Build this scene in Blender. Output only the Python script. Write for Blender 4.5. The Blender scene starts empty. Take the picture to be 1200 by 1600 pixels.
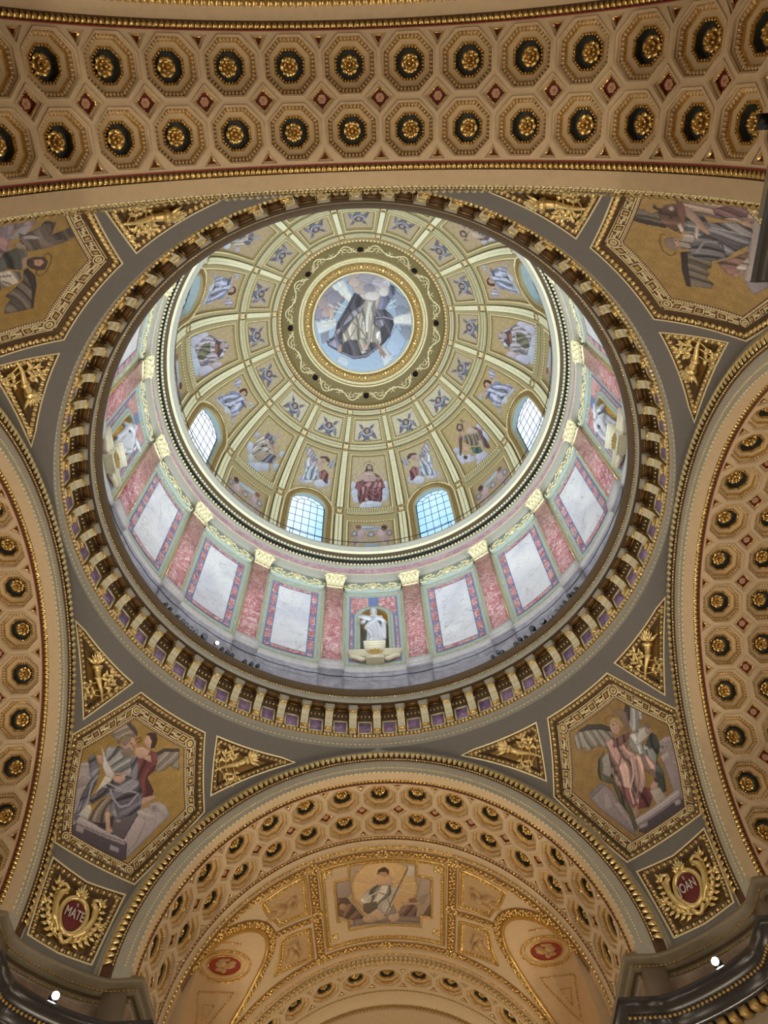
import bpy, math, random
import numpy as np
from mathutils import Vector, Matrix
from mathutils.geometry import delaunay_2d_cdt

random.seed(7)
np.random.seed(7)
R_ = np.radians
SC = bpy.context.scene
COL = SC.collection

# ------------------------------------------------------------------ camera
CAM_POS = (0.150, -11.525, 0.0)
PITCH, YAW, ROLL = R_(62.829), R_(1.813), R_(-3.793)
_fw = np.array([math.sin(YAW) * math.cos(PITCH), math.cos(YAW) * math.cos(PITCH), math.sin(PITCH)])
_rt = np.array([math.cos(YAW), -math.sin(YAW), 0.0])
_up = np.cross(_rt, _fw)
_r2 = math.cos(ROLL) * _rt + math.sin(ROLL) * _up
_u2 = -math.sin(ROLL) * _rt + math.cos(ROLL) * _up
cam = bpy.data.cameras.new('camera')
cam.sensor_fit = 'VERTICAL'
cam.sensor_height = 36.0
cam.sensor_width = 27.0
cam.lens = 36.0 * 1202.0 / 1600.0
cam.clip_start = 0.05
cam.clip_end = 400
camo = bpy.data.objects.new('camera', cam)
COL.objects.link(camo)
camo.matrix_world = Matrix(((_r2[0], _u2[0], -_fw[0], CAM_POS[0]), (_r2[1], _u2[1], -_fw[1], CAM_POS[1]),
                            (_r2[2], _u2[2], -_fw[2], CAM_POS[2]), (0, 0, 0, 1)))
SC.camera = camo

# ------------------------------------------------------------------ view, world
SC.view_settings.view_transform = 'Standard'
SC.view_settings.look = 'None'
SC.view_settings.gamma = 1.0
SC.view_settings.use_curve_mapping = False
SC.view_settings.exposure = 0.35

def s2l(c):
    c = np.asarray(c, float)
    return np.where(c <= 0.04045, c / 12.92, ((c + 0.055) / 1.055) ** 2.4)

def rgb(r, g, b):
    return tuple(float(v) for v in s2l(np.array([r, g, b]) / 255.0))

world = bpy.data.worlds.new('sky')
SC.world = world
world.use_nodes = True
wn, wl = world.node_tree.nodes, world.node_tree.links
wn.clear()
_o = wn.new('ShaderNodeOutputWorld')
_b = wn.new('ShaderNodeBackground')
_tc = wn.new('ShaderNodeTexCoord')
_n = wn.new('ShaderNodeTexNoise')
_n.inputs['Scale'].default_value = 5.0
_n.inputs['Detail'].default_value = 5.0
_cr = wn.new('ShaderNodeValToRGB')
_cr.color_ramp.elements[0].position = 0.36
_cr.color_ramp.elements[0].color = (*rgb(150, 196, 242), 1)
_cr.color_ramp.elements[1].position = 0.60
_cr.color_ramp.elements[1].color = (*rgb(236, 244, 252), 1)
wl.new(_tc.outputs['Generated'], _n.inputs['Vector'])
wl.new(_n.outputs['Fac'], _cr.inputs['Fac'])
wl.new(_cr.outputs['Color'], _b.inputs['Color'])
_b.inputs['Strength'].default_value = 1.3
wl.new(_b.outputs[0], _o.inputs['Surface'])

# ------------------------------------------------------------------ lamps
def lamp(name, kind, loc, power, color, size=0.3, aim=None, angle=100, blend=0.6):
    l = bpy.data.lights.new(name, kind)
    l.energy = power
    l.color = color
    if kind == 'AREA':
        l.shape = 'DISK'
        l.size = size
    else:
        l.shadow_soft_size = size
    if kind == 'SPOT':
        l.spot_size = R_(angle)
        l.spot_blend = blend
    o = bpy.data.objects.new(name, l)
    COL.objects.link(o)
    o.location = loc
    if aim is not None:
        d = Vector(aim) - Vector(loc)
        o.rotation_euler = d.to_track_quat('-Z', 'Y').to_euler()
    return o

WARM = (1.0, 0.86, 0.68)
NEUT = (1.0, 0.90, 0.76)
GLOW = (1.0, 0.76, 0.46)
COOL = (0.70, 0.86, 1.0)
# flood lamps standing on the ledge at the foot of the drum, shining up into the dome
for k in range(16):
    a = R_(22.5 * k + 11.25)
    lamp('dome_flood_light', 'SPOT', (9.35 * math.sin(a), 9.35 * math.cos(a), 25.0), 980, COOL, 0.2,
         (-4.5 * math.sin(a), -4.5 * math.cos(a), 38.0), 120, 0.8)
# warm lamps on the cornice of the four piers
for sx in (-1, 1):
    for sy in (-1, 1):
        lamp('pier_flood_light', 'SPOT', (sx * 7.9, sy * 7.9, 11.9), 520, NEUT, 0.08, (-sx * 3, -sy * 3, 22), 150, 0.8)
# unseen fill lights added low by the piers and in the arms for the vaults
for sx in (-1, 1):
    for sy in (-1, 1):
        lamp('pier_fill_light', 'POINT', (sx * 6.4, sy * 9.0, 5.0), 600 if sy < 0 else 560, WARM, 0.15)
        lamp('arm_fill_light', 'POINT', (sx * 6.2, sy * 13.2, 6.0), 330 if sy < 0 else 270, WARM, 0.15)
        lamp('side_arm_fill_light', 'POINT', (sx * 13.0, sy * 6.2, 6.0), 780, WARM, 0.15)
lamp('choir_fill_light', 'POINT', (-5.8, 17.0, 9.0), 380, GLOW, 0.15)  # added fill for the choir vault, no visible fixture
lamp('choir_fill_light', 'POINT', (5.8, 17.0, 9.0), 380, GLOW, 0.15)
lamp('lunette_fill_light', 'POINT', (-8.5, 16.2, 12.4), 90, GLOW, 0.15)  # added fill to brighten the lunette wall and web
lamp('lunette_fill_light', 'POINT', (8.5, 16.2, 12.4), 90, GLOW, 0.15)
lamp('apse_fill_light', 'POINT', (-4.5, 23.0, 11.0), 300, GLOW, 0.15)  # added fill for the far arch and apse, no visible fixture
lamp('apse_fill_light', 'POINT', (4.5, 23.0, 11.0), 300, GLOW, 0.15)

# ------------------------------------------------------------------ materials
MATS = {}

def mat(name, col, rough=0.6, metal=0.0, var=0.12, scale=6.0, bump=0.0, bscale=60.0, col2=None, spec=0.4):
    m = bpy.data.materials.new(name)
    m.use_nodes = True
    nt = m.node_tree
    b = nt.nodes['Principled BSDF']
    b.inputs['Roughness'].default_value = rough
    b.inputs['Metallic'].default_value = metal
    b.inputs['Specular IOR Level'].default_value = spec
    g = nt.nodes.new('ShaderNodeNewGeometry')
    n = nt.nodes.new('ShaderNodeTexNoise')
    n.inputs['Scale'].default_value = scale
    n.inputs['Detail'].default_value = 4
    nt.links.new(g.outputs['Position'], n.inputs['Vector'])
    r = nt.nodes.new('ShaderNodeValToRGB')
    c = np.array(col)
    lo, hi = (c * (1 - var), np.minimum(c * (1 + var), 1)) if col2 is None else (c, np.array(col2))
    r.color_ramp.elements[0].position = 0.3
    r.color_ramp.elements[1].position = 0.7
    r.color_ramp.elements[0].color = (*lo, 1)
    r.color_ramp.elements[1].color = (*hi, 1)
    nt.links.new(n.outputs['Fac'], r.inputs['Fac'])
    nt.links.new(r.outputs['Color'], b.inputs['Base Color'])
    if bump:
        n2 = nt.nodes.new('ShaderNodeTexNoise')
        n2.inputs['Scale'].default_value = bscale
        nt.links.new(g.outputs['Position'], n2.inputs['Vector'])
        bp = nt.nodes.new('ShaderNodeBump')
        bp.inputs['Strength'].default_value = bump
        bp.inputs['Distance'].default_value = 0.02
        nt.links.new(n2.outputs['Fac'], bp.inputs['Height'])
        nt.links.new(bp.outputs[0], b.inputs['Normal'])
    MATS[name] = m
    return m

def marble(name, base, vein, dark, scale=1.2, rough=0.3, veinw=0.035, cloud=0.5):
    """Polished marble: clouded ground with thin wandering veins."""
    m = bpy.data.materials.new(name)
    m.use_nodes = True
    nt = m.node_tree
    N, L = nt.nodes, nt.links
    b = N['Principled BSDF']
    b.inputs['Roughness'].default_value = rough
    b.inputs['Specular IOR Level'].default_value = 0.35
    g = N.new('ShaderNodeNewGeometry')
    n1 = N.new('ShaderNodeTexNoise')
    n1.inputs['Scale'].default_value = scale
    n1.inputs['Detail'].default_value = 6
    n1.inputs['Distortion'].default_value = 0.8
    L.new(g.outputs['Position'], n1.inputs['Vector'])
    r1 = N.new('ShaderNodeValToRGB')
    r1.color_ramp.elements[0].position = 0.5 - cloud * 0.3
    r1.color_ramp.elements[1].position = 0.5 + cloud * 0.3
    r1.color_ramp.elements[0].color = (*dark, 1)
    r1.color_ramp.elements[1].color = (*base, 1)
    L.new(n1.outputs['Fac'], r1.inputs['Fac'])
    n2 = N.new('ShaderNodeTexNoise')
    n2.inputs['Scale'].default_value = scale * 1.4
    n2.inputs['Detail'].default_value = 5
    n2.inputs['Distortion'].default_value = 2.2
    L.new(g.outputs['Position'], n2.inputs['Vector'])
    sb = N.new('ShaderNodeMath')
    sb.operation = 'SUBTRACT'
    sb.inputs[1].default_value = 0.5
    L.new(n2.outputs['Fac'], sb.inputs[0])
    ab = N.new('ShaderNodeMath')
    ab.operation = 'ABSOLUTE'
    L.new(sb.outputs[0], ab.inputs[0])
    r2 = N.new('ShaderNodeValToRGB')
    r2.color_ramp.elements[0].position = 0.0
    r2.color_ramp.elements[1].position = veinw
    r2.color_ramp.elements[0].color = (0.85, 0.85, 0.85, 1)
    r2.color_ramp.elements[1].color = (0, 0, 0, 1)
    L.new(ab.outputs[0], r2.inputs['Fac'])
    mx = N.new('ShaderNodeMix')
    mx.data_type = 'RGBA'
    L.new(r2.outputs['Color'], mx.inputs[0])
    L.new(r1.outputs['Color'], mx.inputs[6])
    mx.inputs[7].default_value = (*vein, 1)
    L.new(mx.outputs[2], b.inputs['Base Color'])
    MATS[name] = m
    return m

mat('plaster_tan', rgb(202, 178, 143), 0.65, var=0.05)
mat('plaster_ledge', rgb(190, 168, 132), 0.65, var=0.05)
mat('paint_grey', rgb(112, 108, 102), 0.6, var=0.05)
mat('paint_grey_light', rgb(168, 162, 145), 0.6, var=0.05)
mat('paint_green_grey', rgb(170, 180, 168), 0.55, var=0.05)
mat('paint_olive', rgb(128, 112, 70), 0.6, var=0.08)
mat('dome_ground', rgb(176, 158, 112), 0.6, var=0.06)
mat('guilloche_cream', rgb(226, 218, 178), 0.5, 0.15, var=0.06)
mat('gold', rgb(222, 186, 112), 0.27, 0.8, var=0.12, scale=14)
mat('gold_bright', rgb(234, 208, 144), 0.26, 0.7, var=0.1, scale=14)
mat('gold_pale', rgb(238, 224, 176), 0.42, 0.35, var=0.08, scale=14)
mat('gold_dull', rgb(166, 136, 82), 0.5, 0.5, var=0.2, scale=9)
mat('gold_ground', rgb(122, 92, 44), 0.4, 0.55, var=0.1, scale=20)
mat('egg_ground', rgb(140, 108, 70), 0.6, var=0.1)
mat('key_ground', rgb(96, 64, 44), 0.6, var=0.15)
mat('undercut_shade', rgb(84, 56, 32), 0.6, var=0.2)  # shade of the undercut gaps behind gilt ornament, put into the ground colour
mat('egg_tan', rgb(216, 186, 136), 0.42, 0.35, var=0.1)
mat('rose_dull', rgb(196, 150, 118), 0.5, 0.2, var=0.1)
mat('coffer_dark', rgb(58, 60, 52), 0.6, var=0.1)
mat('red_ground', rgb(100, 30, 28), 0.6, var=0.12)
mat('red_line', rgb(140, 50, 40), 0.6, var=0.08)
mat('soffit_brown', rgb(96, 66, 30), 0.6, var=0.15)
mat('soffit_dark', rgb(84, 64, 38), 0.6, var=0.12)
mat('console_cream', rgb(236, 226, 196), 0.5, 0.15, var=0.08, scale=20)
mat('bronze_dark', rgb(92, 76, 54), 0.5, 0.2, var=0.1)
mat('black_marble', rgb(50, 47, 44), 0.22, 0.0, var=0.12)
mat('guilloche_ground', rgb(170, 154, 108), 0.5, 0.2, var=0.1)
mat('cornice_bronze', rgb(126, 113, 90), 0.4, 0.1, var=0.08)
mat('stone_white', rgb(206, 204, 206), 0.55, var=0.04)
mat('stone_ledge', rgb(206, 200, 196), 0.5, var=0.08)
mat('relief_tan', rgb(186, 156, 112), 0.65, var=0.08)
mat('blue_line', rgb(112, 128, 168), 0.5, var=0.08)
mat('black_metal', rgb(26, 25, 24), 0.4, 0.3, var=0.05)
mat('black_gloss', rgb(20, 22, 24), 0.16, 0.0, var=0.05)
mat('lead', rgb(46, 50, 56), 0.5, 0.3, var=0.05)
mat('hole_black', rgb(8, 8, 8), 0.9, var=0.01)
mat('rail_iron', rgb(50, 50, 48), 0.5, 0.3, var=0.05)
mat('wood_cream', rgb(226, 204, 166), 0.6, var=0.06)
mat('floor_stone', rgb(112, 100, 84), 0.4, var=0.2, scale=2)
mat('wall_stone', rgb(124, 108, 88), 0.6, var=0.12, scale=2)
mat('letter_silver', rgb(222, 216, 206), 0.35, 0.3, var=0.03)
mat('shell_gold', rgb(222, 170, 78), 0.42, 0.45, var=0.12)
mat('black_lens', rgb(12, 12, 13), 0.2, 0.1, var=0.02)
marble('marble_pink', rgb(200, 136, 132), rgb(240, 216, 210), rgb(168, 98, 102), 1.5, veinw=0.045)
marble('marble_frieze', rgb(202, 158, 164), rgb(224, 204, 206), rgb(176, 128, 140), 1.4, veinw=0.03)
marble('marble_cream', rgb(236, 232, 230), rgb(170, 160, 154), rgb(208, 206, 212), 0.5, veinw=0.012)
marble('marble_grey', rgb(178, 174, 182), rgb(200, 197, 203), rgb(150, 145, 155), 2.2, veinw=0.02)
marble('marble_purple', rgb(158, 128, 168), rgb(186, 160, 186), rgb(104, 80, 118), 1.6)
marble('marble_brown', rgb(150, 126, 104), rgb(110, 88, 70), rgb(118, 98, 80), 0.9, veinw=0.02)

def glowing(name, col, strength):
    m = bpy.data.materials.new(name)
    m.use_nodes = True
    b = m.node_tree.nodes['Principled BSDF']
    b.inputs['Base Color'].default_value = (0.8, 0.8, 0.8, 1)
    b.inputs['Emission Color'].default_value = (*col, 1)
    b.inputs['Emission Strength'].default_value = strength
    MATS[name] = m

glowing('lamp_glow', (1.0, 0.93, 0.82), 30.0)

def glass():
    m = bpy.data.materials.new('window_glass')
    m.use_nodes = True
    N, L = m.node_tree.nodes, m.node_tree.links
    N.clear()
    o = N.new('ShaderNodeOutputMaterial')
    t = N.new('ShaderNodeBsdfTransparent')
    t.inputs['Color'].default_value = (0.93, 0.97, 1.0, 1)
    gl = N.new('ShaderNodeBsdfGlossy')
    gl.inputs['Roughness'].default_value = 0.08
    mx = N.new('ShaderNodeMixShader')
    mx.inputs[0].default_value = 0.06
    L.new(t.outputs[0], mx.inputs[1])
    L.new(gl.outputs[0], mx.inputs[2])
    L.new(mx.outputs[0], o.inputs['Surface'])
    MATS['window_glass'] = m

glass()

def picture_material():
    """Mosaic: tesserae colours stored on the mesh; alpha marks gilded glass."""
    m = bpy.data.materials.new('mosaic')
    m.use_nodes = True
    N, L = m.node_tree.nodes, m.node_tree.links
    b = N['Principled BSDF']
    at = N.new('ShaderNodeAttribute')
    at.attribute_name = 'Col'
    g = N.new('ShaderNodeNewGeometry')
    v = N.new('ShaderNodeTexVoronoi')
    v.inputs['Scale'].default_value = 22.0
    L.new(g.outputs['Position'], v.inputs['Vector'])
    bw = N.new('ShaderNodeRGBToBW')
    L.new(v.outputs['Color'], bw.inputs[0])
    mr = N.new('ShaderNodeMapRange')
    mr.inputs[3].default_value = 0.84
    mr.inputs[4].default_value = 1.16
    L.new(bw.outputs[0], mr.inputs[0])
    mx = N.new('ShaderNodeVectorMath')
    mx.operation = 'SCALE'
    L.new(at.outputs['Color'], mx.inputs[0])
    L.new(mr.outputs[0], mx.inputs['Scale'])
    L.new(mx.outputs[0], b.inputs['Base Color'])
    me = N.new('ShaderNodeMath')
    me.operation = 'MULTIPLY'
    me.inputs[1].default_value = 0.5
    L.new(at.outputs['Alpha'], me.inputs[0])
    L.new(me.outputs[0], b.inputs['Metallic'])
    ro = N.new('ShaderNodeMapRange')
    ro.inputs[3].default_value = 0.55
    ro.inputs[4].default_value = 0.36
    L.new(at.outputs['Alpha'], ro.inputs[0])
    L.new(ro.outputs[0], b.inputs['Roughness'])
    bp = N.new('ShaderNodeBump')
    bp.inputs['Strength'].default_value = 0.25
    bp.inputs['Distance'].default_value = 0.02
    L.new(bw.outputs[0], bp.inputs['Height'])
    L.new(bp.outputs[0], b.inputs['Normal'])
    MATS['mosaic'] = m

picture_material()

# ------------------------------------------------------------------ mesh helpers
class MB:
    """Collects vertices and faces (uniform-size face arrays) with a material index each."""
    def __init__(self):
        self.V, self.F, self.n = [], [], 0

    def add(self, V, F, mi=0):
        V = np.asarray(V, float).reshape(-1, 3)
        if isinstance(F, np.ndarray):
            self.F.append((F + self.n, mi))
        else:
            by = {}
            for f in F:
                by.setdefault(len(f), []).append(f)
            for fs in by.values():
                self.F.append((np.array(fs, int) + self.n, mi))
        self.V.append(V)
        self.n += len(V)
        return self

    def addp(self, VF, mi=0):
        return self.add(VF[0], VF[1], mi)

    def mesh(self, name, mats, smooth=False):
        V = np.concatenate(self.V) if self.V else np.zeros((0, 3))
        me = bpy.data.meshes.new(name)
        sizes = np.concatenate([np.full(len(f), f.shape[1]) for f, _ in self.F])
        loops = np.concatenate([f.ravel() for f, _ in self.F])
        mi = np.concatenate([np.full(len(f), m) for f, m in self.F])
        me.vertices.add(len(V))
        me.vertices.foreach_set('co', V.ravel())
        me.loops.add(len(loops))
        me.loops.foreach_set('vertex_index', loops.astype(np.int32))
        me.polygons.add(len(sizes))
        st = np.r_[0, np.cumsum(sizes)[:-1]]
        me.polygons.foreach_set('loop_start', st.astype(np.int32))
        me.polygons.foreach_set('loop_total', sizes.astype(np.int32))
        for m in ([mats] if isinstance(mats, str) else mats):
            me.materials.append(MATS[m])
        me.polygons.foreach_set('material_index', mi.astype(np.int32))
        if smooth:
            me.polygons.foreach_set('use_smooth', np.ones(len(sizes), bool))
        me.update(calc_edges=True)
        return me

def new(name, data=None, parent=None, loc=None, rot=None, M=None, kind=None, label=None, cat=None, group=None):
    o = bpy.data.objects.new(name, data)
    COL.objects.link(o)
    if parent is not None:
        o.parent = parent
    if M is not None:
        o.matrix_local = M
    else:
        if loc is not None:
            o.location = loc
        if rot is not None:
            o.rotation_euler = rot
    if kind:
        o['kind'] = kind
    if label:
        o['label'] = label
    if cat:
        o['category'] = cat
    if group:
        o['group'] = group
    return o

def frameM(o, X, Y, Z):
    return Matrix(((X[0], Y[0], Z[0], o[0]), (X[1], Y[1], Z[1], o[1]), (X[2], Y[2], Z[2], o[2]), (0, 0, 0, 1)))

def grid_faces(n, m, wrap_n=False, wrap_m=False):
    i = np.arange(n if wrap_n else n - 1)
    j = np.arange(m if wrap_m else m - 1)
    I, J = np.meshgrid(i, j, indexing='ij')
    I2, J2 = (I + 1) % n, (J + 1) % m
    return np.stack([I * m + J, I2 * m + J, I2 * m + J2, I * m + J2], -1).reshape(-1, 4)

def box(x0, x1, y0, y1, z0, z1):
    V = np.array([(x, y, z) for x in (x0, x1) for y in (y0, y1) for z in (z0, z1)], float)
    F = np.array([(0, 1, 3, 2), (4, 6, 7, 5), (0, 4, 5, 1), (2, 3, 7, 6), (0, 2, 6, 4), (1, 5, 7, 3)])
    return V, F

def ball(rx, ry, rz, n=6, m=3, half=False):
    """Low ellipsoid, flattened pole caps; half keeps the +z side."""
    th = np.linspace(0, np.pi / 2 if half else np.pi, m + 1)
    V, F = [(0, 0, rz)], []
    for t in th[1:(None if half else -1)]:
        for k in range(n):
            a = 2 * np.pi * k / n
            V.append((rx * np.sin(t) * np.cos(a), ry * np.sin(t) * np.sin(a), rz * np.cos(t)))
    rows = (len(V) - 1) // n
    for k in range(n):
        F.append((0, 1 + k, 1 + (k + 1) % n))
    for r in range(rows - 1):
        for k in range(n):
            a, b = 1 + r * n + k, 1 + r * n + (k + 1) % n
            F.append((a, a + n, b + n, b))
    if not half:
        V.append((0, 0, -rz))
        for k in range(n):
            F.append((1 + (rows - 1) * n + k, len(V) - 1, 1 + (rows - 1) * n + (k + 1) % n))
    return np.array(V), F

def arr(unit, O, X, Y, Z):
    """Copies of a unit (V,F) at origins O with axes X,Y,Z (N,3); all one geometry."""
    V, F = unit
    O, X, Y, Z = (np.asarray(a, float) for a in (O, X, Y, Z))
    W = O[:, None] + V[None, :, 0:1] * X[:, None] + V[None, :, 1:2] * Y[:, None] + V[None, :, 2:3] * Z[:, None]
    n, k = len(O), len(V)
    out = []
    by = {}
    for f in (F.tolist() if isinstance(F, np.ndarray) else F):
        by.setdefault(len(f), []).append(f)
    for fs in by.values():
        a = np.array(fs, int)
        out.append((a[None] + (np.arange(n) * k)[:, None, None]).reshape(-1, a.shape[1]))
    return W.reshape(-1, 3), out

def add_arr(mb, unit, O, X, Y, Z, mi=0):
    W, Fs = arr(unit, O, X, Y, Z)
    base = mb.n
    mb.V.append(W)
    mb.n += len(W)
    for f in Fs:
        mb.F.append((f + base, mi))

def sweep(P, N, B, prof, closed=False, pclosed=False):
    """Profile points (n,b) carried along P with axes N,B."""
    P, N, B, prof = (np.asarray(a, float) for a in (P, N, B, prof))
    V = P[:, None] + prof[None, :, 0:1] * N[:, None] + prof[None, :, 1:2] * B[:, None]
    return V.reshape(-1, 3), grid_faces(len(P), len(prof), closed, pclosed)

def tube(P, r, n=6, closed=False):
    P = np.asarray(P, float)
    T = np.gradient(P, axis=0)
    if closed:
        T = np.roll(P, -1, 0) - np.roll(P, 1, 0)
    T /= np.linalg.norm(T, axis=1)[:, None] + 1e-12
    ref = np.array([0.0, 0, 1]) if abs(T[:, 2]).mean() < 0.8 else np.array([1.0, 0, 0])
    N = np.cross(T, ref)
    N /= np.linalg.norm(N, axis=1)[:, None] + 1e-12
    B = np.cross(T, N)
    a = np.linspace(0, 2 * np.pi, n, endpoint=False)
    rr = np.broadcast_to(np.asarray(r, float), (len(P),))
    V = P[:, None] + rr[:, None, None] * (np.cos(a)[None, :, None] * N[:, None] + np.sin(a)[None, :, None] * B[:, None])
    V = V.reshape(-1, 3)
    F = grid_faces(len(P), n, closed, True).tolist()
    if not closed:
        F.append(tuple(range(n)))
        F.append(tuple(range(len(V) - 1, len(V) - n - 1, -1)))
    return V, F

def revolve(prof, n=192, a0=0.0, a1=360.0):
    prof = np.asarray(prof, float)
    full = abs(a1 - a0 - 360) < 1e-6
    a = R_(np.linspace(a0, a1, n, endpoint=not full))
    V = np.stack([prof[None, :, 0] * np.sin(a)[:, None], prof[None, :, 0] * np.cos(a)[:, None],
                  np.broadcast_to(prof[None, :, 1], (len(a), len(prof)))], -1)
    return V.reshape(-1, 3), grid_faces(len(a), len(prof), full, False)

def ringf(phi_deg, r, z):
    """Origins and axes on a horizontal ring: X along it, Y inward, Z up."""
    a = R_(np.asarray(phi_deg, float))
    s, c, o = np.sin(a), np.cos(a), np.zeros_like(a)
    return (np.stack([r * s, r * c, o + z], 1), np.stack([-c, s, o], 1), np.stack([-s, -c, o], 1), np.stack([o, o, o + 1], 1))

def ringM(phi, r, z):
    O, X, Y, Z = ringf([phi], r, z)
    return frameM(O[0], X[0], Y[0], Z[0])

def densify(poly, step, closed=True):
    out = []
    P = np.asarray(poly, float)
    for i in range(len(P) if closed else len(P) - 1):
        a, b = P[i], P[(i + 1) % len(P)]
        n = max(1, int(math.ceil(np.linalg.norm(b - a) / step)))
        for k in range(n):
            out.append(a + (b - a) * k / n)
    if not closed:
        out.append(P[-1])
    return np.array(out)

def pip(P, poly):
    P = np.asarray(P, float)
    poly = np.asarray(poly, float)
    x, y = P[:, 0], P[:, 1]
    ins = np.zeros(len(P), bool)
    j = len(poly) - 1
    for i in range(len(poly)):
        xi, yi, xj, yj = poly[i, 0], poly[i, 1], poly[j, 0], poly[j, 1]
        if yi != yj:
            ins ^= ((yi > y) != (yj > y)) & (x < (xj - xi) * (y - yi) / (yj - yi) + xi)
        j = i
    return ins

def edge_dist(P, poly, closed=True):
    P = np.asarray(P, float)
    poly = np.asarray(poly, float)
    d = np.full(len(P), 1e9)
    n = len(poly)
    for i in range(n if closed else n - 1):
        a, b = poly[i], poly[(i + 1) % n]
        ab = b - a
        t = np.clip(((P - a) @ ab) / (ab @ ab + 1e-12), 0, 1)
        d = np.minimum(d, np.hypot(*(P - a - t[:, None] * ab).T))
    return d

def region(outer, holes=(), step=0.3, grid=None):
    """Triangulated 2-D region with holes; boundary densified by step, inner points every grid."""
    loops = [densify(outer, step)] + [densify(h, step) for h in holes]
    pts, edges = [], []
    for l in loops:
        b = len(pts)
        pts += [Vector(p) for p in l]
        edges += [(b + i, b + (i + 1) % len(l)) for i in range(len(l))]
    g = grid or step
    lo, hi = loops[0].min(0), loops[0].max(0)
    gx, gy = np.meshgrid(np.arange(lo[0] + g * .5, hi[0], g), np.arange(lo[1] + g * .5, hi[1], g))
    G = np.stack([gx.ravel(), gy.ravel()], 1)
    if len(G):
        k = pip(G, loops[0])
        for h in loops[1:]:
            k &= ~pip(G, h)
        G = G[k]
        for l in loops:
            if len(G):
                G = G[edge_dist(G, l) > g * 0.35]
        pts += [Vector(p) for p in G]
    vo, _, fo, _, _, _ = delaunay_2d_cdt(pts, edges, [], 0, 1e-6)
    V = np.array([(v.x, v.y) for v in vo])
    F = np.array([f for f in fo if len(f) == 3], int)
    c = V[F].mean(1)
    k = pip(c, loops[0])
    for h in loops[1:]:
        k &= ~pip(c, h)
    return V, F[k], loops

def map_region(mb, fn, outer, holes=(), step=0.3, grid=None, off=0.0, walls=None, mi=0, wmi=None):
    """Adds region mapped by fn(u,v,off); walls=depth adds side walls round the holes."""
    V, F, loops = region(outer, holes, step, grid)
    mb.add(fn(V[:, 0], V[:, 1], np.full(len(V), off)), F, mi)
    if walls is not None:
        for l in loops[1:]:
            a = fn(l[:, 0], l[:, 1], np.full(len(l), off))
            b = fn(l[:, 0], l[:, 1], np.full(len(l), walls))
            W = np.concatenate([a, b])
            n = len(l)
            mb.add(W, np.array([(i, (i + 1) % n, n + (i + 1) % n, n + i) for i in range(n)]), mi if wmi is None else wmi)

def offset_poly(P, d):
    """Inward offset of a convex polygon."""
    P = np.asarray(P, float)
    n = len(P)
    area = 0.5 * sum(P[i, 0] * P[(i + 1) % n, 1] - P[(i + 1) % n, 0] * P[i, 1] for i in range(n))
    s = 1 if area > 0 else -1
    out = []
    for i in range(n):
        a, b, c = P[i - 1], P[i], P[(i + 1) % n]
        e1, e2 = (b - a) / np.linalg.norm(b - a), (c - b) / np.linalg.norm(c - b)
        n1, n2 = s * np.array([-e1[1], e1[0]]), s * np.array([-e2[1], e2[0]])
        k = n1 + n2
        out.append(b + k * d / max(0.2, (1 + n1 @ n2)))
    return np.array(out)

def resample(P, step, closed=False):
    P = np.asarray(P, float)
    Q = np.vstack([P, P[:1]]) if closed else P
    t = np.r_[0, np.cumsum(np.linalg.norm(np.diff(Q, axis=0), axis=1))]
    n = max(2, int(round(t[-1] / step)))
    s = (np.arange(n) + 0.5) * t[-1] / n
    return np.stack([np.interp(s, t, Q[:, k]) for k in range(Q.shape[1])], 1), np.stack(
        [np.interp(np.minimum(s + 1e-3, t[-1]), t, Q[:, k]) - np.interp(s - 1e-3, t, Q[:, k]) for k in range(Q.shape[1])], 1)

def unitv(A):
    return A / (np.linalg.norm(A, axis=-1, keepdims=True) + 1e-12)

def string3(mb, fn, path2, step, unit, off=0.0, closed=False, mi=0, eps=0.02):
    """Ornament units along a 2-D path lying on the mapped surface fn; unit x along the path, y across, z out of the surface (into the room)."""
    P, T = resample(path2, step, closed)
    T = unitv(T)
    z = np.full(len(P), off)
    O = fn(P[:, 0], P[:, 1], z)
    X = unitv(fn(P[:, 0] + T[:, 0] * eps, P[:, 1] + T[:, 1] * eps, z) - O)
    Zi = unitv(O - fn(P[:, 0], P[:, 1], z + 0.05))      # positive off goes away from the room
    Y = np.cross(Zi, X)
    add_arr(mb, unit, O, X, Y, Zi, mi)

def ribbon(mb, fn, path2, w, h, off=0.0, closed=False, mi=0, dens=0.25):
    """Raised flat strip of width w and height h along a 2-D path on the surface."""
    P = np.asarray(path2, float)
    Q = densify(P, dens, closed)
    T = (np.roll(Q, -1, 0) - np.roll(Q, 1, 0)) if closed else np.gradient(Q, axis=0)
    T = unitv(T)
    Nn = np.stack([-T[:, 1], T[:, 0]], 1) * w / 2
    a, b = Q + Nn, Q - Nn
    o0, o1 = np.full(len(Q), off), np.full(len(Q), off - h)
    S = np.stack([fn(a[:, 0], a[:, 1], o0), fn(a[:, 0], a[:, 1], o1), fn(b[:, 0], b[:, 1], o1), fn(b[:, 0], b[:, 1], o0)], 1)
    mb.add(S.reshape(-1, 3), grid_faces(len(Q), 4, closed, False), mi)

BEAD = ball(0.5, 0.5, 0.5, 6, 4)
HBEAD = ball(0.5, 0.5, 0.5, 6, 2, True)
def scaled(u, sx, sy, sz):
    return u[0] * np.array([sx, sy, sz]), u[1]
# ================================================================== the setting
ZS = 13.639          # springing height of the arches above the eye
RV = 7.24            # radius of the vault soffits
RA = 8.13            # outer radius of the arch mouldings
RS = 13.0            # radius of the pendentive sphere
CELL = 360.0 / 33.0  # angular pitch of the coffers

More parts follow.
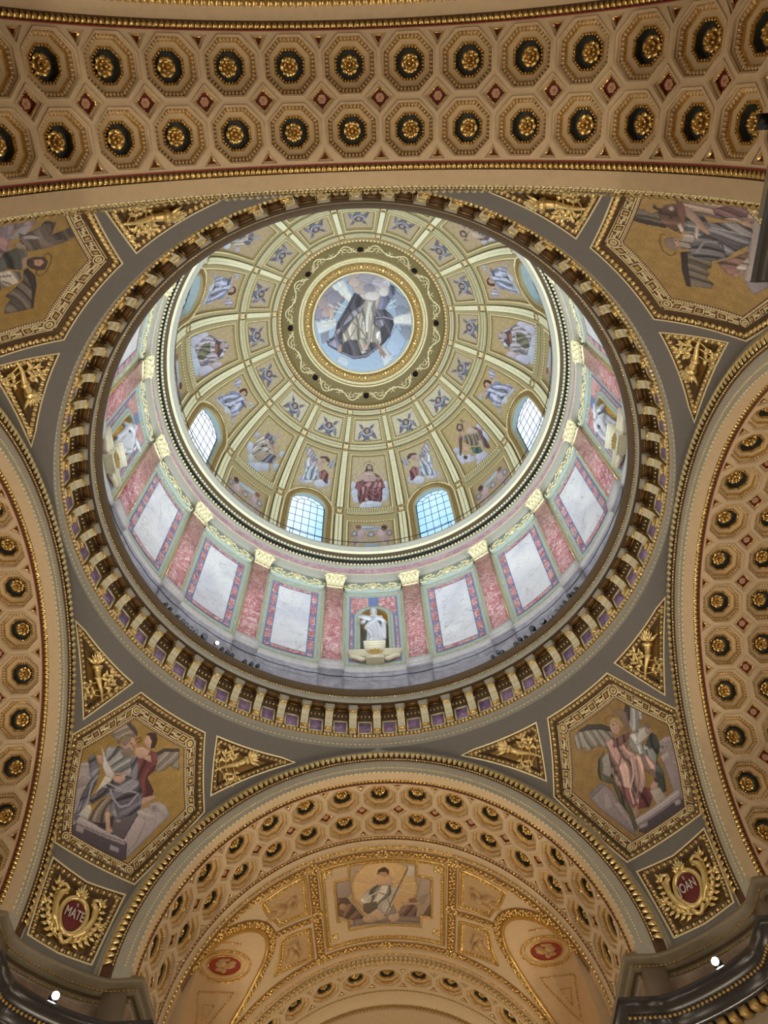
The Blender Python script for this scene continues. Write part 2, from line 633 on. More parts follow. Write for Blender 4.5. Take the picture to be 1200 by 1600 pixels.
room = new('floor', MB().addp(box(-34, 34, -34, 34, -1.9, -1.6)).mesh('floor', 'floor_stone'), kind='structure',
           label='stone floor of the church far below the dome', cat='floor')

# ---- walls of the four arms and of the piers (outside the frame, but they close the room)
def wall(name, label, boxes, m='wall_stone'):
    mb = MB()
    for b in boxes:
        mb.addp(box(*b))
    return new(name, mb.mesh(name, m), kind='structure', label=label, cat='wall')

wall('wall_nave', 'nave walls and end wall behind the camera', [(-7.9, -7.24, -30, -10, -1.6, ZS + .05), (7.24, 7.9, -30, -10, -1.6, ZS + .05), (-8, 8, -30.6, -30, -1.6, 22)])
wall('wall_left', 'walls of the transept beyond the olive arch', [(-24, -10, -7.9, -7.24, -1.6, ZS + .05), (-24, -10, 7.24, 7.9, -1.6, ZS + .05), (-24.6, -24, -8, 8, -1.6, 22)])
wall('wall_right', 'walls of the transept beside the bull mosaic', [(10, 24, -7.9, -7.24, -1.6, ZS + .05), (10, 24, 7.24, 7.9, -1.6, ZS + .05), (24, 24.6, -8, 8, -1.6, 22)])
wall('wall_choir', 'walls of the choir below the side lunettes', [(-7.9, -7.24, 10, 14.4, -1.6, ZS + .05), (7.24, 7.9, 10, 14.4, -1.6, ZS + .05),
                                 (-7.9, -7.24, 14.4, 19.6, -1.6, 11.5), (7.24, 7.9, 14.4, 19.6, -1.6, 11.5),
                                 (-7.9, -7.24, 19.6, 26, -1.6, ZS + .05), (7.24, 7.9, 19.6, 26, -1.6, ZS + .05)])

# ---- plan of a pier: arm wall, short return, concave quarter, return, arm wall (the +x,+y pier)
def pier_path(d):
    """Plan polyline of the pier face moved d into the crossing."""
    A = 10.33
    P0, P3 = np.array([7.95 - .75 * d, A - d]), np.array([A - d, 7.95 - .75 * d])
    P1, P2 = np.array([8.62 - .85 * d, A - d]), np.array([A - d, 8.62 - .85 * d])
    t = np.linspace(0, 1, 25)[:, None]
    bez = (1 - t) ** 3 * P0 + 3 * (1 - t) ** 2 * t * P1 + 3 * (1 - t) * t ** 2 * P2 + t ** 3 * P3
    pts = [(RV - d, 26.0), (RV - d, A - d)] + [tuple(p) for p in bez] + [(A - d, RV - d), (26.0, RV - d)]
    return np.array(pts)

PIER_PROF = [(0.02, 13.72), (0.44, 13.36), (0.48, 13.3), (0.46, 13.22), (0.34, 13.18), (0.30, 13.06), (0.20, 13.0), (0.12, 12.96), (0.07, 12.86),
             (0.06, 12.84), (0.06, 12.06), (0.14, 12.0), (0.16, 11.9), (0.2, 11.84), (0.95, 11.8), (1.16, 11.78), (1.2, 11.7), (1.18, 11.56),
             (1.08, 11.42), (0.98, 11.36), (0.96, 11.3), (0.96, 11.06), (0.9, 11.0), (0.62, 10.98), (0.58, 10.86), (0.46, 10.74), (0.44, 10.3),
             (0.2, 10.2), (0.16, 9.4), (0.0, 9.3), (0.0, -1.6)]
PIER_MAT = [0] * 9 + [1] + [2] * 20
PIER_MAT[9] = 1
PIER_PROF = [(d, z + .18 if z > 5 else z) for d, z in PIER_PROF]
def build_pier_mesh():
    rows = [pier_path(d) for d, z in PIER_PROF]
    V = np.concatenate([np.column_stack([r, np.full(len(r), z)]) for r, (d, z) in zip(rows, PIER_PROF)])
    m = len(rows[0])
    mb = MB()
    mb.V.append(V)
    mb.n = len(V)
    G = grid_faces(len(rows), m).reshape(len(rows) - 1, m - 1, 4)
    for i in range(len(rows) - 1):
        mb.F.append((G[i], 1 if i == 9 else (4 if i == 6 else 0) if i < 9 else (2 if i < 24 else 3)))
    return mb.mesh('pier', ['cornice_bronze', 'marble_brown', 'black_marble', 'wall_stone', 'bronze_dark'])

pier_me = build_pier_mesh()
def strip_along(mb, pts, z, step, unit, mi=0):
    P, T = resample(pts, step)
    T = unitv(np.column_stack([T, np.zeros(len(T))]))
    O = np.column_stack([P, np.full(len(P), z)])
    U = np.tile([0, 0, 1.0], (len(P), 1))
    Nn = np.cross(T, U)
    s = np.sign((Nn[:, :2] * -P).sum(1))[:, None]
    add_arr(mb, unit, O, T, Nn * s, U, mi)

mb = MB()
strip_along(mb, pier_path(0.34)[1:-1], 13.25, 0.12, scaled(BEAD, 0.13, 0.05, 0.05))
strip_along(mb, pier_path(0.12)[1:-1], 13.06, 0.12, scaled(BEAD, 0.13, 0.05, 0.05))
pb1 = mb.mesh('gold_line', 'gold_dull', True)
mb = MB()
strip_along(mb, pier_path(1.02)[1:-1], 11.51, 0.13, scaled(BEAD, 0.11, 0.09, 0.09))
pb2 = mb.mesh('bead_course', 'gold_dull', True)
mb = MB()
strip_along(mb, pier_path(0.76)[1:-1], 11.08, 0.34, box(-0.1, 0.1, -0.18, 0.16, -0.12, 0.06))
pb3 = mb.mesh('dentil_course', 'gold_dull')
PIERLAB = {0: 'concave pier cornice with brown marble band and the bright lamp beneath the JOAN cartouche', 1: 'concave pier cornice with brown marble band beneath the MATE cartouche',
           2: 'pier cornice of the nave beside the olive eagle mosaic', 3: 'pier cornice of the nave beside the bull mosaic'}
piers = []
for k in range(4):
    p = new('pier_wall', pier_me, rot=(0, 0, R_(90 * k)), kind='structure', label=PIERLAB[k], cat='pier')
    new('gold_line', pb1, p, kind='stuff')
    new('bead_course', pb2, p, kind='stuff')
    new('dentil_course', pb3, p, kind='stuff')
    piers.append(p)

# ---------------------------------------------------------------- coffered vault, built over +y, turned to the other arms
def vfn(u, v, off):
    a = u / RV
    r = RV + off
    return np.stack([r * np.sin(a), v + 0 * u, ZS + r * np.cos(a)], 1)

PCELL = R_(CELL) * RV
V1, V2 = 11.25, 12.65
VM = 0.5 * (V1 + V2)
OCT_A = 0.585
DIA = 0.30
def octagon(a, cx=0, cy=0):
    R = a / math.cos(math.pi / 8)
    return [(cx + R * math.cos(math.pi / 8 + k * math.pi / 4), cy + R * math.sin(math.pi / 8 + k * math.pi / 4)) for k in range(8)]

def vault_lattice(idx):
    h = PCELL / 2
    t = 0.2
    cell = [(-h, 10.52), (h, 10.52), (h, 10.60), (h - t, 10.60), (h, 10.90), (h, VM - DIA), (h - DIA, VM), (h, VM + DIA), (h, 12.97), (h - t, 13.27), (h, 13.27),
            (h, 13.36), (-h, 13.36), (-h, 13.27), (-h + t, 13.27), (-h, 12.97), (-h, VM + DIA), (-h + DIA, VM), (-h, VM - DIA), (-h, 10.90), (-h + t, 10.60), (-h, 10.60)]
    holes = [octagon(OCT_A, 0, V1), octagon(OCT_A, 0, V2)]
    V, F, loops = region(cell, holes, 0.25, 0.3)
    mb = MB()
    for k in idx:
        mb.add(vfn(V[:, 0] + k * PCELL, V[:, 1], 0 * V[:, 0]), F)
        # raised fillets following the octagons, diamonds and triangles
        for cy in (V1, V2):
            ribbon(mb, vfn, octagon(OCT_A + .035, k * PCELL, cy), .03, .022, 0, True, 0, 1.0)
        ribbon(mb, vfn, [((k + .5) * PCELL + x, VM + y) for x, y in ((DIA + .05, 0), (0, DIA + .05), (-DIA - .05, 0), (0, -DIA - .05))], .03, .022, 0, True, 0, 1.0)
        for cy in (V1, V2):
            for fr, to in ((0.0, 0.07),):
                l = np.array(octagon(OCT_A, k * PCELL, cy))
                a = vfn(l[:, 0], l[:, 1], np.full(8, fr))
                b = vfn(l[:, 0], l[:, 1], np.full(8, to))
                mb.add(np.concatenate([a, b]), np.array([(i, (i + 1) % 8, 8 + (i + 1) % 8, 8 + i) for i in range(8)]))
    return mb

def arc_strip(prof, a0, a1, n=120):
    """Profile (y, r) swept over the vault angle (degrees from the crown)."""
    a = R_(np.linspace(a0, a1, n))
    prof = np.asarray(prof, float)
    V = np.stack([prof[None, :, 1] * np.sin(a)[:, None], np.broadcast_to(prof[None, :, 0], (n, len(prof))), ZS + prof[None, :, 1] * np.cos(a)[:, None]], -1)
    return V.reshape(-1, 3), grid_faces(n, len(prof))

def arc_units(mb, unit, y, r, step, a0=-88, a1=88, mi=0, face=False):
    """Units along the arch; unit x along the arc, z inward (to the axis) or, with face, toward the crossing (-y)."""
    n = int(round(R_(a1 - a0) * r / step))
    a = R_(a0 + (np.arange(n) + 0.5) * (a1 - a0) / n)
    O = np.stack([r * np.sin(a), np.full(n, y), ZS + r * np.cos(a)], 1)
    T = np.stack([np.cos(a), 0 * a, -np.sin(a)], 1)
    I = np.stack([-np.sin(a), 0 * a, -np.cos(a)], 1)
    Y = np.tile([0, -1.0, 0], (n, 1))
    if face:
        add_arr(mb, unit, O, T, I, Y, mi)
    else:
        add_arr(mb, unit, O, T, -Y, I, mi)

def leaf_unit(w, l, h):
    """Small folded acanthus tip: w along the strip, l across, h high."""
    V = np.array([(-.5 * w, -.5 * l, 0), (.5 * w, -.5 * l, 0), (-.42 * w, 0, h * .6), (.42 * w, 0, h * .6), (0, -.35 * l, h * .7), (0, .05 * l, h), (0, .5 * l, h * .55), (-.2 * w, .4 * l, .2 * h), (.2 * w, .4 * l, .2 * h)])
    F = [(0, 4, 2), (4, 5, 2), (1, 3, 4), (4, 3, 5), (2, 5, 7), (5, 6, 7), (5, 3, 8), (5, 8, 6)]
    return V, F

def egg_unit(w, l, h):
    V, F = ball(0.34 * w, 0.46 * l, h, 6, 2, True)
    D = np.array([(.42 * w, -.45 * l, 0), (.5 * w, .5 * l, h * .5), (.58 * w, -.45 * l, 0), (.5 * w, -.45 * l, h * .7)])
    n = len(V)
    return np.concatenate([V, D]), list(F) + [(n, n + 1, n + 3), (n + 1, n + 2, n + 3)]

def vault_shell(a_lim=90.9):
    mb = MB()
    # soffit margin, band grounds, outer margin (0 tan, 1 red line, 2 gold ground)
    mb.addp(arc_strip([(10.0, RV), (10.34, RV)], -a_lim, a_lim), 0)
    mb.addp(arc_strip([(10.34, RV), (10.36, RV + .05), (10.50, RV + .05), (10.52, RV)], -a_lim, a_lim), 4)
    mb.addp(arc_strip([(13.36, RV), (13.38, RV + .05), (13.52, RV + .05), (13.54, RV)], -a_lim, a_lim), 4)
    mb.addp(arc_strip([(13.54, RV), (13.78, RV), (13.80, RV - .05), (13.98, RV - .05), (14.0, RV + .3)], -a_lim, a_lim), 0)
    mb.addp(arc_strip([(10.515, RV - .012), (10.545, RV - .012)], -a_lim, a_lim), 1)
    mb.addp(arc_strip([(13.335, RV - .012), (13.365, RV - .012)], -a_lim, a_lim), 1)
    # archivolt standing on the wall plane over the crossing
    f = 10.0
    mb.addp(arc_strip([(f, RV), (f - .02, RV + .03), (f - .02, 7.44), (f - .06, 7.47), (f - .06, 7.76)], -a_lim, a_lim), 3)
    mb.addp(arc_strip([(f - .06, 7.76), (f - .10, 7.79), (f - .11, 7.82), (f - .11, 8.10)], -a_lim, a_lim), 4)  # brown ground carries the shade between the leaves
    mb.addp(arc_strip([(f - .11, 8.10), (f - .14, 8.11), (f - .14, 8.14), (f - .02, 8.17), (f - .0, 8.5)], -a_lim, a_lim), 3)
    mb.addp(arc_strip([(10.03, 8.45), (10.05, RV + .6), (14.15, RV + .6), (14.15, RV + .03)], -a_lim, a_lim, 50), 0)
    return mb

IDX = range(-8, 9)
lattice_mb = vault_lattice(range(-8, 9))
vs = vault_shell()
for V in vs.V:
    pass
for (F, m) in lattice_mb.F:
    vs.F.append((F + vs.n, 0))
vs.V += lattice_mb.V
vs.n += lattice_mb.n
vault_me = vs.mesh('vault', ['plaster_tan', 'red_line', 'gold_dull', 'paint_grey_light', 'undercut_shade'])

mb = MB()
arc_units(mb, leaf_unit(0.13, 0.15, 0.07), 10.43, RV + .05, 0.135)
arc_units(mb, leaf_unit(0.13, 0.15, 0.07), 13.45, RV + .05, 0.135)
me_leafband = mb.mesh('leaf_band', 'gold', False)
mb = MB()
arc_units(mb, leaf_unit(0.2, 0.3, 0.12), 9.86, 7.96, 0.2, face=True)
arc_units(mb, scaled(BEAD, .1, .06, .06), 9.88, 7.80, 0.1, face=True)
me_archleaf = mb.mesh('leaf_moulding', 'gold_bright', False)
mb = MB()
arc_units(mb, scaled(BEAD, .075, .055, .055), 9.95, 7.45, 0.1, face=True)
arc_units(mb, scaled(BEAD, .15, .05, .05), 9.98, RV + .02, 0.17, face=True)
me_archbead = mb.mesh('bead_moulding', 'gold_pale', True)
mb = MB()
arc_units(mb, leaf_unit(0.16, 0.2, 0.08), 13.89, RV - .05, 0.165)
me_edge = mb.mesh('edge_moulding', 'gold', False)

# coffer: local z points into the vault (away from the room), x along the arc, y along the axis
def ring8(mb, a0, z0, a1, z1, mi):
    A, B = np.array(octagon(a0)), np.array(octagon(a1))
    V = np.concatenate([np.column_stack([A, np.full(8, z0)]), np.column_stack([B, np.full(8, z1)])])
    mb.add(V, np.array([(i, (i + 1) % 8, 8 + (i + 1) % 8, 8 + i) for i in range(8)]), mi)

def coffer_mesh():
    mb = MB()
    ring8(mb, 0.60, 0.03, 0.575, 0.06, 0)
    ring8(mb, 0.575, 0.06, 0.50, 0.16, 4)
    ring8(mb, 0.50, 0.16, 0.49, 0.12, 1)
    ring8(mb, 0.49, 0.12, 0.475, 0.18, 1)
    ring8(mb, 0.475, 0.18, 0.37, 0.20, 2)
    ring8(mb, 0.37, 0.20, 0.35, 0.17, 1)
    ring8(mb, 0.35, 0.17, 0.325, 0.24, 1)
    ring8(mb, 0.325, 0.24, 0.30, 0.40, 3)
    O = np.array(octagon(0.30))
    mb.add(np.column_stack([O, np.full(8, 0.40)]), [tuple(range(8))], 3)
    # gold leaves round the inner well
    P, T = resample(np.array(octagon(0.325)), 0.075, True)
    T = unitv(np.column_stack([T, 0 * T[:, 0]]))
    Z = np.tile([0, 0, -1.0], (len(P), 1))
    add_arr(mb, scaled(BEAD, .05, .06, .05), np.column_stack([P, np.full(len(P), .18)]), T, np.cross(Z, T), Z, 1)
    return mb.mesh('coffer', ['plaster_tan', 'gold', 'plaster_ledge', 'coffer_dark', 'egg_ground'])

def coffer_eggs():
    mb = MB()
    O = np.array(octagon(0.54))
    for i in range(8):
        a, b = O[i], O[(i + 1) % 8]
        n = 5
        t = (np.arange(n) + .5) / n
        P = a + (b - a) * t[:, None]
        T = unitv(np.tile(np.append(b - a, 0), (n, 1)))
        inw = unitv(np.column_stack([-P, np.zeros(n)]))
        Z = unitv(np.column_stack([-P / .54 * .6, np.full(n, -0.8)]))
        Y = np.cross(Z, T)
        add_arr(mb, egg_unit(0.094, 0.115, 0.06), np.column_stack([P, np.full(n, .10)]), T, Y, Z)
    return mb.mesh('egg_moulding', 'egg_tan', True)

def rosette_mesh(R=0.215, petals=8, h=0.17, z=0.40, m='gold', two=True):
    """Flower boss: two rings of cupped petals round a knob, opening toward -z."""
    mb = MB()
    for ring, (rr, hh, ph) in enumerate([(R, h * .55, 0.0)] + ([(R * .62, h, 0.4)] if two else [])):
        for k in range(petals):
            a = 2 * math.pi * k / petals + ph
            d = np.array([math.cos(a), math.sin(a)])
            n = np.array([-d[1], d[0]])
            w = rr * math.tan(math.pi / petals) * 0.86
            pts = [(0.15, 0, .5), (0.6, -1, .55), (0.6, 0, 1.05), (0.6, 1, .55), (0.92, -.75, .9), (0.9, 0, 1.15), (0.92, .75, .9), (1.06, 0, .65)]
            V = [np.append(d * rr * u + n * w * v, z - hh * t) for u, v, t in pts]
            mb.add(V, [(0, 1, 2), (0, 2, 3), (1, 4, 5, 2), (2, 5, 6, 3), (4, 7, 5), (5, 7, 6)])
    B = ball(R * .22, R * .22, R * .22, 8, 4)
    mb.add(B[0] + np.array([0, 0, z - h]), B[1])
    D = [(R * .45 * math.cos(t), R * .75 * math.sin(t), z - .015) for t in np.linspace(0, 2 * math.pi, 12, endpoint=False)]
    mb.add(D, [tuple(range(12))])
    return mb.mesh('rosette', m)

me_coffer, me_eggs, me_rosette = coffer_mesh(), coffer_eggs(), rosette_mesh()
me_rosette2 = rosette_mesh(0.21, 6, 0.18)

def diamond_meshes():
    mb = MB()
    def sq(r0, z0, r1, z1, mi):
        A = [(r0, 0), (0, r0), (-r0, 0), (0, -r0)]
        B = [(r1, 0), (0, r1), (-r1, 0), (0, -r1)]
        mb.add([(x, y, z0) for x, y in A] + [(x, y, z1) for x, y in B], [(i, (i + 1) % 4, 4 + (i + 1) % 4, 4 + i) for i in range(4)], mi)
    sq(.31, -.005, .30, .06, 0)
    sq(.30, .06, .24, .04, 0)
    sq(.24, .04, .21, .07, 1)
    sq(.21, .07, .2, .11, 2)
    mb.add([(.2, 0, .11), (0, .2, .11), (-.2, 0, .11), (0, -.2, .11)], [(0, 1, 2, 3)], 2)
    P, T = resample(np.array([(.225, 0), (0, .225), (-.225, 0), (0, -.225)]), .06, True)
    T = unitv(np.column_stack([T, 0 * T[:, 0]]))
    Z = np.tile([0, 0, -1.0], (len(P), 1))
    add_arr(mb, scaled(BEAD, .045, .05, .04), np.column_stack([P, np.full(len(P), .05)]), T, np.cross(Z, T), Z, 1)
    return mb.mesh('diamond_panel', ['plaster_tan', 'gold', 'red_ground'])

me_diamond = diamond_meshes()
me_dflower = rosette_mesh(0.10, 6, 0.05, 0.11, 'rose_dull', False)

def triangle_mesh(flip):
    """Small triangular recess; base toward the band."""
    s = -1 if flip else 1
    T0 = np.array([(-.2, 0), (.2, 0), (0, .30)])
    c = T0.mean(0)
    mb = MB()
    lev = [(1.14, .02, 0), (0.98, .06, 0), (0.62, .065, 0), (0.56, .03, 1), (0.42, .07, 1), (0.36, .11, 2)]
    for (s0, z0, _), (s1, z1, m) in zip(lev, lev[1:]):
        A, B = c + (T0 - c) * s0, c + (T0 - c) * s1
        V = [(x, s * y, z0) for x, y in A] + [(x, s * y, z1) for x, y in B]
        mb.add(V, [(i, (i + 1) % 3, 3 + (i + 1) % 3, 3 + i) for i in range(3)], m)
    B = c + (T0 - c) * .36
    mb.add([(x, s * y, .11) for x, y in B], [(0, 1, 2)], 2)
    return mb.mesh('triangle_recess', ['plaster_tan', 'gold', 'red_ground'])

me_tri, me_trif = triangle_mesh(False), triangle_mesh(True)

def on_vault(a_deg, v, off=0.0, r=RV):
    a = R_(a_deg)
    o = ((r + off) * math.sin(a), v, ZS + (r + off) * math.cos(a))
    return frameM(o, (math.cos(a), 0, -math.sin(a)), (0, 1, 0), (math.sin(a), 0, math.cos(a)))

def furnish_vault(root, lo, hi):
    new('leaf_band', me_leafband, root, kind='stuff')
    new('leaf_moulding', me_archleaf, root, kind='stuff')
    new('bead_moulding', me_archbead, root, kind='stuff')
    new('edge_moulding', me_edge, root, kind='stuff')
    for k in range(lo, hi + 1):
        for j, v in enumerate((V1, V2)):
            c = new('coffer', me_coffer, root, M=on_vault(k * CELL, v))
            new('egg_moulding', me_eggs, c)
            new('rosette', me_rosette if (k + j) % 2 else me_rosette2, c, label='gilt flower boss')
    for k in range(lo - 1, hi + 1):
        a = (k + .5) * CELL
        d = new('diamond_panel', me_diamond, root, M=on_vault(a, VM))
        new('flower', me_dflower, d)
        new('triangle_recess', me_tri, root, M=on_vault(a, 10.60))
        new('triangle_recess', me_trif, root, M=on_vault(a, 13.27))

VLAB = {'front': ('coffered vault over the choir arch below the dome', 0), 'right': ('coffered transept arch beside the winged evangelist mosaic', -90),
        'back': ('coffered nave arch overhead, its full band of coffers in view', 180), 'left': ('coffered transept arch beside the MATE cartouche', 90)}
VR = {'front': (-8, 8), 'right': (-8, 8), 'back': (-8, 8), 'left': (-8, 8)}
vaults = {}
for k, (lab, rz) in VLAB.items():
    v = new('vault_ceiling_' + k, vault_me, rot=(0, 0, R_(rz)), kind='structure', label=lab, cat='vault')
    furnish_vault(v, *VR[k])
    vaults[k] = v

# plain barrel beyond the coffers of the nave and the transepts
mb = MB()
mb.addp(arc_strip([(14.0, RV + .02), (30.0, RV + .02)], -90, 90, 60))
me_barrel = mb.mesh('barrel', 'plaster_tan', True)
for k in ('left', 'right', 'back'):
    new('barrel_ceiling_' + k, me_barrel, rot=(0, 0, R_(VLAB[k][1])), kind='structure', label='plain barrel vault behind the ' + {'left': 'left transept', 'right': 'right transept', 'back': 'nave'}[k] + ' coffers', cat='vault')
# ================================================================== pendentives (built over azimuth 45, turned to the others)
KU = RS * math.cos(R_(25.0))
def pfn(u, v, off):
    ph = R_(45.0) + u / KU
    el = v / RS
    r = RS + off
    return np.stack([r * np.cos(el) * np.sin(ph), r * np.cos(el) * np.cos(ph), ZS + r * np.sin(el)], 1)

def pd(dphi, el):
    return (R_(dphi) * KU, R_(el) * RS)

def arch_limit(el, margin=0.0):
    """dphi where the pendentive meets the wall plane x=10."""
    s = min(1.0, (10.0 - margin) / (RS * math.cos(R_(el))))
    return math.degrees(math.asin(s)) - 45.0

EL0, EL1 = -1.5, 40.35
els = np.linspace(EL0, EL1, 60)
right = [pd(arch_limit(e), e) for e in els]
left = [pd(-arch_limit(e), e) for e in els[::-1]]
PEND_OUT = right + left
HEX = [pd(7.7, 37.0), pd(-7.7, 37.0), pd(-13.1, 26.1), pd(-6.5, 13.2), pd(6.5, 13.2), pd(13.1, 26.1)]
HEX_MID = [pd(6.9, 35.9), pd(-6.9, 35.9), pd(-12.05, 26.0), pd(-5.9, 14.0), pd(5.9, 14.0), pd(12.05, 26.0)]
HEX_IN = [pd(5.5, 33.6), pd(-5.5, 33.6), pd(-10.0, 25.7), pd(-4.7, 15.6), pd(4.7, 15.6), pd(10.0, 25.7)]
def tri_panel(s):
    top = [pd(s * d, 37.3) for d in np.linspace(10.5, 26.5, 9)]
    hyp = []
    for e in np.linspace(37.0, 28.9, 10):
        # parallel to the arch moulding
        hyp.append(pd(s * (arch_limit(e) - 3.1 * (0.75 + 0.25 * (37 - e) / 9)), e))
    return [top[0]] + [p for p in top[1:-1] if abs(p[0]) < abs(hyp[0][0])] + hyp
TRI_P, TRI_M = tri_panel(1), tri_panel(-1)
CART = [pd(5.7, 11.2), pd(0, 10.6), pd(-5.7, 11.2), pd(-4.5, 1.6), pd(0, 1.3), pd(4.5, 1.6)]
mb = MB()
map_region(mb, pfn, PEND_OUT, [HEX, TRI_P, TRI_M, CART], 0.25, 0.45, 0.0, walls=0.10)
pend_me = mb.mesh('pendentive', 'paint_grey')

def frame_rows(poly, m_out='gold_bright'):
    """Gilt egg moulding inside a recessed panel edge plus a dark cove."""
    mb = MB()
    P = np.asarray(poly)
    rows = [(-.05, -.012, 1), (0.0, -.012, 1), (0.02, 0.02, 0), (0.16, 0.07, 0), (0.18, 0.06, 2), (0.27, 0.15, 2)]
    polys = []
    for d, o, mi in rows:
        Q = offset_poly(P, d)
        n = len(Q)
        segs = []
        for i in range(n):
            k = max(1, int(math.ceil(np.linalg.norm(P[i] - P[(i + 1) % n]) / .3)))
            t = np.arange(k)[:, None] / k
            segs.append(Q[i] + (Q[(i + 1) % n] - Q[i]) * t)
        polys.append((np.concatenate(segs), o, mi))
    for (A, oa, _), (B, ob, mi) in zip(polys, polys[1:]):
        n = len(A)
        V = np.concatenate([pfn(A[:, 0], A[:, 1], np.full(n, oa)), pfn(B[:, 0], B[:, 1], np.full(n, ob))])
        mb.add(V, np.array([(i, (i + 1) % n, n + (i + 1) % n, n + i) for i in range(n)]), mi)
    return mb.mesh('frame', ['undercut_shade', 'gold_pale', 'soffit_dark'])

def frame_eggs(poly, w=0.2):
    mb = MB()
    P = offset_poly(poly, 0.095)
    n = len(P)
    string3(mb, pfn, P, w, egg_unit(w, 0.16, 0.09), 0.05, True)
    return mb.mesh('egg_moulding', 'gold_bright', True)

def flat_panel(poly, inset, off, m, name='ground'):
    mb = MB()
    map_region(mb, pfn, offset_poly(poly, inset), (), 0.35, 0.5, off)
    return mb.mesh(name, m)

# Greek key border between the cove and the picture
def key_border():
    mb = MB()
    P, Q = np.array(HEX_MID), np.array(HEX_IN)
    for rows in (((P, .15), (Q, .15)),):
        (A, oa), (B, ob) = rows
        seg = []
        n = 6
        AA, BB = [], []
        for i in range(n):
            k = max(1, int(math.ceil(np.linalg.norm(A[i] - A[(i + 1) % n]) / .3)))
            t = np.arange(k)[:, None] / k
            AA.append(A[i] + (A[(i + 1) % n] - A[i]) * t)
            BB.append(B[i] + (B[(i + 1) % n] - B[i]) * t)
        AA, BB = np.concatenate(AA), np.concatenate(BB)
        m = len(AA)
        V = np.concatenate([pfn(AA[:, 0], AA[:, 1], np.full(m, oa)), pfn(BB[:, 0], BB[:, 1], np.full(m, ob))])
        mb.add(V, np.array([(i, (i + 1) % m, m + (i + 1) % m, m + i) for i in range(m)]), 0)
    return mb.mesh('border_ground', ['key_ground'])

def key_lines():
    mb = MB()
    P, Q = np.array(HEX_MID), np.array(HEX_IN)
    h, off = 0.012, 0.148
    for i in range(6):
        a, b = P[i], P[(i + 1) % 6]
        c, d = Q[i], Q[(i + 1) % 6]
        def loc(t, w):          # t along the side, w 0 outer .. 1 inner
            o = a + (b - a) * t
            n = c + (d - c) * t
            return o + (n - o) * w
        L = np.linalg.norm((b - a) + (d - c)) / 2
        W = np.linalg.norm(loc(.5, 0) - loc(.5, 1))
        k = max(3, int(round(L / (W * 1.55))))
        lw = 0.037 * (W / .45)
        ribbon(mb, pfn, [loc(0.02, .06), loc(.98, .06)], lw * .7, h, off)
        ribbon(mb, pfn, [loc(0.02, .80), loc(.98, .80)], lw * .7, h, off)
        for j in range(k):
            t0, t1 = 0.07 + (0.86) * j / k, 0.07 + 0.86 * (j + 1) / k
            def q(x, w):
                return loc(t0 + (t1 - t0) * x, .14 + w * .58)
            # framed square with a gilt centre
            ribbon(mb, pfn, [q(.06, .08), q(.44, .08), q(.44, .92), q(.06, .92)], lw, h, off, True)
            V = np.array([q(.16, .28), q(.34, .28), q(.34, .72), q(.16, .72)])
            mb.add(pfn(V[:, 0], V[:, 1], np.full(4, off - h)), [(0, 1, 2, 3)], 1)
            # meander on both sides of a centre bar
            ribbon(mb, pfn, [q(.48, .5), q(.98, .5)], lw, h, off)
            ribbon(mb, pfn, [q(.52, .1), q(.94, .1), q(.94, .36), q(.72, .36), q(.72, .24)], lw, h, off)
            ribbon(mb, pfn, [q(.94, .9), q(.52, .9), q(.52, .64), q(.74, .64), q(.74, .76)], lw, h, off)
        # roundel at the corner
        ctr = (P[i] + Q[i]) / 2
        for rr in (.2, .1):
            C = [ctr + W * rr * 1.7 * np.array([math.cos(t), math.sin(t)]) for t in np.linspace(0, 2 * math.pi, 14, endpoint=False)]
            ribbon(mb, pfn, C, lw, h, off - .004, True)
        C = np.array([ctr + W * .12 * np.array([math.cos(t), math.sin(t)]) for t in np.linspace(0, 2 * math.pi, 10, endpoint=False)])
        mb.add(pfn(C[:, 0], C[:, 1], np.full(10, off - h)), [tuple(range(10))], 1)
    mb2 = mb
    string3(mb2, pfn, offset_poly(HEX_IN, -.05), 0.075, scaled(HBEAD, .05, .05, .03), off, True)
    return mb.mesh('greek_key', ['gold_pale', 'gold'])

me_hexframe, me_hexeggs = frame_rows(HEX), frame_eggs(HEX)
me_keyg, me_keyl = key_border(), key_lines()
me_trifr = [(frame_rows(t), frame_eggs(t, .19), flat_panel(t, .27, .15, 'gold_ground')) for t in (TRI_P, TRI_M)]
me_cartfr = (frame_rows(CART), frame_eggs(CART, .19), flat_panel(CART, .27, .15, 'gold_ground'))

# torch with branches, modelled in the plane of a triangular panel (x toward the tip, z out into the room)
def relief_tube(mb, pts, r, mi=0, n=6):
    P = np.asarray(pts, float)
    if len(P) > 2:
        t = np.r_[0, np.cumsum(np.linalg.norm(np.diff(P, axis=0), axis=1))]
        s = np.linspace(0, t[-1], max(len(P) * 3, 5))
        rr = np.interp(s, t, np.broadcast_to(np.asarray(r, float), (len(P),)))
        P = np.stack([np.interp(s, t, P[:, k]) for k in range(3)], 1)
    else:
        rr = r
    mb.addp(tube(P, rr, n), mi)

def leaflet(mb, o, d, l, w, up=0.06, mi=0):
    """Pointed leaf from o along d (2-D) with a raised midrib."""
    d = np.asarray(d, float)
    d = d / np.linalg.norm(d)
    n = np.array([-d[1], d[0]])
    o = np.asarray(o, float)
    p = lambda a, b, z: np.append(o[:2] + d * l * a + n * w * b, o[2] + z)
    V = [p(0, 0, 0), p(.45, -.5, .25 * up), p(.45, 0, up), p(.45, .5, .25 * up), p(1, 0, .5 * up)]
    mb.add(V, [(0, 1, 2), (0, 2, 3), (1, 4, 2), (2, 4, 3)], mi)

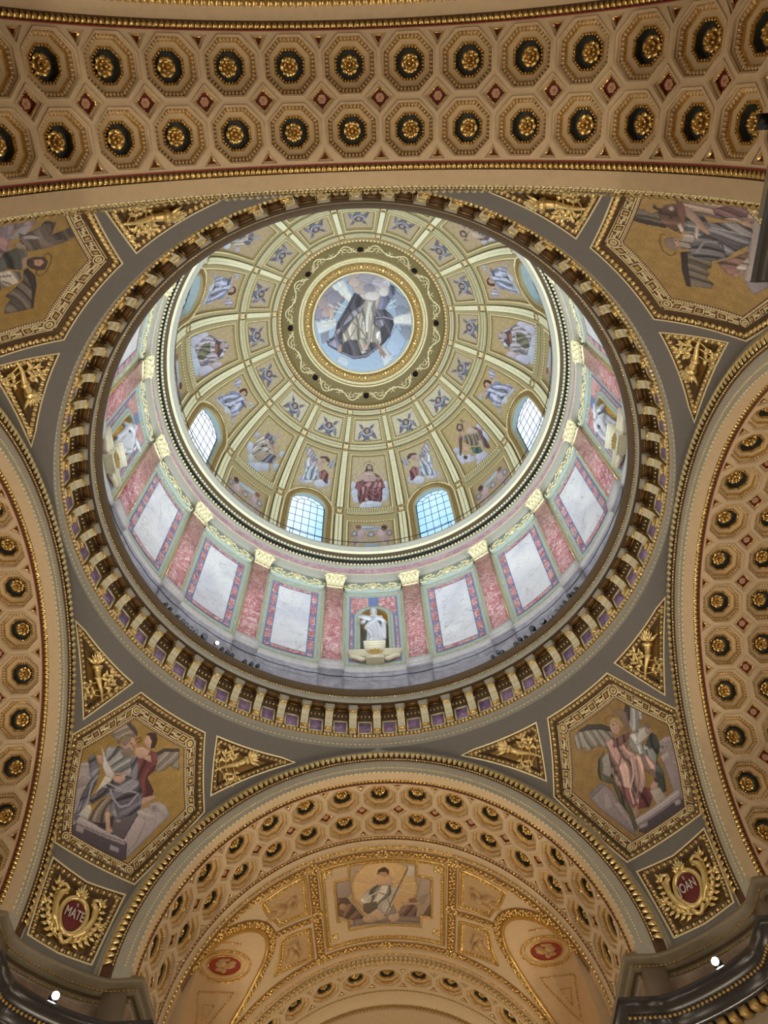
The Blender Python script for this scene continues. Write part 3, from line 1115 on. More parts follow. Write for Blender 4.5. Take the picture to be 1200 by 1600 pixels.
def torch_mesh():
    mb = MB()
    relief_tube(mb, [(-.75, -.28, .06), (-.35, -.1, .1), (.1, 0, .12), (.42, .16, .12)], [.035, .06, .1, .13])
    relief_tube(mb, [(.40, .13, .14), (.5, .2, .14)], [.17, .19], n=8)
    relief_tube(mb, [(.08, -.02, .12), (.14, 0.02, .12)], [.14, .14], n=8)
    rnd = random.Random(3)
    for k in range(12):                                     # flame
        a = 0.45 + rnd.uniform(-.9, .9)
        leaflet(mb, (.5, .2, .13), (math.cos(a), math.sin(a)), rnd.uniform(.3, .55), .13, .12)
    for s in (1, -1):                                       # branches
        for st in ((-.3, -.1), (-.05, -.03), (-.5, -.18)):
            ang = 0.35 + s * rnd.uniform(.9, 1.35)
            L = rnd.uniform(.45, .7)
            pts = [(st[0] + L * t * math.cos(ang + .3 * s * t), st[1] + L * t * math.sin(ang + .3 * s * t), .07) for t in np.linspace(0, 1, 4)]
            relief_tube(mb, pts, .022)
            for i, p in enumerate(pts[1:]):
                for sd in (-1, 1):
                    b = ang + sd * .8 + rnd.uniform(-.5, .5)
                    leaflet(mb, p, (math.cos(b), math.sin(b)), rnd.uniform(.18, .34), .12, .11)
            leaflet(mb, pts[-1], (math.cos(ang), math.sin(ang)), .22, .11, .07)
            B = ball(.04, .04, .04, 6, 3)
            mb.add(B[0] + np.array(pts[2]) + np.array([.05, .05, .03]), B[1])
    return mb.mesh('torch_relief', 'gold_bright')

def cartouche_mesh():
    """Scrolled shield frame with acanthus, crown leaves and palm branches."""
    mb = MB()
    th = np.linspace(0, 2 * math.pi, 28, endpoint=False)
    ring = [(0.34 * math.sin(t) * (1.1 - .18 * (1 - math.cos(t)) / 2), 0.02 + 0.43 * math.cos(t), .13) for t in th]
    mb.addp(tube(ring, .07, 8, True))
    for s in (-1, 1):
        relief_tube(mb, [(s * .2, -.42, .12), (s * .42, -.18, .16), (s * .52, .15, .14), (s * .5, .38, .14), (s * .36, .5, .18)], [.06, .09, .08, .1, .05])
        sp = [(s * (.45 + (.16 - .02 * k) * math.cos(1.2 * k)), .48 + (.16 - .02 * k) * math.sin(1.2 * k), .16) for k in range(6)]
        relief_tube(mb, sp, [.05, .05, .045, .04, .035, .03])
        relief_tube(mb, [(s * .16, -.46, .14), (s * .08, -.58, .16), (0, -.62, .12)], .06)
        rnd = random.Random(11 + s)
        for base, ang, L, nn in (((s * .15, -.5), math.pi / 2 - s * .95, 1.15, 9), ((s * .1, -.55), math.pi / 2 - s * 1.35, .85, 7)):
            pts = [(base[0] + L * t * math.cos(ang + s * .55 * t), base[1] + L * t * math.sin(ang + s * .55 * t), .07 + .03 * math.sin(t * 3)) for t in np.linspace(0, 1, nn)]
            relief_tube(mb, pts, .022)
            for i, p in enumerate(pts[1:], 1):
                for sd in (-1, 1):
                    b = ang + s * .55 * i / nn + sd * .85
                    leaflet(mb, p, (math.cos(b), math.sin(b)), .24 - .008 * i, .1, .1)
            leaflet(mb, pts[-1], (math.cos(ang + s * .55), math.sin(ang + s * .55)), .25, .11, .08)
    for k in range(7):
        a = math.pi / 2 + (k - 3) * .33
        leaflet(mb, (0, .44, .15), (math.cos(a), math.sin(a)), .32 - .03 * abs(k - 3), .12, .13)
    B = ball(.07, .07, .08, 8, 4)
    mb.add(B[0] + np.array([0, .5, .22]), B[1])
    return mb.mesh('scroll_frame', 'gold_bright')

def shield_mesh():
    mb = MB()
    V, F = ball(.30, .40, .10, 20, 5, True)
    mb.add(V * np.array([1 - 0 * 1, 1, 1]) + np.array([0, .02, .1]), F)
    return mb.mesh('shield', 'red_ground', True)

me_torch, me_cart, me_shield = torch_mesh(), cartouche_mesh(), shield_mesh()

def on_pend(u, v, off=0.0, rot=0.0):
    """Local matrix on the pendentive sphere, x horizontal to growing azimuth, y up the slope, z into the room."""
    e = 1e-3
    f = lambda a, b: pfn(np.array([a]), np.array([b]), np.array([off]))[0]
    o = f(u, v)
    X = unitv(f(u + e, v) - o)
    Y = unitv(f(u, v + e) - o)
    Z = np.cross(X, Y)
    X2 = math.cos(rot) * X + math.sin(rot) * Y
    Y2 = np.cross(Z, X2)
    return frameM(o, X2, Y2, Z)

def text_mesh(s, size, m, depth=0.012):
    c = bpy.data.curves.new('t', 'FONT')
    c.body = s
    c.size = size
    c.extrude = depth
    c.align_x, c.align_y = 'CENTER', 'CENTER'
    o = bpy.data.objects.new('t', c)
    COL.objects.link(o)
    bpy.context.view_layer.update()
    me = bpy.data.meshes.new_from_object(o.evaluated_get(bpy.context.evaluated_depsgraph_get()))
    bpy.data.objects.remove(o)
    me.materials.clear()
    me.materials.append(MATS[m])
    return me

PEND = {'NE': (0, 'JOAN', 'grey pendentive with the winged evangelist in a red robe'), 'NW': (90, 'MATE', 'grey pendentive with the writing evangelist and the angel'),
        'SW': (180, None, 'grey pendentive with the haloed figure and dark wing, cut by the nave arch'), 'SE': (270, None, 'grey pendentive with the old man and the bull')}
pends = {}
WHO = {'NE': 'winged evangelist mosaic', 'NW': 'angel and evangelist mosaic', 'SW': 'dark-winged saint mosaic', 'SE': 'bull mosaic'}
for key, (rz, word, lab) in PEND.items():
    root = new('pendentive_wall', pend_me, rot=(0, 0, R_(rz)), kind='structure', label=lab, cat='pendentive')
    pends[key] = root
    for i, s in enumerate((1, -1)):
        fr, eg, gr = me_trifr[i]
        t = new('torch_panel', None, rot=(0, 0, R_(rz)), label='gilt torch relief in triangular frame %s the %s' % (
            {('NE', 1): 'on the transept side of', ('NE', -1): 'on the choir side of', ('NW', 1): 'on the choir side of', ('NW', -1): 'on the transept side of',
             ('SW', 1): 'on the transept side of', ('SW', -1): 'on the nave side of', ('SE', 1): 'on the nave side of', ('SE', -1): 'on the transept side of'}[(key, s)], WHO[key]), cat='relief', group='gilt torch reliefs')
        new('frame', fr, t)
        new('egg_moulding', eg, t, kind='stuff')
        new('ground', gr, t)
        M = on_pend(*pd(s * 15.6, 34.3), 0.14, rot=(0.25 if s > 0 else math.pi - 0.25))
        o = new('torch', me_torch, t)
        o.matrix_local = M @ (Matrix.Scale(1.0, 4) if s > 0 else Matrix.Diagonal((1.0, -1.0, 1.0, 1)))
    if word:
        t = new('cartouche', None, rot=(0, 0, R_(rz)), label='gilt scrolled cartouche with red shield lettered ' + word, cat='cartouche', group='lettered cartouches')
        new('frame', me_cartfr[0], t)
        new('egg_moulding', me_cartfr[1], t, kind='stuff')
        new('ground', me_cartfr[2], t)
        M = on_pend(*pd(0, 5.9), 0.14)
        M = M @ Matrix.Scale(1.22, 4)
        o = new('scroll_frame', me_cart, t, M=M)
        sh = new('shield', me_shield, t, M=M, label='dark red oval shield with pale letters')
        new('lettering', text_mesh('S', 0.12, 'letter_silver'), sh, M=Matrix.Translation((0, .26, .19)))
        new('lettering', text_mesh(word, 0.24, 'letter_silver'), sh, M=Matrix.Translation((0, .03, .215)) @ Matrix.Diagonal((.85, 1.35, 1, 1)))
# ================================================================== ring entablature between the pendentives and the drum
ring_prof = [(10.35, 21.9), (9.99, 22.02), (9.97, 22.06), (9.97, 22.22), (9.93, 22.26), (9.93, 22.30), (9.945, 22.33), (9.945, 22.56), (9.90, 22.60), (9.90, 22.74),
             (9.94, 22.78), (9.94, 23.60)]
mb = MB()
mb.addp(revolve(ring_prof[:9]), 0)
mb.addp(revolve(ring_prof[8:10]), 3)
mb.addp(revolve(ring_prof[9:]), 1)
mb.addp(revolve([(9.94, 23.60), (9.92, 23.63), (9.86, 23.82), (9.84, 23.88), (9.80, 23.93), (9.36, 23.97)]), 1)
mb.addp(revolve([(9.36, 23.97), (9.345, 23.99), (9.345, 24.22), (9.36, 24.25), (9.36, 24.33)]), 0)
mb.addp(revolve([(9.36, 24.33), (9.30, 24.34), (9.22, 24.38), (9.16, 24.44), (9.13, 24.47), (9.13, 24.53), (10.6, 24.56)]), 2)
ring = new('trim_1', mb.mesh('ring_entablature', ['paint_grey_light', 'soffit_dark', 'bronze_dark', 'gold_dull']), kind='structure',
           label='circular entablature with gilt consoles ringing the foot of the drum', cat='entablature')
def ring_units(name, unit, r, z, n, m, smooth=True, parent=None, ph=0.0, tilt=0.0):
    mbx = MB()
    O, X, Y, Z = ringf(ph + np.arange(n) * 360.0 / n, r, z)
    if tilt:
        c, s = math.cos(tilt), math.sin(tilt)
        Y, Z = c * Y + s * Z, c * Z - s * Y
    add_arr(mbx, unit, O, X, Y, Z)
    return new(name, mbx.mesh(name, m, smooth), parent or ring, kind='stuff')
# note: unit y points into the room on rings
def yup(u):
    """Turn a unit whose z faces out of the surface so that its y faces into the room."""
    V = u[0]
    return np.stack([V[:, 0], V[:, 2], V[:, 1]], 1), u[1]
ring_units('bead_course', scaled(BEAD, .16, .06, .06), 9.945, 22.275, 360, 'gold_pale')
ring_units('bead_course', scaled(BEAD, .15, .15, .14), 9.87, 22.67, 420, 'gold_bright')
ring_units('egg_moulding', yup(egg_unit(.15, .16, .09)), 9.90, 23.72, 400, 'gold', tilt=0.5)
ring_units('bead_course', scaled(BEAD, .10, .07, .07), 9.345, 24.29, 560, 'gold_bright')
ring_units('bead_course', scaled(BEAD, .06, .05, .04), 9.93, 23.50, 620, 'gold')

def console_meshes():
    prof = [(0, .06), (.10, .04), (.155, .10), (.15, .22), (.12, .34), (.15, .5), (.23, .68), (.33, .82), (.40, .92), (.40, 1.0), (.36, 1.03), (0, 1.03)]   # (into the room, up)
    mb = MB()
    w = .145
    n = len(prof)
    V = [(-w, d, z) for d, z in prof] + [(w, d, z) for d, z in prof]
    F = [(i, i + 1, n + i + 1, n + i) for i in range(n - 1)]
    mb.add(V, F, 0)
    mb.add(V, [tuple(range(n)), tuple(range(2 * n - 1, n - 1, -1))], 1)
    for d, z, r in ((.17, .12, .07), (.38, .92, .05)):          # volutes
        a = np.linspace(0, 2 * np.pi, 8, endpoint=False)
        P = np.array([(-w - .02, d, z), (w + .02, d, z)])
        Vt = [(x, d + r * math.cos(t), z + r * math.sin(t)) for x in (-w - .02, w + .02) for t in a]
        mb.add(Vt, [(i, (i + 1) % 8, 8 + (i + 1) % 8, 8 + i) for i in range(8)] + [tuple(range(8)), tuple(range(15, 7, -1))], 1)
    body = mb.mesh('console', ['console_cream', 'gold'])
    mb = MB()                                                   # leaf on the face
    for zz, dd, l in ((.86, .36, .2), (.66, .24, .18), (.46, .16, .16)):
        for sx in (-1, 0, 1):
            V = [(sx * .08 - .05, dd + .0, zz), (sx * .08 + .05, dd, zz), (sx * .08, dd + .05, zz - .05), (sx * .09, dd - .02, zz - l)]
            mb.add(V, [(0, 1, 2), (0, 2, 3), (1, 3, 2)])
    leaf = mb.mesh('console_leaf', 'gold_pale')
    mb = MB()
    mb.addp(box(-.19, .19, .30, .52, 1.08, 1.15))
    mb.addp(box(-.165, .165, .26, .49, 1.02, 1.08))
    return body, leaf, mb.mesh('console_cap', 'paint_grey_light')

me_con, me_conleaf, me_concap = console_meshes()
def frieze_panel():
    mb = MB()
    w, h = .29, .34
    mb.addp(box(-w, w, -.02, .02, -h, h), 0)
    for x0, x1, z0, z1 in ((-w, w, h - .06, h), (-w, w, -h, -h + .06), (-w, -w + .06, -h, h), (w - .06, w, -h, h)):
        mb.addp(box(x0, x1, 0, .05, z0, z1), 1)
    return mb.mesh('frieze_panel', ['marble_purple', 'gold_pale'])

def soffit_panel():
    mb = MB()
    # local y into the room (down-slope radius), z up; panel hangs under the soffit
    mb.addp(box(-.30, .30, .10, .46, -.02, .02), 0)
    for x0, x1, y0, y1 in ((-.30, .30, .42, .46), (-.30, .30, .10, .14), (-.30, -.26, .10, .46), (.26, .30, .10, .46)):
        mb.addp(box(x0, x1, y0, y1, -.07, 0), 1)
    mb.addp(box(-.235, .235, .165, .395, -.035, 0), 2)
    return mb.mesh('soffit_panel', ['soffit_brown', 'soffit_dark', 'soffit_brown'])

def soffit_line():
    mb = MB()
    for x0, x1, y0, y1 in ((-.25, .25, .39, .405), (-.25, .25, .155, .17), (-.25, -.235, .155, .405), (.235, .25, .155, .405)):
        mb.addp(box(x0, x1, y0, y1, -.078, -.04), 0)
    return mb.mesh('gilt_line', 'gold')

me_fp, me_sp, me_sl = frieze_panel(), soffit_panel(), soffit_line()
for k in range(64):
    a = k * 5.625
    c = new('console', me_con, ring, M=ringM(a, 9.94, 22.76), label='cream scroll console' if k == 0 else None)
    new('console_leaf', me_conleaf, c)
    new('console_cap', me_concap, c)
    b = a + 2.8125
    new('frieze_panel', me_fp, ring, M=ringM(b, 9.93, 23.14))
    s = new('soffit_panel', me_sp, ring, M=ringM(b, 9.90, 23.96))
    new('gilt_line', me_sl, s)
# ================================================================== drum
def dfn(u, v, off):
    """u metres round the drum at radius 10, v height, off outward from radius 10.12."""
    a = u / 10.0
    r = 10.12 + off
    return np.stack([r * np.sin(a), r * np.cos(a), v + 0 * u], 1)

def du(deg):
    return R_(deg) * 10.0

NICHE_W, NICHE_B, NICHE_S = 0.68, 28.2, 30.95      # half width, foot, springing of the niche arch
niche_poly = [(-NICHE_W, NICHE_B), (NICHE_W, NICHE_B)] + [(NICHE_W * math.cos(t), NICHE_S + NICHE_W * math.sin(t)) for t in np.linspace(0, math.pi, 17)]
mb = MB()
for k in range(16):
    c = du(22.5 * k)
    h = du(11.25)
    hole = [[(x + c, y) for x, y in niche_poly]] if k % 4 == 0 else []
    map_region(mb, dfn, [(c - h, 24.5), (c + h, 24.5), (c + h, 34.2), (c - h, 34.2)], hole, 0.5, 0.9, 0.0, walls=0.1 if hole else None)
drum = new('drum_wall', mb.mesh('drum', 'paint_green_grey', True), kind='structure', label='cylindrical drum wall with pink marble pilasters under the dome', cat='wall')

# plinth course, white base ledge
mb = MB()
mb.addp(revolve([(10.02, 24.5), (10.02, 26.42), (9.98, 26.46), (9.94, 26.62)]), 0)
mb.addp(revolve([(9.94, 26.62), (9.92, 26.66), (9.92, 26.92), (9.98, 27.0), (10.06, 27.12), (10.14, 27.14)]), 1)
new('plinth', mb.mesh('plinth', ['marble_grey', 'stone_ledge']), drum)

def curved_box(mb, a0, a1, r0, r1, z0, z1, mi=0, n=4):
    """Block following the ring: r0 outer, r1 inner face."""
    a = R_(np.linspace(a0, a1, n))
    V = []
    for t in a:
        for r, z in ((r0, z0), (r1, z0), (r1, z1), (r0, z1)):
            V.append((r * math.sin(t), r * math.cos(t), z))
    F = grid_faces(n, 4, False, True).tolist() + [(0, 1, 2, 3), (4 * n - 4, 4 * n - 1, 4 * n - 2, 4 * n - 3)]
    mb.add(V, F, mi)

def capital_mesh():
    mb = MB()
    curved_box(mb, -2.9, 2.9, 10.1, 9.60, 33.96, 34.06)
    curved_box(mb, -2.45, 2.45, 10.1, 9.86, 33.2, 33.27)
    V, F = [], []
    for i, (z, d, w) in enumerate(((33.27, 9.9, .42), (33.5, 9.88, .42), (33.75, 9.82, .45), (33.96, 9.7, .5))):
        V += [(-w, d, z), (w, d, z)]
    mb.add(V, [(0, 1, 3, 2), (2, 3, 5, 4), (4, 5, 7, 6)])
    def leafc(x, z0, h, w, out, lean=0):
        P = [(x - w / 2, 9.88, z0), (x + w / 2, 9.88, z0), (x - w * .55 + lean * .5, 9.80, z0 + h * .6), (x + lean * .5, 9.76, z0 + h * .6), (x + w * .55 + lean * .5, 9.80, z0 + h * .6),
             (x - w * .3 + lean, 9.76 - out, z0 + h), (x + w * .3 + lean, 9.76 - out, z0 + h), (x + lean, 9.74 - out * 1.3, z0 + h * .82), (x, 9.80, z0)]
        mb.add(P, [(0, 8, 3, 2), (8, 1, 4, 3), (2, 3, 5), (3, 6, 5), (3, 4, 6), (5, 6, 7)])
    for x in (-.33, -.11, .11, .33):
        leafc(x, 33.26, .3, .2, .06)
    for x in (-.22, 0, .22):
        leafc(x, 33.42, .36, .2, .09)
    for s in (-1, 1):
        leafc(s * .36, 33.5, .36, .18, .1, s * .08)
        a = np.linspace(0, 4.2, 12)
        r = .15 - .024 * a
        P = [(s * (.40 + rr * math.cos(t)), 9.68, 33.82 + rr * math.sin(t)) for t, rr in zip(a, r)]
        mb.addp(tube(P, np.linspace(.05, .03, 12), 6))
        mb.addp(tube([(s * .05, 9.78, 33.5), (s * .2, 9.72, 33.75), (s * .36, 9.66, 33.95)], .04, 6))
    B = ball(.09, .06, .1, 8, 4)
    mb.add(B[0] + np.array([0, 9.60, 33.98]), B[1])
    return mb.mesh('capital', 'gold_pale')

mb = MB()
curved_box(mb, -2.42, 2.42, 10.15, 9.92, 27.12, 33.2, 0, 5)
me_shaft = mb.mesh('shaft', 'marble_pink')
mb = MB()
for s in (-1, 1):
    curved_box(mb, s * 2.52 - .1, s * 2.52 + .1, 10.15, 10.0, 27.12, 33.2, 0, 2)
me_edgeg = mb.mesh('gilt_edge', 'gold_bright')
me_cap = capital_mesh()
mb = MB()
curved_box(mb, -3.2, 3.2, 10.15, 9.74, 26.66, 27.12, 0, 4)
curved_box(mb, -3.35, 3.35, 10.15, 9.70, 26.55, 26.68, 0, 4)
curved_box(mb, -3.0, 3.0, 10.15, 9.80, 24.5, 26.56, 1, 4)
me_pbase = mb.mesh('base', ['stone_ledge', 'marble_grey'])
for k in range(16):
    p = new('pilaster', None, drum, rot=(0, 0, -R_(22.5 * k + 11.25)))
    new('shaft', me_shaft, p)
    new('gilt_edge', me_edgeg, p)
    new('capital', me_cap, p, label='gilt leafy capital' if k == 0 else None)
    new('base', me_pbase, p)

# carved band above the panels, between the capitals
def carved_band():
    mb = MB()
    curved_box(mb, -8.2, 8.2, 10.15, 10.02, 33.12, 33.95, 1, 9)
    mb2 = mb
    rnd = random.Random(5)
    for s in (-1, 1):
        for j, x in enumerate((.25, .6, .95, 1.25)):
            z = 33.5 + .08 * (-1) ** j
            a = np.linspace(0, 5.2, 12)
            rr = .22 - .032 * a
            P = dfn(np.array([s * (x + r * math.cos(t)) for t, r in zip(a, rr)]), np.array([z + r * math.sin(t) * (-1) ** j for t, r in zip(a, rr)]), np.full(12, -.13))
            mb.addp(tube(P, np.linspace(.045, .025, 12), 5))
            for q in range(5):
                t = q * 1.25 + j
                c = dfn(np.array([s * (x + .2 * math.cos(t))]), np.array([z + .2 * math.sin(t)]), np.array([-.14]))[0]
                B = ball(.07, .05, .07, 6, 3)
                mb.add(B[0] + c, B[1])
    B = ball(.14, .1, .2, 8, 4)
    mb.add(B[0] + dfn(np.array([0.]), np.array([33.55]), np.array([-.14]))[0], B[1])
    for t in np.linspace(0.3, 2.84, 7):
        c = dfn(np.array([.2 * math.cos(t)]), np.array([33.6 + .22 * math.sin(t)]), np.array([-.14]))[0]
        B = ball(.05, .05, .09, 6, 3)
        mb.add(B[0] + c, B[1])
    return mb.mesh('carved_band', ['gold_pale', 'paint_green_grey'])

me_carved = carved_band()
for k in range(16):
    new('carved_band', me_carved, drum, rot=(0, 0, -R_(22.5 * k)))

def drum_frame():
    """Gilt beads round a bay."""
    mb = MB()
    x0, z0, z1 = du(7.75), 27.28, 32.98
    string3(mb, dfn, [(-x0, z0), (x0, z0), (x0, z1), (-x0, z1)], .1, scaled(BEAD, .075, .06, .06), -.01, True)
    return mb.mesh('bead_frame', 'gold_bright', True)
me_dframe = drum_frame()

# inlaid marble panel
PX, PZ0, PZ1 = du(6.75), 27.5, 32.72
def panel_meshes():
    q = lambda x0, x1, z0, z1, o=-.02: densify([(x0, z0), (x1, z0), (x1, z1), (x0, z1)], .4)
    mb = MB()
    map_region(mb, dfn, [(-PX, PZ0), (PX, PZ0), (PX, PZ1), (-PX, PZ1)], (), .4, .8, -.02)
    ground = mb.mesh('inlay_ground', 'blue_line')
    mb = MB()
    bx, bz = .36, .30
    map_region(mb, dfn, [(-PX + bx, PZ0 + bz), (PX - bx, PZ0 + bz), (PX - bx, PZ1 - bz), (-PX + bx, PZ1 - bz)], (), .4, .6, -.03)
    field = mb.mesh('field', 'marble_cream', True)
    tiles = []
    e = .045
    for s in (-1, 1):
        xa, xb = s * (PX - e), s * (PX - bx + e)
        x0, x1 = min(xa, xb), max(xa, xb)
        zs = [PZ0 + bz + .02]
        n = 5
        H = (PZ1 - PZ0 - 2 * bz)
        for j in range(n):
            z0 = PZ0 + bz + H * j / n
            tiles.append((x0, x1, z0 + .22, z0 + H / n - .03))
            tiles.append((x0 + .06, x1 - .06, z0 + .05, z0 + .16))
        tiles.append((x0 + .02, x1 - .02, PZ0 + e, PZ0 + bz - .04))
        tiles.append((x0 + .02, x1 - .02, PZ1 - bz + .04, PZ1 - e))
    for z0, z1 in ((PZ0 + e, PZ0 + bz - e), (PZ1 - bz + e, PZ1 - e)):
        tiles.append((-PX + bx + .02, PX - bx - .02, z0, z1))
    return ground, field, tiles

me_pg, me_pf, tiles = panel_meshes()
me_tiles = []
for x0, x1, z0, z1 in tiles:
    mb = MB()
    l = densify([(x0, z0), (x1, z0), (x1, z1), (x0, z1)], .5)
    map_region(mb, dfn, [(x0, z0), (x1, z0), (x1, z1), (x0, z1)], (), .5, 5, -.035)
    me_tiles.append(mb.mesh('inlay_tile', 'marble_pink'))
for k in range(16):
    new('bead_frame', me_dframe, drum, rot=(0, 0, -R_(22.5 * k)), kind='stuff')
    if k % 4 == 0 or k == 8:
        continue
    p = new('marble_panel', None, drum, rot=(0, 0, -R_(22.5 * k)))
    new('inlay_ground', me_pg, p)
    new('field', me_pf, p)
    for m in me_tiles:
        new('inlay_tile', m, p)

# niche bays: inlaid surround, recess, shell, bracket
def niche_meshes():
    mb = MB()                                  # surround: blue ground, pink spandrels
    map_region(mb, dfn, [(-PX, PZ0), (PX, PZ0), (PX, PZ1), (-PX, PZ1)], [[(x * 1.32, (y - NICHE_S) * (1.3 if y > NICHE_S else 1) + NICHE_S) for x, y in niche_poly]], .4, .8, -.02)
    sur = mb.mesh('surround', 'blue_line')
    mb = MB()
    W = NICHE_W * 1.42
    for s in (-1, 1):
        arch = [(s * W * math.cos(t), NICHE_S + W * math.sin(t)) for t in np.linspace(0.25, 1.32, 8)]
        map_region(mb, dfn, [(s * (PX - .07), NICHE_S + .22)] + arch + [(s * .25, PZ1 - .07), (s * (PX - .07), PZ1 - .07)], (), .5, 5, -.03)
        map_region(mb, dfn, [(s * (PX - .06), PZ0 + .5), (s * (W + .05), PZ0 + .5), (s * (W + .05), NICHE_S), (s * (PX - .06), NICHE_S)], (), .5, 5, -.03)
    map_region(mb, dfn, [(-PX + .08, PZ0 + .06), (PX - .08, PZ0 + .06), (PX - .08, PZ0 + .45), (-PX + .08, PZ0 + .45)], (), .5, 5, -.03)
    pink = mb.mesh('spandrel', 'marble_pink')
    mb = MB()                                  # grey moulded architrave
    path = [(x, y) for x, y in niche_poly[1:]] + [niche_poly[0]]
    for k, (sc, w, h) in enumerate(((1.25, .16, .05), (1.08, .12, .08))):
        ribbon(mb, dfn, [(x * sc, (y - NICHE_S) * sc + NICHE_S if y > NICHE_S else y) for x, y in path], w, h, -.02, dens=.2)
    arc = mb.mesh('architrave', 'paint_green_grey')
    mb = MB()
    string3(mb, dfn, [(x * 1.36, (y - NICHE_S) * 1.36 + NICHE_S if y > NICHE_S else y) for x, y in path], .085, scaled(BEAD, .06, .05, .05), -.03)
    string3(mb, dfn, [(x * .99, (y - NICHE_S) * .99 + NICHE_S if y > NICHE_S else y) for x, y in path], .085, scaled(BEAD, .07, .05, .05), -.1)
    bd = mb.mesh('bead_line', 'gold_bright', True)
    mb = MB()                                  # recess: half cylinder with quarter sphere
    th = np.linspace(0, math.pi, 15)
    zz = [NICHE_B, 29.5, NICHE_S]
    V = [(NICHE_W * math.cos(t), 10.15 + .75 * math.sin(t), z) for z in zz for t in th]
    mb.add(V, grid_faces(3, 15))
    V = [(-NICHE_W, 10.1, NICHE_B)] + [(NICHE_W * math.cos(t), 10.15 + .75 * math.sin(t), NICHE_B) for t in th]
    mb.add(V, [tuple(range(len(V)))])
    rec = mb.mesh('recess', 'paint_green_grey', True)
    mb = MB()                                  # fluted shell
    n, m = 9, 41
    V = []
    for i in range(n):
        e = math.pi / 2 * i / (n - 1)
        for j in range(m):
            t = math.pi * j / (m - 1)
            f = 1 - .08 * abs(math.sin(t * 9)) * math.sin(2 * e)
            # rays spring from the foot of the shell
            V.append((NICHE_W * math.cos(t) * math.cos(e) * f, 10.15 + .75 * math.sin(e), NICHE_S - .01 + NICHE_W * math.sin(t) * math.cos(e) * f))
    mb.add(V, grid_faces(n, m))
    shell = mb.mesh('shell', 'shell_gold')
    return sur, pink, arc, bd, rec, shell

me_niche = niche_meshes()
def bracket_mesh():
    mb = MB()
    # stepped shelf: central block and two wings with scrolls (local y = world radius toward +y)
    for x0, x1, yy, z0, z1 in ((-.50, .50, 9.52, 28.26, 28.36), (-.46, .46, 9.56, 28.14, 28.26), (-.42, .42, 9.62, 27.98, 28.14),
                               (-1.24, 1.24, 9.80, 28.02, 28.11), (-1.18, 1.18, 9.84, 27.90, 28.02), (-1.12, 1.12, 9.88, 27.80, 27.90)):
        mb.addp(box(x0, x1, yy, 10.2, z0, z1))
    mb.addp(box(-.36, .36, 9.70, 10.2, 27.46, 27.98))
    mb.addp(box(-.40, .40, 9.66, 10.2, 27.36, 27.46))
    for s in (-1, 1):
        P = [(s * 1.12, 9.94, 27.74), (s * .95, 9.92, 27.70), (s * .78, 9.90, 27.62), (s * .6, 9.88, 27.46), (s * .42, 9.84, 27.44)]
        mb.addp(tube(P, [.1, .1, .12, .11, .06], 8))
    for k in range(7):
        x = -.36 + .12 * k
        B = ball(.05, .05, .055, 6, 3)
        mb.add(B[0] + np.array([x, 9.68, 27.32]), B[1], 0)
    return mb.mesh('shelf', ['console_cream'])
def bracket_gilt():
    mb = MB()
    for k in range(5):
        a = math.pi / 2 + (k - 2) * .5
        o = np.array([0, 9.68, 27.54])
        d = np.array([math.cos(a), 0, math.sin(a)])
        n = np.array([-math.sin(a), 0, math.cos(a)])
        V = [o, o + d * .24 - n * .11 + (0, -.03, 0), o + d * .26 + (0, -.10, 0), o + d * .24 + n * .11 + (0, -.03, 0), o + d * .46]
        mb.add(V, [(0, 1, 2), (0, 2, 3), (1, 4, 2), (2, 4, 3)])
    return mb.mesh('gilt_leaf', 'gold')
me_brk, me_brkg = bracket_mesh(), bracket_gilt()
NICHES = {0: 'front', 4: 'right', 12: 'left'}
BLAB = {0: 'cream scrolled bracket shelf under the white statue facing the camera', 4: 'cream bracket shelf under the statue in the drum on the bull mosaic side',
        12: 'cream bracket shelf under the statue in the drum on the MATE side'}
for k in (0, 4, 12):
    n = new('statue_niche', None, drum, rot=(0, 0, -R_(22.5 * k)))
    for nm, me in zip(('surround', 'spandrel', 'architrave', 'bead_line', 'recess', 'shell'), me_niche):
        new(nm, me, n)
    b = new('bracket_shelf', me_brk, rot=(0, 0, -R_(22.5 * k)), label=BLAB[k], cat='bracket', group='statue brackets')
    new('gilt_leaf', me_brkg, b)

# upper entablature of the drum
mb = MB()
mb.addp(revolve([(10.15, 34.02), (9.95, 34.04), (9.95, 34.22), (9.91, 34.26), (9.91, 34.50), (9.88, 34.53), (9.88, 34.60), (9.95, 34.64)]), 0)
mb.addp(revolve([(9.95, 34.64), (9.95, 35.22)]), 1)
mb.addp(revolve([(9.95, 35.22), (9.86, 35.26), (9.84, 35.36), (9.80, 35.40), (9.80, 35.72), (9.70, 35.78), (9.68, 35.92)]), 0)
mb.addp(revolve([(9.68, 35.92), (9.60, 35.95), (9.46, 35.98)]), 3)
mb.addp(revolve([(9.46, 35.98), (9.44, 36.0), (9.40, 36.06), (9.36, 36.08)]), 2)
mb.addp(revolve([(9.36, 36.08), (9.32, 36.14), (9.20, 36.18), (9.17, 36.24), (9.17, 36.33), (9.24, 36.36), (9.75, 36.38)]), 0)
top_ring = new('trim_2', mb.mesh('drum_cornice', ['paint_grey_light', 'marble_frieze', 'guilloche_cream', 'soffit_dark']), kind='structure',
               label='upper drum cornice with pink marble frieze and pale beads below the dome windows', cat='cornice')
ring_units('bead_course', scaled(BEAD, .09, .07, .07), 9.87, 34.565, 640, 'gold_pale', parent=top_ring)
ring_units('dentil_course', box(-.075, .075, -.05, .14, -.13, .13), 9.80, 35.56, 330, 'black_metal', False, parent=top_ring)
ring_units('bead_course', scaled(BEAD, .15, .14, .14), 9.76, 35.38, 330, 'gold_pale', parent=top_ring)
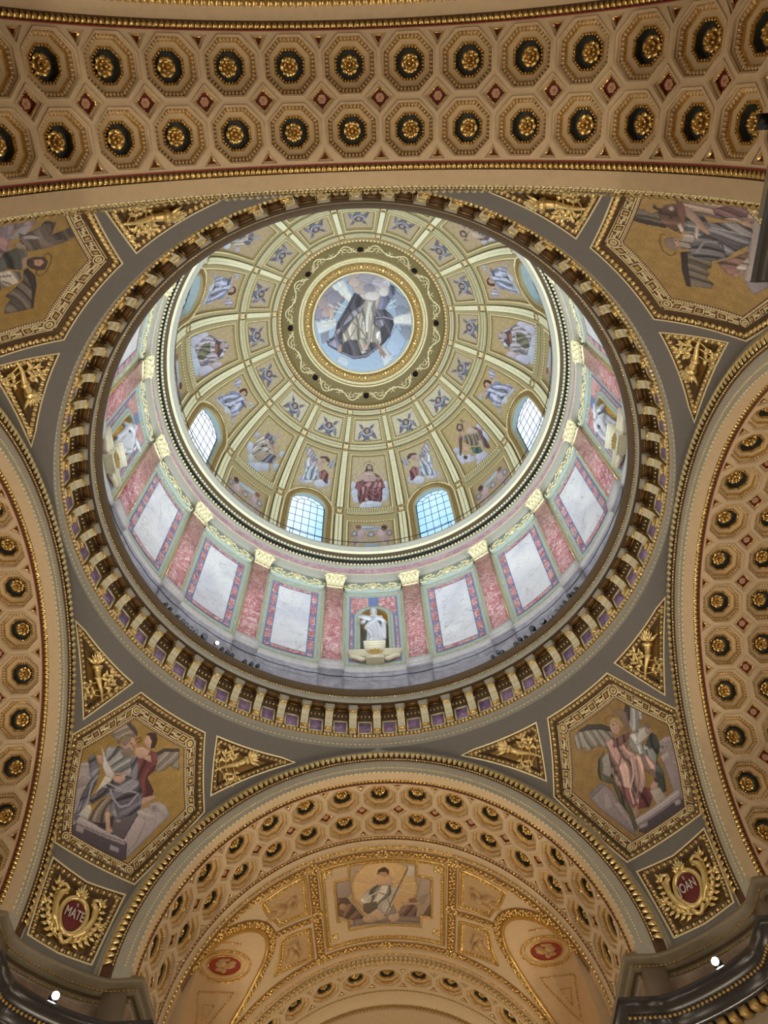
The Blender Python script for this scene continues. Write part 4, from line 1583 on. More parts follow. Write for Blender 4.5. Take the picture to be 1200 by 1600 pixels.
ring_units('dentil_course', box(-.06, .06, -.05, .1, -.06, .06), 9.70, 35.80, 330, 'guilloche_cream', False, parent=top_ring)

# iron rail round the dome gallery
rail = new('gallery_railing', None, label='thin dark iron rail circling the gallery under the dome windows', cat='railing')
a = np.linspace(0, 2 * np.pi, 160, endpoint=False)
new('handrail', MB().addp(tube(np.stack([9.27 * np.sin(a), 9.27 * np.cos(a), np.full(160, 36.95)], 1), .022, 5, True)).mesh('handrail', 'rail_iron'), rail)
mpost = MB().addp(box(-.015, .015, -.015, .015, 0, .6)).mesh('post', 'rail_iron')
for k in range(32):
    new('post', mpost, rail, M=ringM(k * 11.25 + 5.6, 9.27, 36.35))
# ================================================================== dome
_P = np.array([(9.6, 36.2), (9.66, 38.6), (9.518, 40.83), (8.62, 43.5), (7.208, 45.51), (5.517, 47.21), (4.548, 48.0), (3.11, 48.5)])
def _spline(P, n=40):
    t = np.r_[0, np.cumsum(np.hypot(*np.diff(P, axis=0).T))]
    N = len(P)
    h = np.diff(t)
    A = np.zeros((N, N))
    B = np.zeros((N, 2))
    A[0, 0] = A[-1, -1] = 1
    for i in range(1, N - 1):
        A[i, i - 1], A[i, i], A[i, i + 1] = h[i - 1], 2 * (h[i - 1] + h[i]), h[i]
        B[i] = 6 * ((P[i + 1] - P[i]) / h[i] - (P[i] - P[i - 1]) / h[i - 1])
    M = np.linalg.solve(A, B)
    tt = np.linspace(0, t[-1], n * (N - 1) + 1)
    out = []
    for x in tt:
        i = min(max(np.searchsorted(t, x) - 1, 0), N - 2)
        a, b = t[i + 1] - x, x - t[i]
        out.append(M[i] * a ** 3 / (6 * h[i]) + M[i + 1] * b ** 3 / (6 * h[i]) + (P[i] / h[i] - M[i] * h[i] / 6) * a + (P[i + 1] / h[i] - M[i + 1] * h[i] / 6) * b)
    return tt, np.array(out)
DT, DP = _spline(_P)
DG = unitv(np.gradient(DP, axis=0))
DN = np.stack([DG[:, 1], -DG[:, 0]], 1)          # outward normal in (r,z)
def dome_rz(s):
    return np.interp(s, DT, DP[:, 0]), np.interp(s, DT, DP[:, 1])

def domefn(u, s, off):
    """u degrees of azimuth, s metres up the meridian, off outward."""
    r, z = dome_rz(s)
    nr, nz = np.interp(s, DT, DN[:, 0]), np.interp(s, DT, DN[:, 1])
    r = r + nr * off
    z = z + nz * off
    a = R_(u)
    return np.stack([r * np.sin(a), r * np.cos(a), z], 1)

# sheets in metres: scale azimuth so that a unit is about a metre near mid dome
KD = math.degrees(1 / 9.0)
def dfm(u, s, off):
    return domefn(u * KD, s, off)
def dg(deg):
    return deg / KD

S_TOP = 12.75                                    # where the bead ring round the oculus starts
S0, SB, SA, SCR = 0.0, 4.74, 9.92, 12.35         # base, crossing rings
WIN_A, WIN_S, WIN_R = 7.3, 4.55, 1.24            # window opening: half angle, springing s, arch rise
win_hole = [(-dg(WIN_A), 0.25), (dg(WIN_A), 0.25)] + [(dg(WIN_A) * math.cos(t), WIN_S + WIN_R * math.sin(t)) for t in np.linspace(0, math.pi, 15)]
fig_hole = [(-dg(7.6), 5.22), (dg(7.6), 5.22), (dg(7.6), 9.30), (-dg(7.6), 9.30)]
put_hole = [(-dg(7.6), 0.55), (dg(7.6), 0.55), (dg(7.6), 3.72), (-dg(7.6), 3.72)]
che_hole = [(-dg(7.3), 10.42), (dg(7.3), 10.42), (dg(7.3), 11.86), (-dg(7.3), 11.86)]
WF_A, WF_R = 9.0, 1.62                           # outer line of the window frame
ang_arch = [(dg(WF_A) * math.cos(t), WIN_S + WF_R * math.sin(t)) for t in np.linspace(0, math.pi, 15)]
def ang_hole_pts():
    """Angel panel above a window: straight sides, arch-shaped foot."""
    pts = [(dg(7.6), 9.30), (-dg(7.6), 9.30)]
    left = [(-dg(7.6), WIN_S + .95)]
    foot = [p for p in ang_arch[::-1] if abs(p[0]) < dg(7.0)]
    foot = [(x, y + .12) for x, y in foot]
    return pts + left + foot + [(dg(7.6), WIN_S + .95)]
ang_hole = ang_hole_pts()
h = dg(11.25)
mbs = MB()
sect = [(-h, S0), (h, S0), (h, S_TOP), (-h, S_TOP)]
mf, mw = MB(), MB()
map_region(mf, dfm, sect, [fig_hole, put_hole, che_hole], .35, .5, 0, walls=.12)
map_region(mw, dfm, sect, [win_hole, ang_hole, che_hole], .3, .5, 0, walls=.12)
def rotz(V, deg):
    a = R_(deg)
    return np.stack([V[:, 0] * math.cos(a) + V[:, 1] * math.sin(a), -V[:, 0] * math.sin(a) + V[:, 1] * math.cos(a), V[:, 2]], 1)
for k in range(16):
    src = mf if k % 2 == 0 else mw
    base = mbs.n
    for V in src.V:
        mbs.V.append(rotz(V, 22.5 * k))
    for F, m in src.F:
        mbs.F.append((F + base, m))
    mbs.n += src.n
dome = new('dome_ceiling', mbs.mesh('dome', 'dome_ground'), kind='structure', label='great ribbed dome of mosaic panels and arched windows', cat='dome')

# guilloche strips on the ribs and rings
def guil_strip(path, w, units=True, lo=None):
    mb = MB()
    ribbon(mb, dfm, path, w, .05, 0.0, dens=.3)
    return mb
def scale_unit(w, l, h):
    V = np.array([(-.5 * w, -.5 * l, 0), (.1 * w, -.5 * l, h), (.1 * w, .5 * l, h), (-.5 * w, .5 * l, 0), (.5 * w, 0, 0)])
    return V, [(0, 1, 2, 3), (1, 4, 2)]

def strip_mesh(name, path, w):
    mb = MB()
    ribbon(mb, dfm, path, w, .05, 0.0, dens=.3, mi=0)
    for s in (-1, 1):
        p = np.asarray(path, float)
        d = unitv(p[-1] - p[0])
        n = np.array([-d[1], d[0]])
        string3(mb, dfm, p + n * s * w * .24, .13, scale_unit(.11, w * .40, .06), -.05, mi=2)
    for s in (-1, 1):
        p = np.asarray(path, float)
        d = unitv(p[-1] - p[0])
        n = np.array([-d[1], d[0]])
        ribbon(mb, dfm, p + n * s * (w * .5 + .03), .035, .015, 0, mi=1)
    return mb.mesh(name, ['guilloche_ground', 'lead', 'guilloche_cream'])

me_rib = [strip_mesh('rib_strip', [(0, .3), (0, 4.38)], .42), strip_mesh('rib_strip', [(0, 5.12), (0, 9.58)], .40), strip_mesh('rib_strip', [(0, 10.26), (0, 12.02)], .36)]
me_hb = [strip_mesh('ring_strip', [(-dg(8.6), 4.74), (dg(8.6), 4.74)], .42), strip_mesh('ring_strip', [(-dg(9.4), 9.92), (dg(9.4), 9.92)], .40), strip_mesh('ring_strip', [(-dg(9.3), 12.35), (dg(9.3), 12.35)], .32)]

def bead_loop(poly, off, step=.15, size=.115, closed=True, m='gold_pale'):
    mb = MB()
    string3(mb, dfm, poly, step, scaled(BEAD, size, size, size * .9), off, closed)
    return mb.mesh('bead_frame', m, True)
def grow(poly, d):
    return offset_poly(poly, -d)
me_bf, me_bp, me_bc, me_ba = (bead_loop(grow(q, .10), -.01) for q in (fig_hole, put_hole, che_hole, ang_hole))
win_frame_path = [(dg(WF_A), .3), (dg(WF_A), WIN_S)] + ang_arch[1:-1] + [(-dg(WF_A), WIN_S), (-dg(WF_A), .3)]
me_bw = bead_loop(win_frame_path, -.03, .13, .11, False, 'gold_pale')

def line_loop(poly, d, w, m):
    mb = MB()
    ribbon(mb, dfm, grow(poly, d), w, .02, 0, True)
    return mb.mesh('border_line', m)
me_lines = {n: line_loop(q, .03, .05, 'paint_olive') for n, q in (('f', fig_hole), ('p', put_hole), ('c', che_hole), ('a', ang_hole))}

def flower_mesh():
    mb = MB()
    V, F = box(-.24, .24, -.24, .24, 0, .03)
    mb.add(V, F, 1)
    for k in range(4):
        a = math.pi / 4 + k * math.pi / 2
        leaflet(mb, (0, 0, .03), (math.cos(a), math.sin(a)), .24, .17, .08, 0)
    for k in range(4):
        a = k * math.pi / 2
        leaflet(mb, (0, 0, .03), (math.cos(a), math.sin(a)), .15, .1, .06, 0)
    B = ball(.06, .06, .06, 6, 3)
    mb.add(B[0] + np.array([0, 0, .07]), B[1])
    return mb.mesh('flower_boss', ['gold_pale', 'gold_dull'])
me_flower = flower_mesh()

def on_dome(deg, s, off=0.0):
    f = lambda a, b: domefn(np.array([a]), np.array([b]), np.array([off]))[0]
    o = f(deg, s)
    X = unitv(f(deg + .01, s) - o)
    Y = unitv(f(deg, s + .01) - o)
    return frameM(o, X, Y, np.cross(X, Y))

# windows ----------------------------------------------------------
def window_meshes():
    """Arched opening: splayed reveal through the dome, leaded glass set back (built over azimuth 0)."""
    n = 15
    A = np.array(win_hole)
    front = dfm(A[:, 0], A[:, 1], np.full(len(A), .10))
    # glass plane: vertical at y = 10.35
    W, Z0, ZS2, RR = 1.07, 36.5, 41.55, 1.07
    gl = [(-W, Z0), (W, Z0)] + [(W * math.cos(t), ZS2 + RR * 1.0 * math.sin(t)) for t in np.linspace(0, math.pi, n)]
    G = np.array([(x, 9.88, z) for x, z in gl])
    mb = MB()
    m = len(G)
    mb.add(np.concatenate([front, G]), np.array([(i, (i + 1) % m, m + (i + 1) % m, m + i) for i in range(m)]))
    reveal = mb.mesh('reveal', 'paint_green_grey', True)
    bars, panes = MB(), []
    xs = np.linspace(-W, W, 6)
    zs = np.linspace(Z0, ZS2, 7)
    def bar(p, q, w=.017):
        bars.addp(tube([p, q], w, 4))
    y = 9.86
    for x in xs[1:-1]:
        bar((x, y, Z0), (x, y, ZS2 + math.sqrt(max(0, (RR * .62) ** 2 - x * x)) if abs(x) < RR * .62 else ZS2))
    for z in zs[1:]:
        bar((-W, y, z), (W, y, z))
    for r in (RR * .62,):
        P = [(r * math.cos(t), y, ZS2 + r * math.sin(t)) for t in np.linspace(0, math.pi, 12)]
        bars.addp(tube(P, .017, 4))
    for t in np.linspace(0, math.pi, 7)[1:-1]:
        bar((RR * .62 * math.cos(t), y, ZS2 + RR * .62 * math.sin(t)), (RR * math.cos(t), y, ZS2 + RR * math.sin(t)))
    P = [(x, y, z) for x, z in gl]
    bars.addp(tube(P, .035, 4, True))
    barm = bars.mesh('lead_bars', 'lead')
    def pane(pts):
        mb = MB()
        mb.add([(x, 9.88, z) for x, z in pts], [tuple(range(len(pts)))])
        return mb.mesh('pane', 'window_glass')
    for i in range(5):
        for j in range(6):
            panes.append(pane([(xs[i], zs[j]), (xs[i + 1], zs[j]), (xs[i + 1], zs[j + 1]), (xs[i], zs[j + 1])]))
    tt = np.linspace(0, math.pi, 7)
    for i in range(6):
        arc = np.linspace(tt[i], tt[i + 1], 4)
        panes.append(pane([(RR * math.cos(t), ZS2 + RR * math.sin(t)) for t in arc] + [(RR * .62 * math.cos(t), ZS2 + RR * .62 * math.sin(t)) for t in arc[::-1]]))
    th = np.linspace(0, math.pi, 13)
    panes.append(pane([(RR * .62 * math.cos(t), ZS2 + RR * .62 * math.sin(t)) for t in th]))
    mb = MB()
    A2 = np.array(win_frame_path)
    for d, w, hh, mi in ((0.18, .18, .05, 0), (.36, .12, .03, 1)):
        sc = [(x * (1 - d / dg(WF_A)), WIN_S + (s - WIN_S) * (1 - d / WF_R) if s > WIN_S else s) for x, s in win_frame_path]
        ribbon(mb, dfm, sc, w, hh, 0, mi=mi)
    fr = mb.mesh('window_frame', ['gold_dull', 'dome_ground'])
    return reveal, barm, panes, fr
me_reveal, me_bars, me_panes, me_wfr = window_meshes()
WLAB = ['front window between the seated red-robed figure and the right drum', '', '', '', '', '', '', '']
WPOS = {1: 'first bright dome window to the right of the red-robed seated figure', 3: 'dome window above the pilasters of the right drum side', 5: 'narrow sliver of dome window at the upper right rim',
        7: 'dome window hidden behind the cornice on the nave side, right of centre', 9: 'dome window hidden behind the cornice on the nave side, left of centre', 11: 'narrow sliver of dome window at the upper left rim',
        13: 'dome window above the pilasters of the left drum side', 15: 'first bright dome window to the left of the red-robed seated figure'}
for i, k in enumerate(range(1, 16, 2)):
    w = new('window_%d' % (i + 1), None, rot=(0, 0, -R_(22.5 * k)), kind='structure', label=WPOS[k], cat='window')
    new('reveal', me_reveal, w)
    new('lead_bars', me_bars, w)
    new('window_frame', me_wfr, w)
    new('bead_frame', me_bw, w, kind='stuff')
    for p in me_panes:
        new('pane', p, w)
    l = bpy.data.lights.new('sky_portal', 'AREA')
    l.shape = 'RECTANGLE'
    l.size, l.size_y = 2.2, 5.4
    l.energy = 1
    l.cycles.is_portal = True
    o = bpy.data.objects.new('sky_portal', l)
    COL.objects.link(o)
    a = R_(22.5 * k)
    o.location = (10.5 * math.sin(a), 10.5 * math.cos(a), 39.0)
    o.rotation_euler = Vector((-math.sin(a), -math.cos(a), 0)).to_track_quat('-Z', 'Y').to_euler()

for k in range(16):
    rz = (0, 0, -R_(22.5 * k))
    rr = (0, 0, -R_(22.5 * k + 11.25))
    for m in me_rib:
        new('rib_strip', m, dome, rot=rr)
    for j, m in enumerate(me_hb):
        if j == 0 and k % 2:
            continue
        new('ring_strip', m, dome, rot=rz)
    for s in (SB, SA, SCR):
        f = new('flower_boss', me_flower, dome, M=Matrix.Rotation(-R_(22.5 * k + 11.25), 4, 'Z') @ on_dome(0, s, -.01) @ Matrix.Scale(.85 if s > 12 else 1, 4))
    for m, l in ((me_bc, 'c'),) + (((me_bf, 'f'), (me_bp, 'p')) if k % 2 == 0 else ((me_ba, 'a'),)):
        new('bead_frame', m, dome, rot=rz, kind='stuff')
        new('border_line', me_lines[l], dome, rot=rz)

# oculus ring ------------------------------------------------------
S_G0, S_G1 = 12.98, 14.12
mb = MB()
sv = lambda s, off=0.0: (lambda r, z, nr, nz: (r + nr * off, z + nz * off))(*dome_rz(s), np.interp(s, DT, DN[:, 0]), np.interp(s, DT, DN[:, 1]))
mb.addp(revolve([sv(12.70), sv(12.72, -.06), sv(12.95, -.06), sv(12.97, .05)], 128), 1)
mb.addp(revolve([sv(s, .05) for s in np.linspace(12.97, 14.1, 8)], 128), 2)
mb.addp(revolve([sv(14.1, .05), sv(14.1, -.12), sv(14.2, -.14), sv(14.22, -.05)], 128), 3)
zt = sv(14.22)[1]
mb.addp(revolve([sv(14.22, -.05), (3.92, zt + .02)], 128), 4)
mb.addp(revolve([(3.92, zt + .02), (3.90, zt - .04), (3.76, zt + .0), (3.74, zt + .04)], 128), 3)
mb.addp(revolve([(3.74, zt + .04), (3.70, zt + .10), (3.26, zt + .14), (3.22, zt + .08)], 128), 1)
mb.addp(revolve([(3.22, zt + .08), (3.2, zt + .02), (3.12, zt + .02), (3.08, zt + .17)], 128), 3)
oc = new('oculus_ring', mb.mesh('oculus_ring', ['dome_ground', 'gold_dull', 'paint_olive', 'gold_pale', 'lead']), label='olive and gilt ring with eight black holes around the ceiling medallion', cat='oculus ring')
ring_units('bead_course', scaled(BEAD, .19, .17, .17), sv(12.83)[0], sv(12.83, -.1)[1], 150, 'gold_pale', parent=oc)
ring_units('bead_course', scaled(BEAD, .09, .09, .09), sv(12.72)[0] + .1, sv(12.66, -.06)[1], 300, 'red_line', parent=oc)
ring_units('bead_course', scaled(BEAD, .06, .06, .06), 4.02, zt - .1, 220, 'guilloche_cream', parent=oc)
ring_units('bead_course', scaled(BEAD, .13, .13, .08), 3.83, zt - .04, 150, 'guilloche_cream', parent=oc)
ring_units('bead_course', scaled(BEAD, .2, .26, .1), 3.48, zt + .10, 56, 'gold', parent=oc)
ring_units('bead_course', scaled(BEAD, .3, .36, .16), 3.48, zt + .09, 16, 'gold_bright', parent=oc)
me_hole = MB()
a = np.linspace(0, 2 * np.pi, 20, endpoint=False)
me_hole.add([(.19 * math.cos(t), .19 * math.sin(t), .02) for t in a] + [(.19 * math.cos(t), .19 * math.sin(t), -.3) for t in a], [tuple(range(20)), tuple(range(20, 40))] + [(i, (i + 1) % 20, 20 + (i + 1) % 20, 20 + i) for i in range(20)])
me_hole = me_hole.mesh('hole', 'hole_black')
mb = MB()
mb.addp(tube([(.22 * math.cos(t), .22 * math.sin(t), .03) for t in a], .03, 5, True))
me_hring = mb.mesh('hole_ring', 'gold_dull', True)
def scroll_mesh():
    """Wavy gilt scroll between two holes (over azimuth 22.5, holes at 0 and 45)."""
    mb = MB()
    t = np.linspace(0.06, .94, 40)
    az = 45 * t
    s = 13.55 + .34 * np.sin(t * 2 * math.pi * 2 + math.pi / 2) * np.where(abs(t - .5) < .12, .3, 1)
    P = domefn(az, s, np.full(40, .02))
    mb.addp(tube(P, .045, 5))
    for c, sg in ((.5, 1), (.3, -1), (.7, -1), (.15, 1), (.85, 1)):
        th = np.linspace(0, 4.6, 14)
        r = .2 - .032 * th
        for d in (-1, 1):
            az2 = 45 * c + d * np.degrees(r * np.cos(th) / 4.5) + d * 1.2
            mb.addp(tube(domefn(az2, 13.55 + sg * r * np.sin(th), np.full(14, .02)), .03, 5))
        for q in range(5):
            B = ball(.05, .05, .05, 5, 3)
            mb.add(B[0] + domefn(np.array([45 * c + 2.2 * math.cos(q * 1.26)]), np.array([13.55 + .17 * math.sin(q * 1.26)]), np.array([.02]))[0], B[1])
    return mb.mesh('gilt_scroll', 'gold_pale')
me_scroll = scroll_mesh()
for k in range(8):
    Rz = Matrix.Rotation(-R_(45 * k), 4, 'Z')
    hobj = new('hole', me_hole, oc, M=Rz @ on_dome(0, 13.56, .045))
    new('hole_ring', me_hring, hobj)
    new('gilt_scroll', me_scroll, oc, M=Rz)
# ================================================================== choir bay beyond the front arch
def va(a, y):
    return (R_(a) * RV, y)
LY, LZ, LR = 17.0, 16.7, 2.5                      # side lunette: axis position, height, radius
def lun_half(s):
    """Groin outline on the barrel for side s, as (u,y)."""
    pts = []
    for t in np.linspace(0, math.pi, 25):
        y = LY - LR * math.cos(t)
        z = LZ + LR * math.sin(t)
        a = math.degrees(math.acos((z - ZS) / RV))
        pts.append(va(s * a, y))
    return [va(s * 90.5, LY - LR)] + pts + [va(s * 90.5, LY + LR)]
lunL, lunR = lun_half(-1), lun_half(1)
outl = [va(-90.5, 14.0), va(90.5, 14.0)] + lunR + [va(90.5, 20.3), va(-90.5, 20.3)] + lunL[::-1]
mb = MB()
map_region(mb, vfn, outl, (), .3, .5, 0.02)
choir = new('choir_ceiling', mb.mesh('choir_barrel', 'plaster_tan', True), kind='structure', label='choir barrel vault with gilt ribs, reliefs and the rising-figure mosaic', cat='vault')

# cross rib with heavy gilt moulding, then the second coffered arch
mb = MB()
mb.addp(arc_strip([(20.2, RV + .02), (20.25, 7.05), (20.5, 6.92), (20.75, 6.9), (20.9, 6.98), (20.95, RV), (21.62, RV)], -90, 90), 0)
mb.addp(arc_strip([(23.4, RV), (24.0, RV), (24.05, RV - .08), (24.5, RV - .12), (24.55, RV)], -90, 90), 0)
mb.addp(arc_strip([(24.55, RV), (26.0, RV)], -90, 90), 0)
mb.addp(arc_strip([(20.95, RV + .02), (20.95, RV + .6), (24.1, RV + .6), (24.1, RV)], -90, 90, 50), 0)
h2 = PCELL / 2
cell = [(-h2, 21.62), (h2, 21.62), (h2, 21.70), (h2 - .2, 21.70), (h2, 22.0), (h2, 22.68), (h2 - .2, 22.98), (h2, 22.98), (h2, 23.2), (-h2, 23.2), (-h2, 22.98), (-h2 + .2, 22.98), (-h2, 22.68), (-h2, 22.0), (-h2 + .2, 21.70), (-h2, 21.70)]
CV, CF, _ = region(cell, [octagon(OCT_A, 0, 22.34)], .25, .3)
for k in range(-8, 9):
    mb.add(vfn(CV[:, 0] + k * PCELL, CV[:, 1], 0 * CV[:, 0]), CF)
    l = np.array(octagon(OCT_A, k * PCELL, 22.34))
    mb.add(np.concatenate([vfn(l[:, 0], l[:, 1], np.zeros(8)), vfn(l[:, 0], l[:, 1], np.full(8, .07))]), np.array([(i, (i + 1) % 8, 8 + (i + 1) % 8, 8 + i) for i in range(8)]))
mb.addp(arc_strip([(23.2, RV), (23.22, RV + .05), (23.38, RV + .05), (23.4, RV)], -90, 90), 0)
arch2 = new('apse_ceiling', mb.mesh('apse_arch', ['plaster_tan']), kind='structure', label='far coffered arch with a single row of coffers before the apse', cat='vault')
mb = MB()
arc_units(mb, leaf_unit(.2, .34, .1), 20.5, 6.92, .2)
arc_units(mb, scaled(BEAD, .12, .09, .09), 20.82, 6.92, .13)
arc_units(mb, scaled(BEAD, .1, .08, .08), 20.3, 7.02, .12)
arc_units(mb, leaf_unit(.13, .16, .07), 23.3, RV + .05, .135)
arc_units(mb, leaf_unit(.16, .3, .07), 24.28, RV - .1, .16)
new('leaf_moulding', mb.mesh('leaf_moulding', 'gold'), arch2, kind='stuff')
for k in range(-6, 7):
    c = new('coffer', me_coffer, arch2, M=on_vault(k * CELL, 22.34))
    new('egg_moulding', me_eggs, c)
    new('rosette', me_rosette if k % 2 else me_rosette2, c)
    for s, (me, y) in enumerate(((me_tri, 21.70), (me_trif, 22.98))):
        new('triangle_recess', me, arch2, M=on_vault((k + .5) * CELL, y))

# apse half dome behind, dusky with a red-ground picture band
mb = MB()
V, F = [], None
n, m = 25, 13
for i in range(n):
    a = math.pi * i / (n - 1)
    for j in range(m):
        e = math.pi / 2 * j / (m - 1)
        V.append((6.9 * math.cos(a) * math.cos(e), 26 + 6.9 * math.sin(e), ZS + 6.9 * math.sin(a) * math.cos(e)))
mb.add(V, grid_faces(n, m))
new('apse_wall', mb.mesh('apse', 'gold_dull', True), kind='structure', label='dusky gilt half dome of the apse at the very foot of the photo', cat='apse')
mb = MB()
mb.addp(box(-8, 8, 32.9, 33.2, -1.6, 21.5))
new('wall_end', mb.mesh('wall_end', 'wall_stone'), kind='structure', label='end wall behind the apse', cat='wall')
mb = MB()
mb.addp(arc_strip([(26.0, RV), (26.0, 6.9)], -90, 90))
mb.addp(arc_strip([(26.0, 6.9), (33.2, 6.9)], -90, 90, 40))
new('apse_trim', mb.mesh('apse_trim', 'plaster_tan'), kind='structure', label='plain arch face in front of the apse', cat='trim')

# ornament bands of the choir vault
def vribbon(mb, path, w, h, mi=0, off=.02, closed=False):
    ribbon(mb, vfn, path, w, h, off, closed, mi, .25)
def rect(a0, a1, y0, y1):
    return [va(a0, y0), va(a1, y0), va(a1, y1), va(a0, y1)]
mb = MB()
def floral(mb, p0, p1, w, mi=0, step=.26):
    """Running scroll of lumps and leaves between two points on the vault."""
    P, T = resample([p0, p1], step)
    T = unitv(T)
    for i, (p, t) in enumerate(zip(P, T)):
        n = np.array([-t[1], t[0]])
        for q in range(4):
            o = p + n * w * .3 * math.sin(q * 1.6 + i) + t * step * (q / 4 - .5)
            c = vfn(np.array([o[0]]), np.array([o[1]]), np.array([-.02]))[0]
            B = ball(.07, .07, .05, 6, 3)
            mb.add(B[0] + c, B[1], mi)
arc = lambda y, a0=-72, a1=72: [va(a, y) for a in np.linspace(a0, a1, 40)]
vribbon(mb, arc(14.33), .34, .015, 1)
vribbon(mb, arc(20.0), .34, .015, 1)
for s in (-1, 1):
    vribbon(mb, [va(s * 22.2, 14.5), va(s * 22.2, 19.85)], .36, .015, 1)
    vribbon(mb, [va(s * 24.2, 17.3), va(s * 36.5, 17.0)], .34, .015, 1)
    # ornament following the groin
    g = [p for p in (lunR if s > 0 else lunL)[3:-3]]
    c0 = va(s * 62, LY)
    go = [(p[0] + (p[0] - c0[0]) * .10, p[1] + (p[1] - c0[1]) * .10) for p in g]
    go = [p for p in go if 14.45 < p[1] < 19.9]
    vribbon(mb, go, .34, .015, 1)
    for a, b in zip(go, go[1:]):
        floral(mb, a, b, .3)
    vribbon(mb, [(p[0] + (p[0] - c0[0]) * .02, p[1] + (p[1] - c0[1]) * .02) for p in g], .12, .06, 0)
    floral(mb, va(s * 22.2, 14.5), va(s * 22.2, 19.85), .3)
    floral(mb, va(s * 24.2, 17.3), va(s * 36.5, 17.0), .3)
for y in (14.33, 20.0):
    for k in range(-9, 9):
        floral(mb, va(k * 7.5, y), va((k + 1) * 7.5, y), .3)
orn = new('ornament_bands', mb.mesh('ornament_bands', ['gold', 'egg_ground']), choir, kind='stuff')
mb = MB()
for k, (a, y) in enumerate([(s * 22.2, y) for s in (-1, 1) for y in (14.33, 17.15, 20.0)] + [(0, 14.33), (0, 20.0)]):
    for q in range(8):
        b = q * math.pi / 4
        p = np.array(va(a, y)) + .2 * np.array([math.cos(b), math.sin(b)])
        c = vfn(np.array([p[0]]), np.array([p[1]]), np.array([-.04]))[0]
        B = ball(.08, .08, .06, 6, 3)
        mb.add(B[0] + c, B[1])
new('gilt_boss', mb.mesh('gilt_boss', 'gold_bright', True), choir)

# the framed picture on the crown of the vault (cross-shaped field) - the picture itself is laid in with the mosaics
PIC = [va(-10.7, 14.8), va(10.7, 14.8), va(10.7, 15.55), va(15.6, 15.55), va(15.6, 18.0), va(12.0, 18.0), va(12.0, 18.7), va(-12.0, 18.7), va(-12.0, 18.0), va(-15.6, 18.0), va(-15.6, 15.55), va(-10.7, 15.55)]
def pic_frame():
    mb = MB()
    vribbon(mb, PIC, .09, .05, 0, .02, True)
    string3(mb, vfn, PIC, .1, scaled(BEAD, .08, .07, .06), -.03, True)
    vribbon(mb, rect(-19.8, 19.8, 14.62, 19.55), .12, .06, 0, .02, True)
    string3(mb, vfn, offset_poly(rect(-19.8, 19.8, 14.62, 19.55), .1), .16, egg_unit(.16, .14, .07), 0, True)
    for a, y in ((-17.7, 14.98), (17.7, 14.98), (-17.3, 18.9), (17.3, 18.9)):
        for dx, dy in ((-.1, -.1), (.1, -.1), (.1, .1), (-.1, .1), (0, 0)):
            p = np.array(va(a, y)) + (dx, dy)
            c = vfn(np.array([p[0]]), np.array([p[1]]), np.array([-.0]))[0]
            B = ball(.11, .11, .08, 6, 3)
            mb.add(B[0] + c, B[1], 1)
    return mb.mesh('frame', ['gold', 'gold_bright'])
me_picframe = pic_frame()

# four stucco relief panels with reclining figures
REL = {'u': [va(24.6, 14.62), va(39.8, 14.72), va(38.3, 15.5), va(36.0, 16.15), va(34.8, 16.6), va(24.6, 16.85)],
       'l': [va(24.9, 17.75), va(34.8, 17.45), va(36.2, 18.5), va(38.8, 19.25), va(24.9, 19.7)]}
def relief_mesh(which, s):
    P = np.array(REL[which]) * np.array([s, 1])
    mb = MB()
    map_region(mb, vfn, P, (), .3, .3, .01, mi=1)
    vribbon(mb, P, .1, .06, 0, .02, True)
    string3(mb, vfn, offset_poly(P, .12), .16, egg_unit(.16, .14, .06), 0, True, mi=0)
    return mb.mesh('frame', ['gold', 'relief_tan'])
def relief_fig(which, s):
    """Low reclining figure: overlapping rounded limbs, wing and drapery folds."""
    mb = MB()
    P = np.array(REL[which])
    c = P.mean(0)
    sc = .62 if which == 'u' else .58
    def blob(x, y, rx, ry, rot=0, h=.1):
        a = np.linspace(0, 2 * math.pi, 12, endpoint=False)
        rows = []
        for k, (q, z) in enumerate(((1, 0), (.8, .6), (.45, .92), (0.05, 1))):
            ex = q * (rx * np.cos(a) * math.cos(rot) - ry * np.sin(a) * math.sin(rot))
            ey = q * (rx * np.cos(a) * math.sin(rot) + ry * np.sin(a) * math.cos(rot))
            u = (c[0] + (x + ex) * sc) * s
            rows.append(vfn(u, c[1] + (y + ey) * sc, np.full(12, .01 - 1.8 * z * h)))
        mb.add(np.concatenate(rows), grid_faces(4, 12, False, True))
    if which == 'u':
        for b in ((-.75, .15, .17, .2, 0, .16), (-.35, .1, .36, .24, .3, .15), (.1, -.2, .42, .2, -.4, .13), (.55, .0, .4, .14, .4, .11), (.95, .2, .22, .09, .2, .09),
                  (-.5, -.35, .4, .09, .8, .09), (-.1, .5, .5, .14, .35, .08), (.1, .7, .4, .1, .5, .06), (-.8, -.45, .25, .1, -.3, .08), (.4, -.5, .35, .08, .1, .07), (.75, -.25, .3, .08, -.2, .07)):
            blob(*b)
    else:
        for b in ((-.35, .75, .16, .19, 0, .15), (-.15, .35, .3, .34, .2, .15), (.1, -.15, .3, .42, -.3, .14), (-.3, -.5, .24, .45, .3, .12), (.35, .3, .4, .12, .9, .1), (.45, -.45, .16, .4, -.3, .09),
                  (-.5, .2, .12, .4, .3, .09), (.5, .8, .3, .1, .2, .06), (.0, -.85, .5, .1, .1, .08)):
            blob(*b)
    return mb.mesh('figure', 'relief_tan', True)
RLAB = {('u', -1): 'upper stucco relief of a reclining winged figure, choir vault, lunette at its left', ('u', 1): 'upper stucco relief of a reclining figure, choir vault, lunette at its right',
        ('l', -1): 'lower stucco relief, choir vault, between left lunette and far arch', ('l', 1): 'lower stucco relief, choir vault, between right lunette and far arch'}
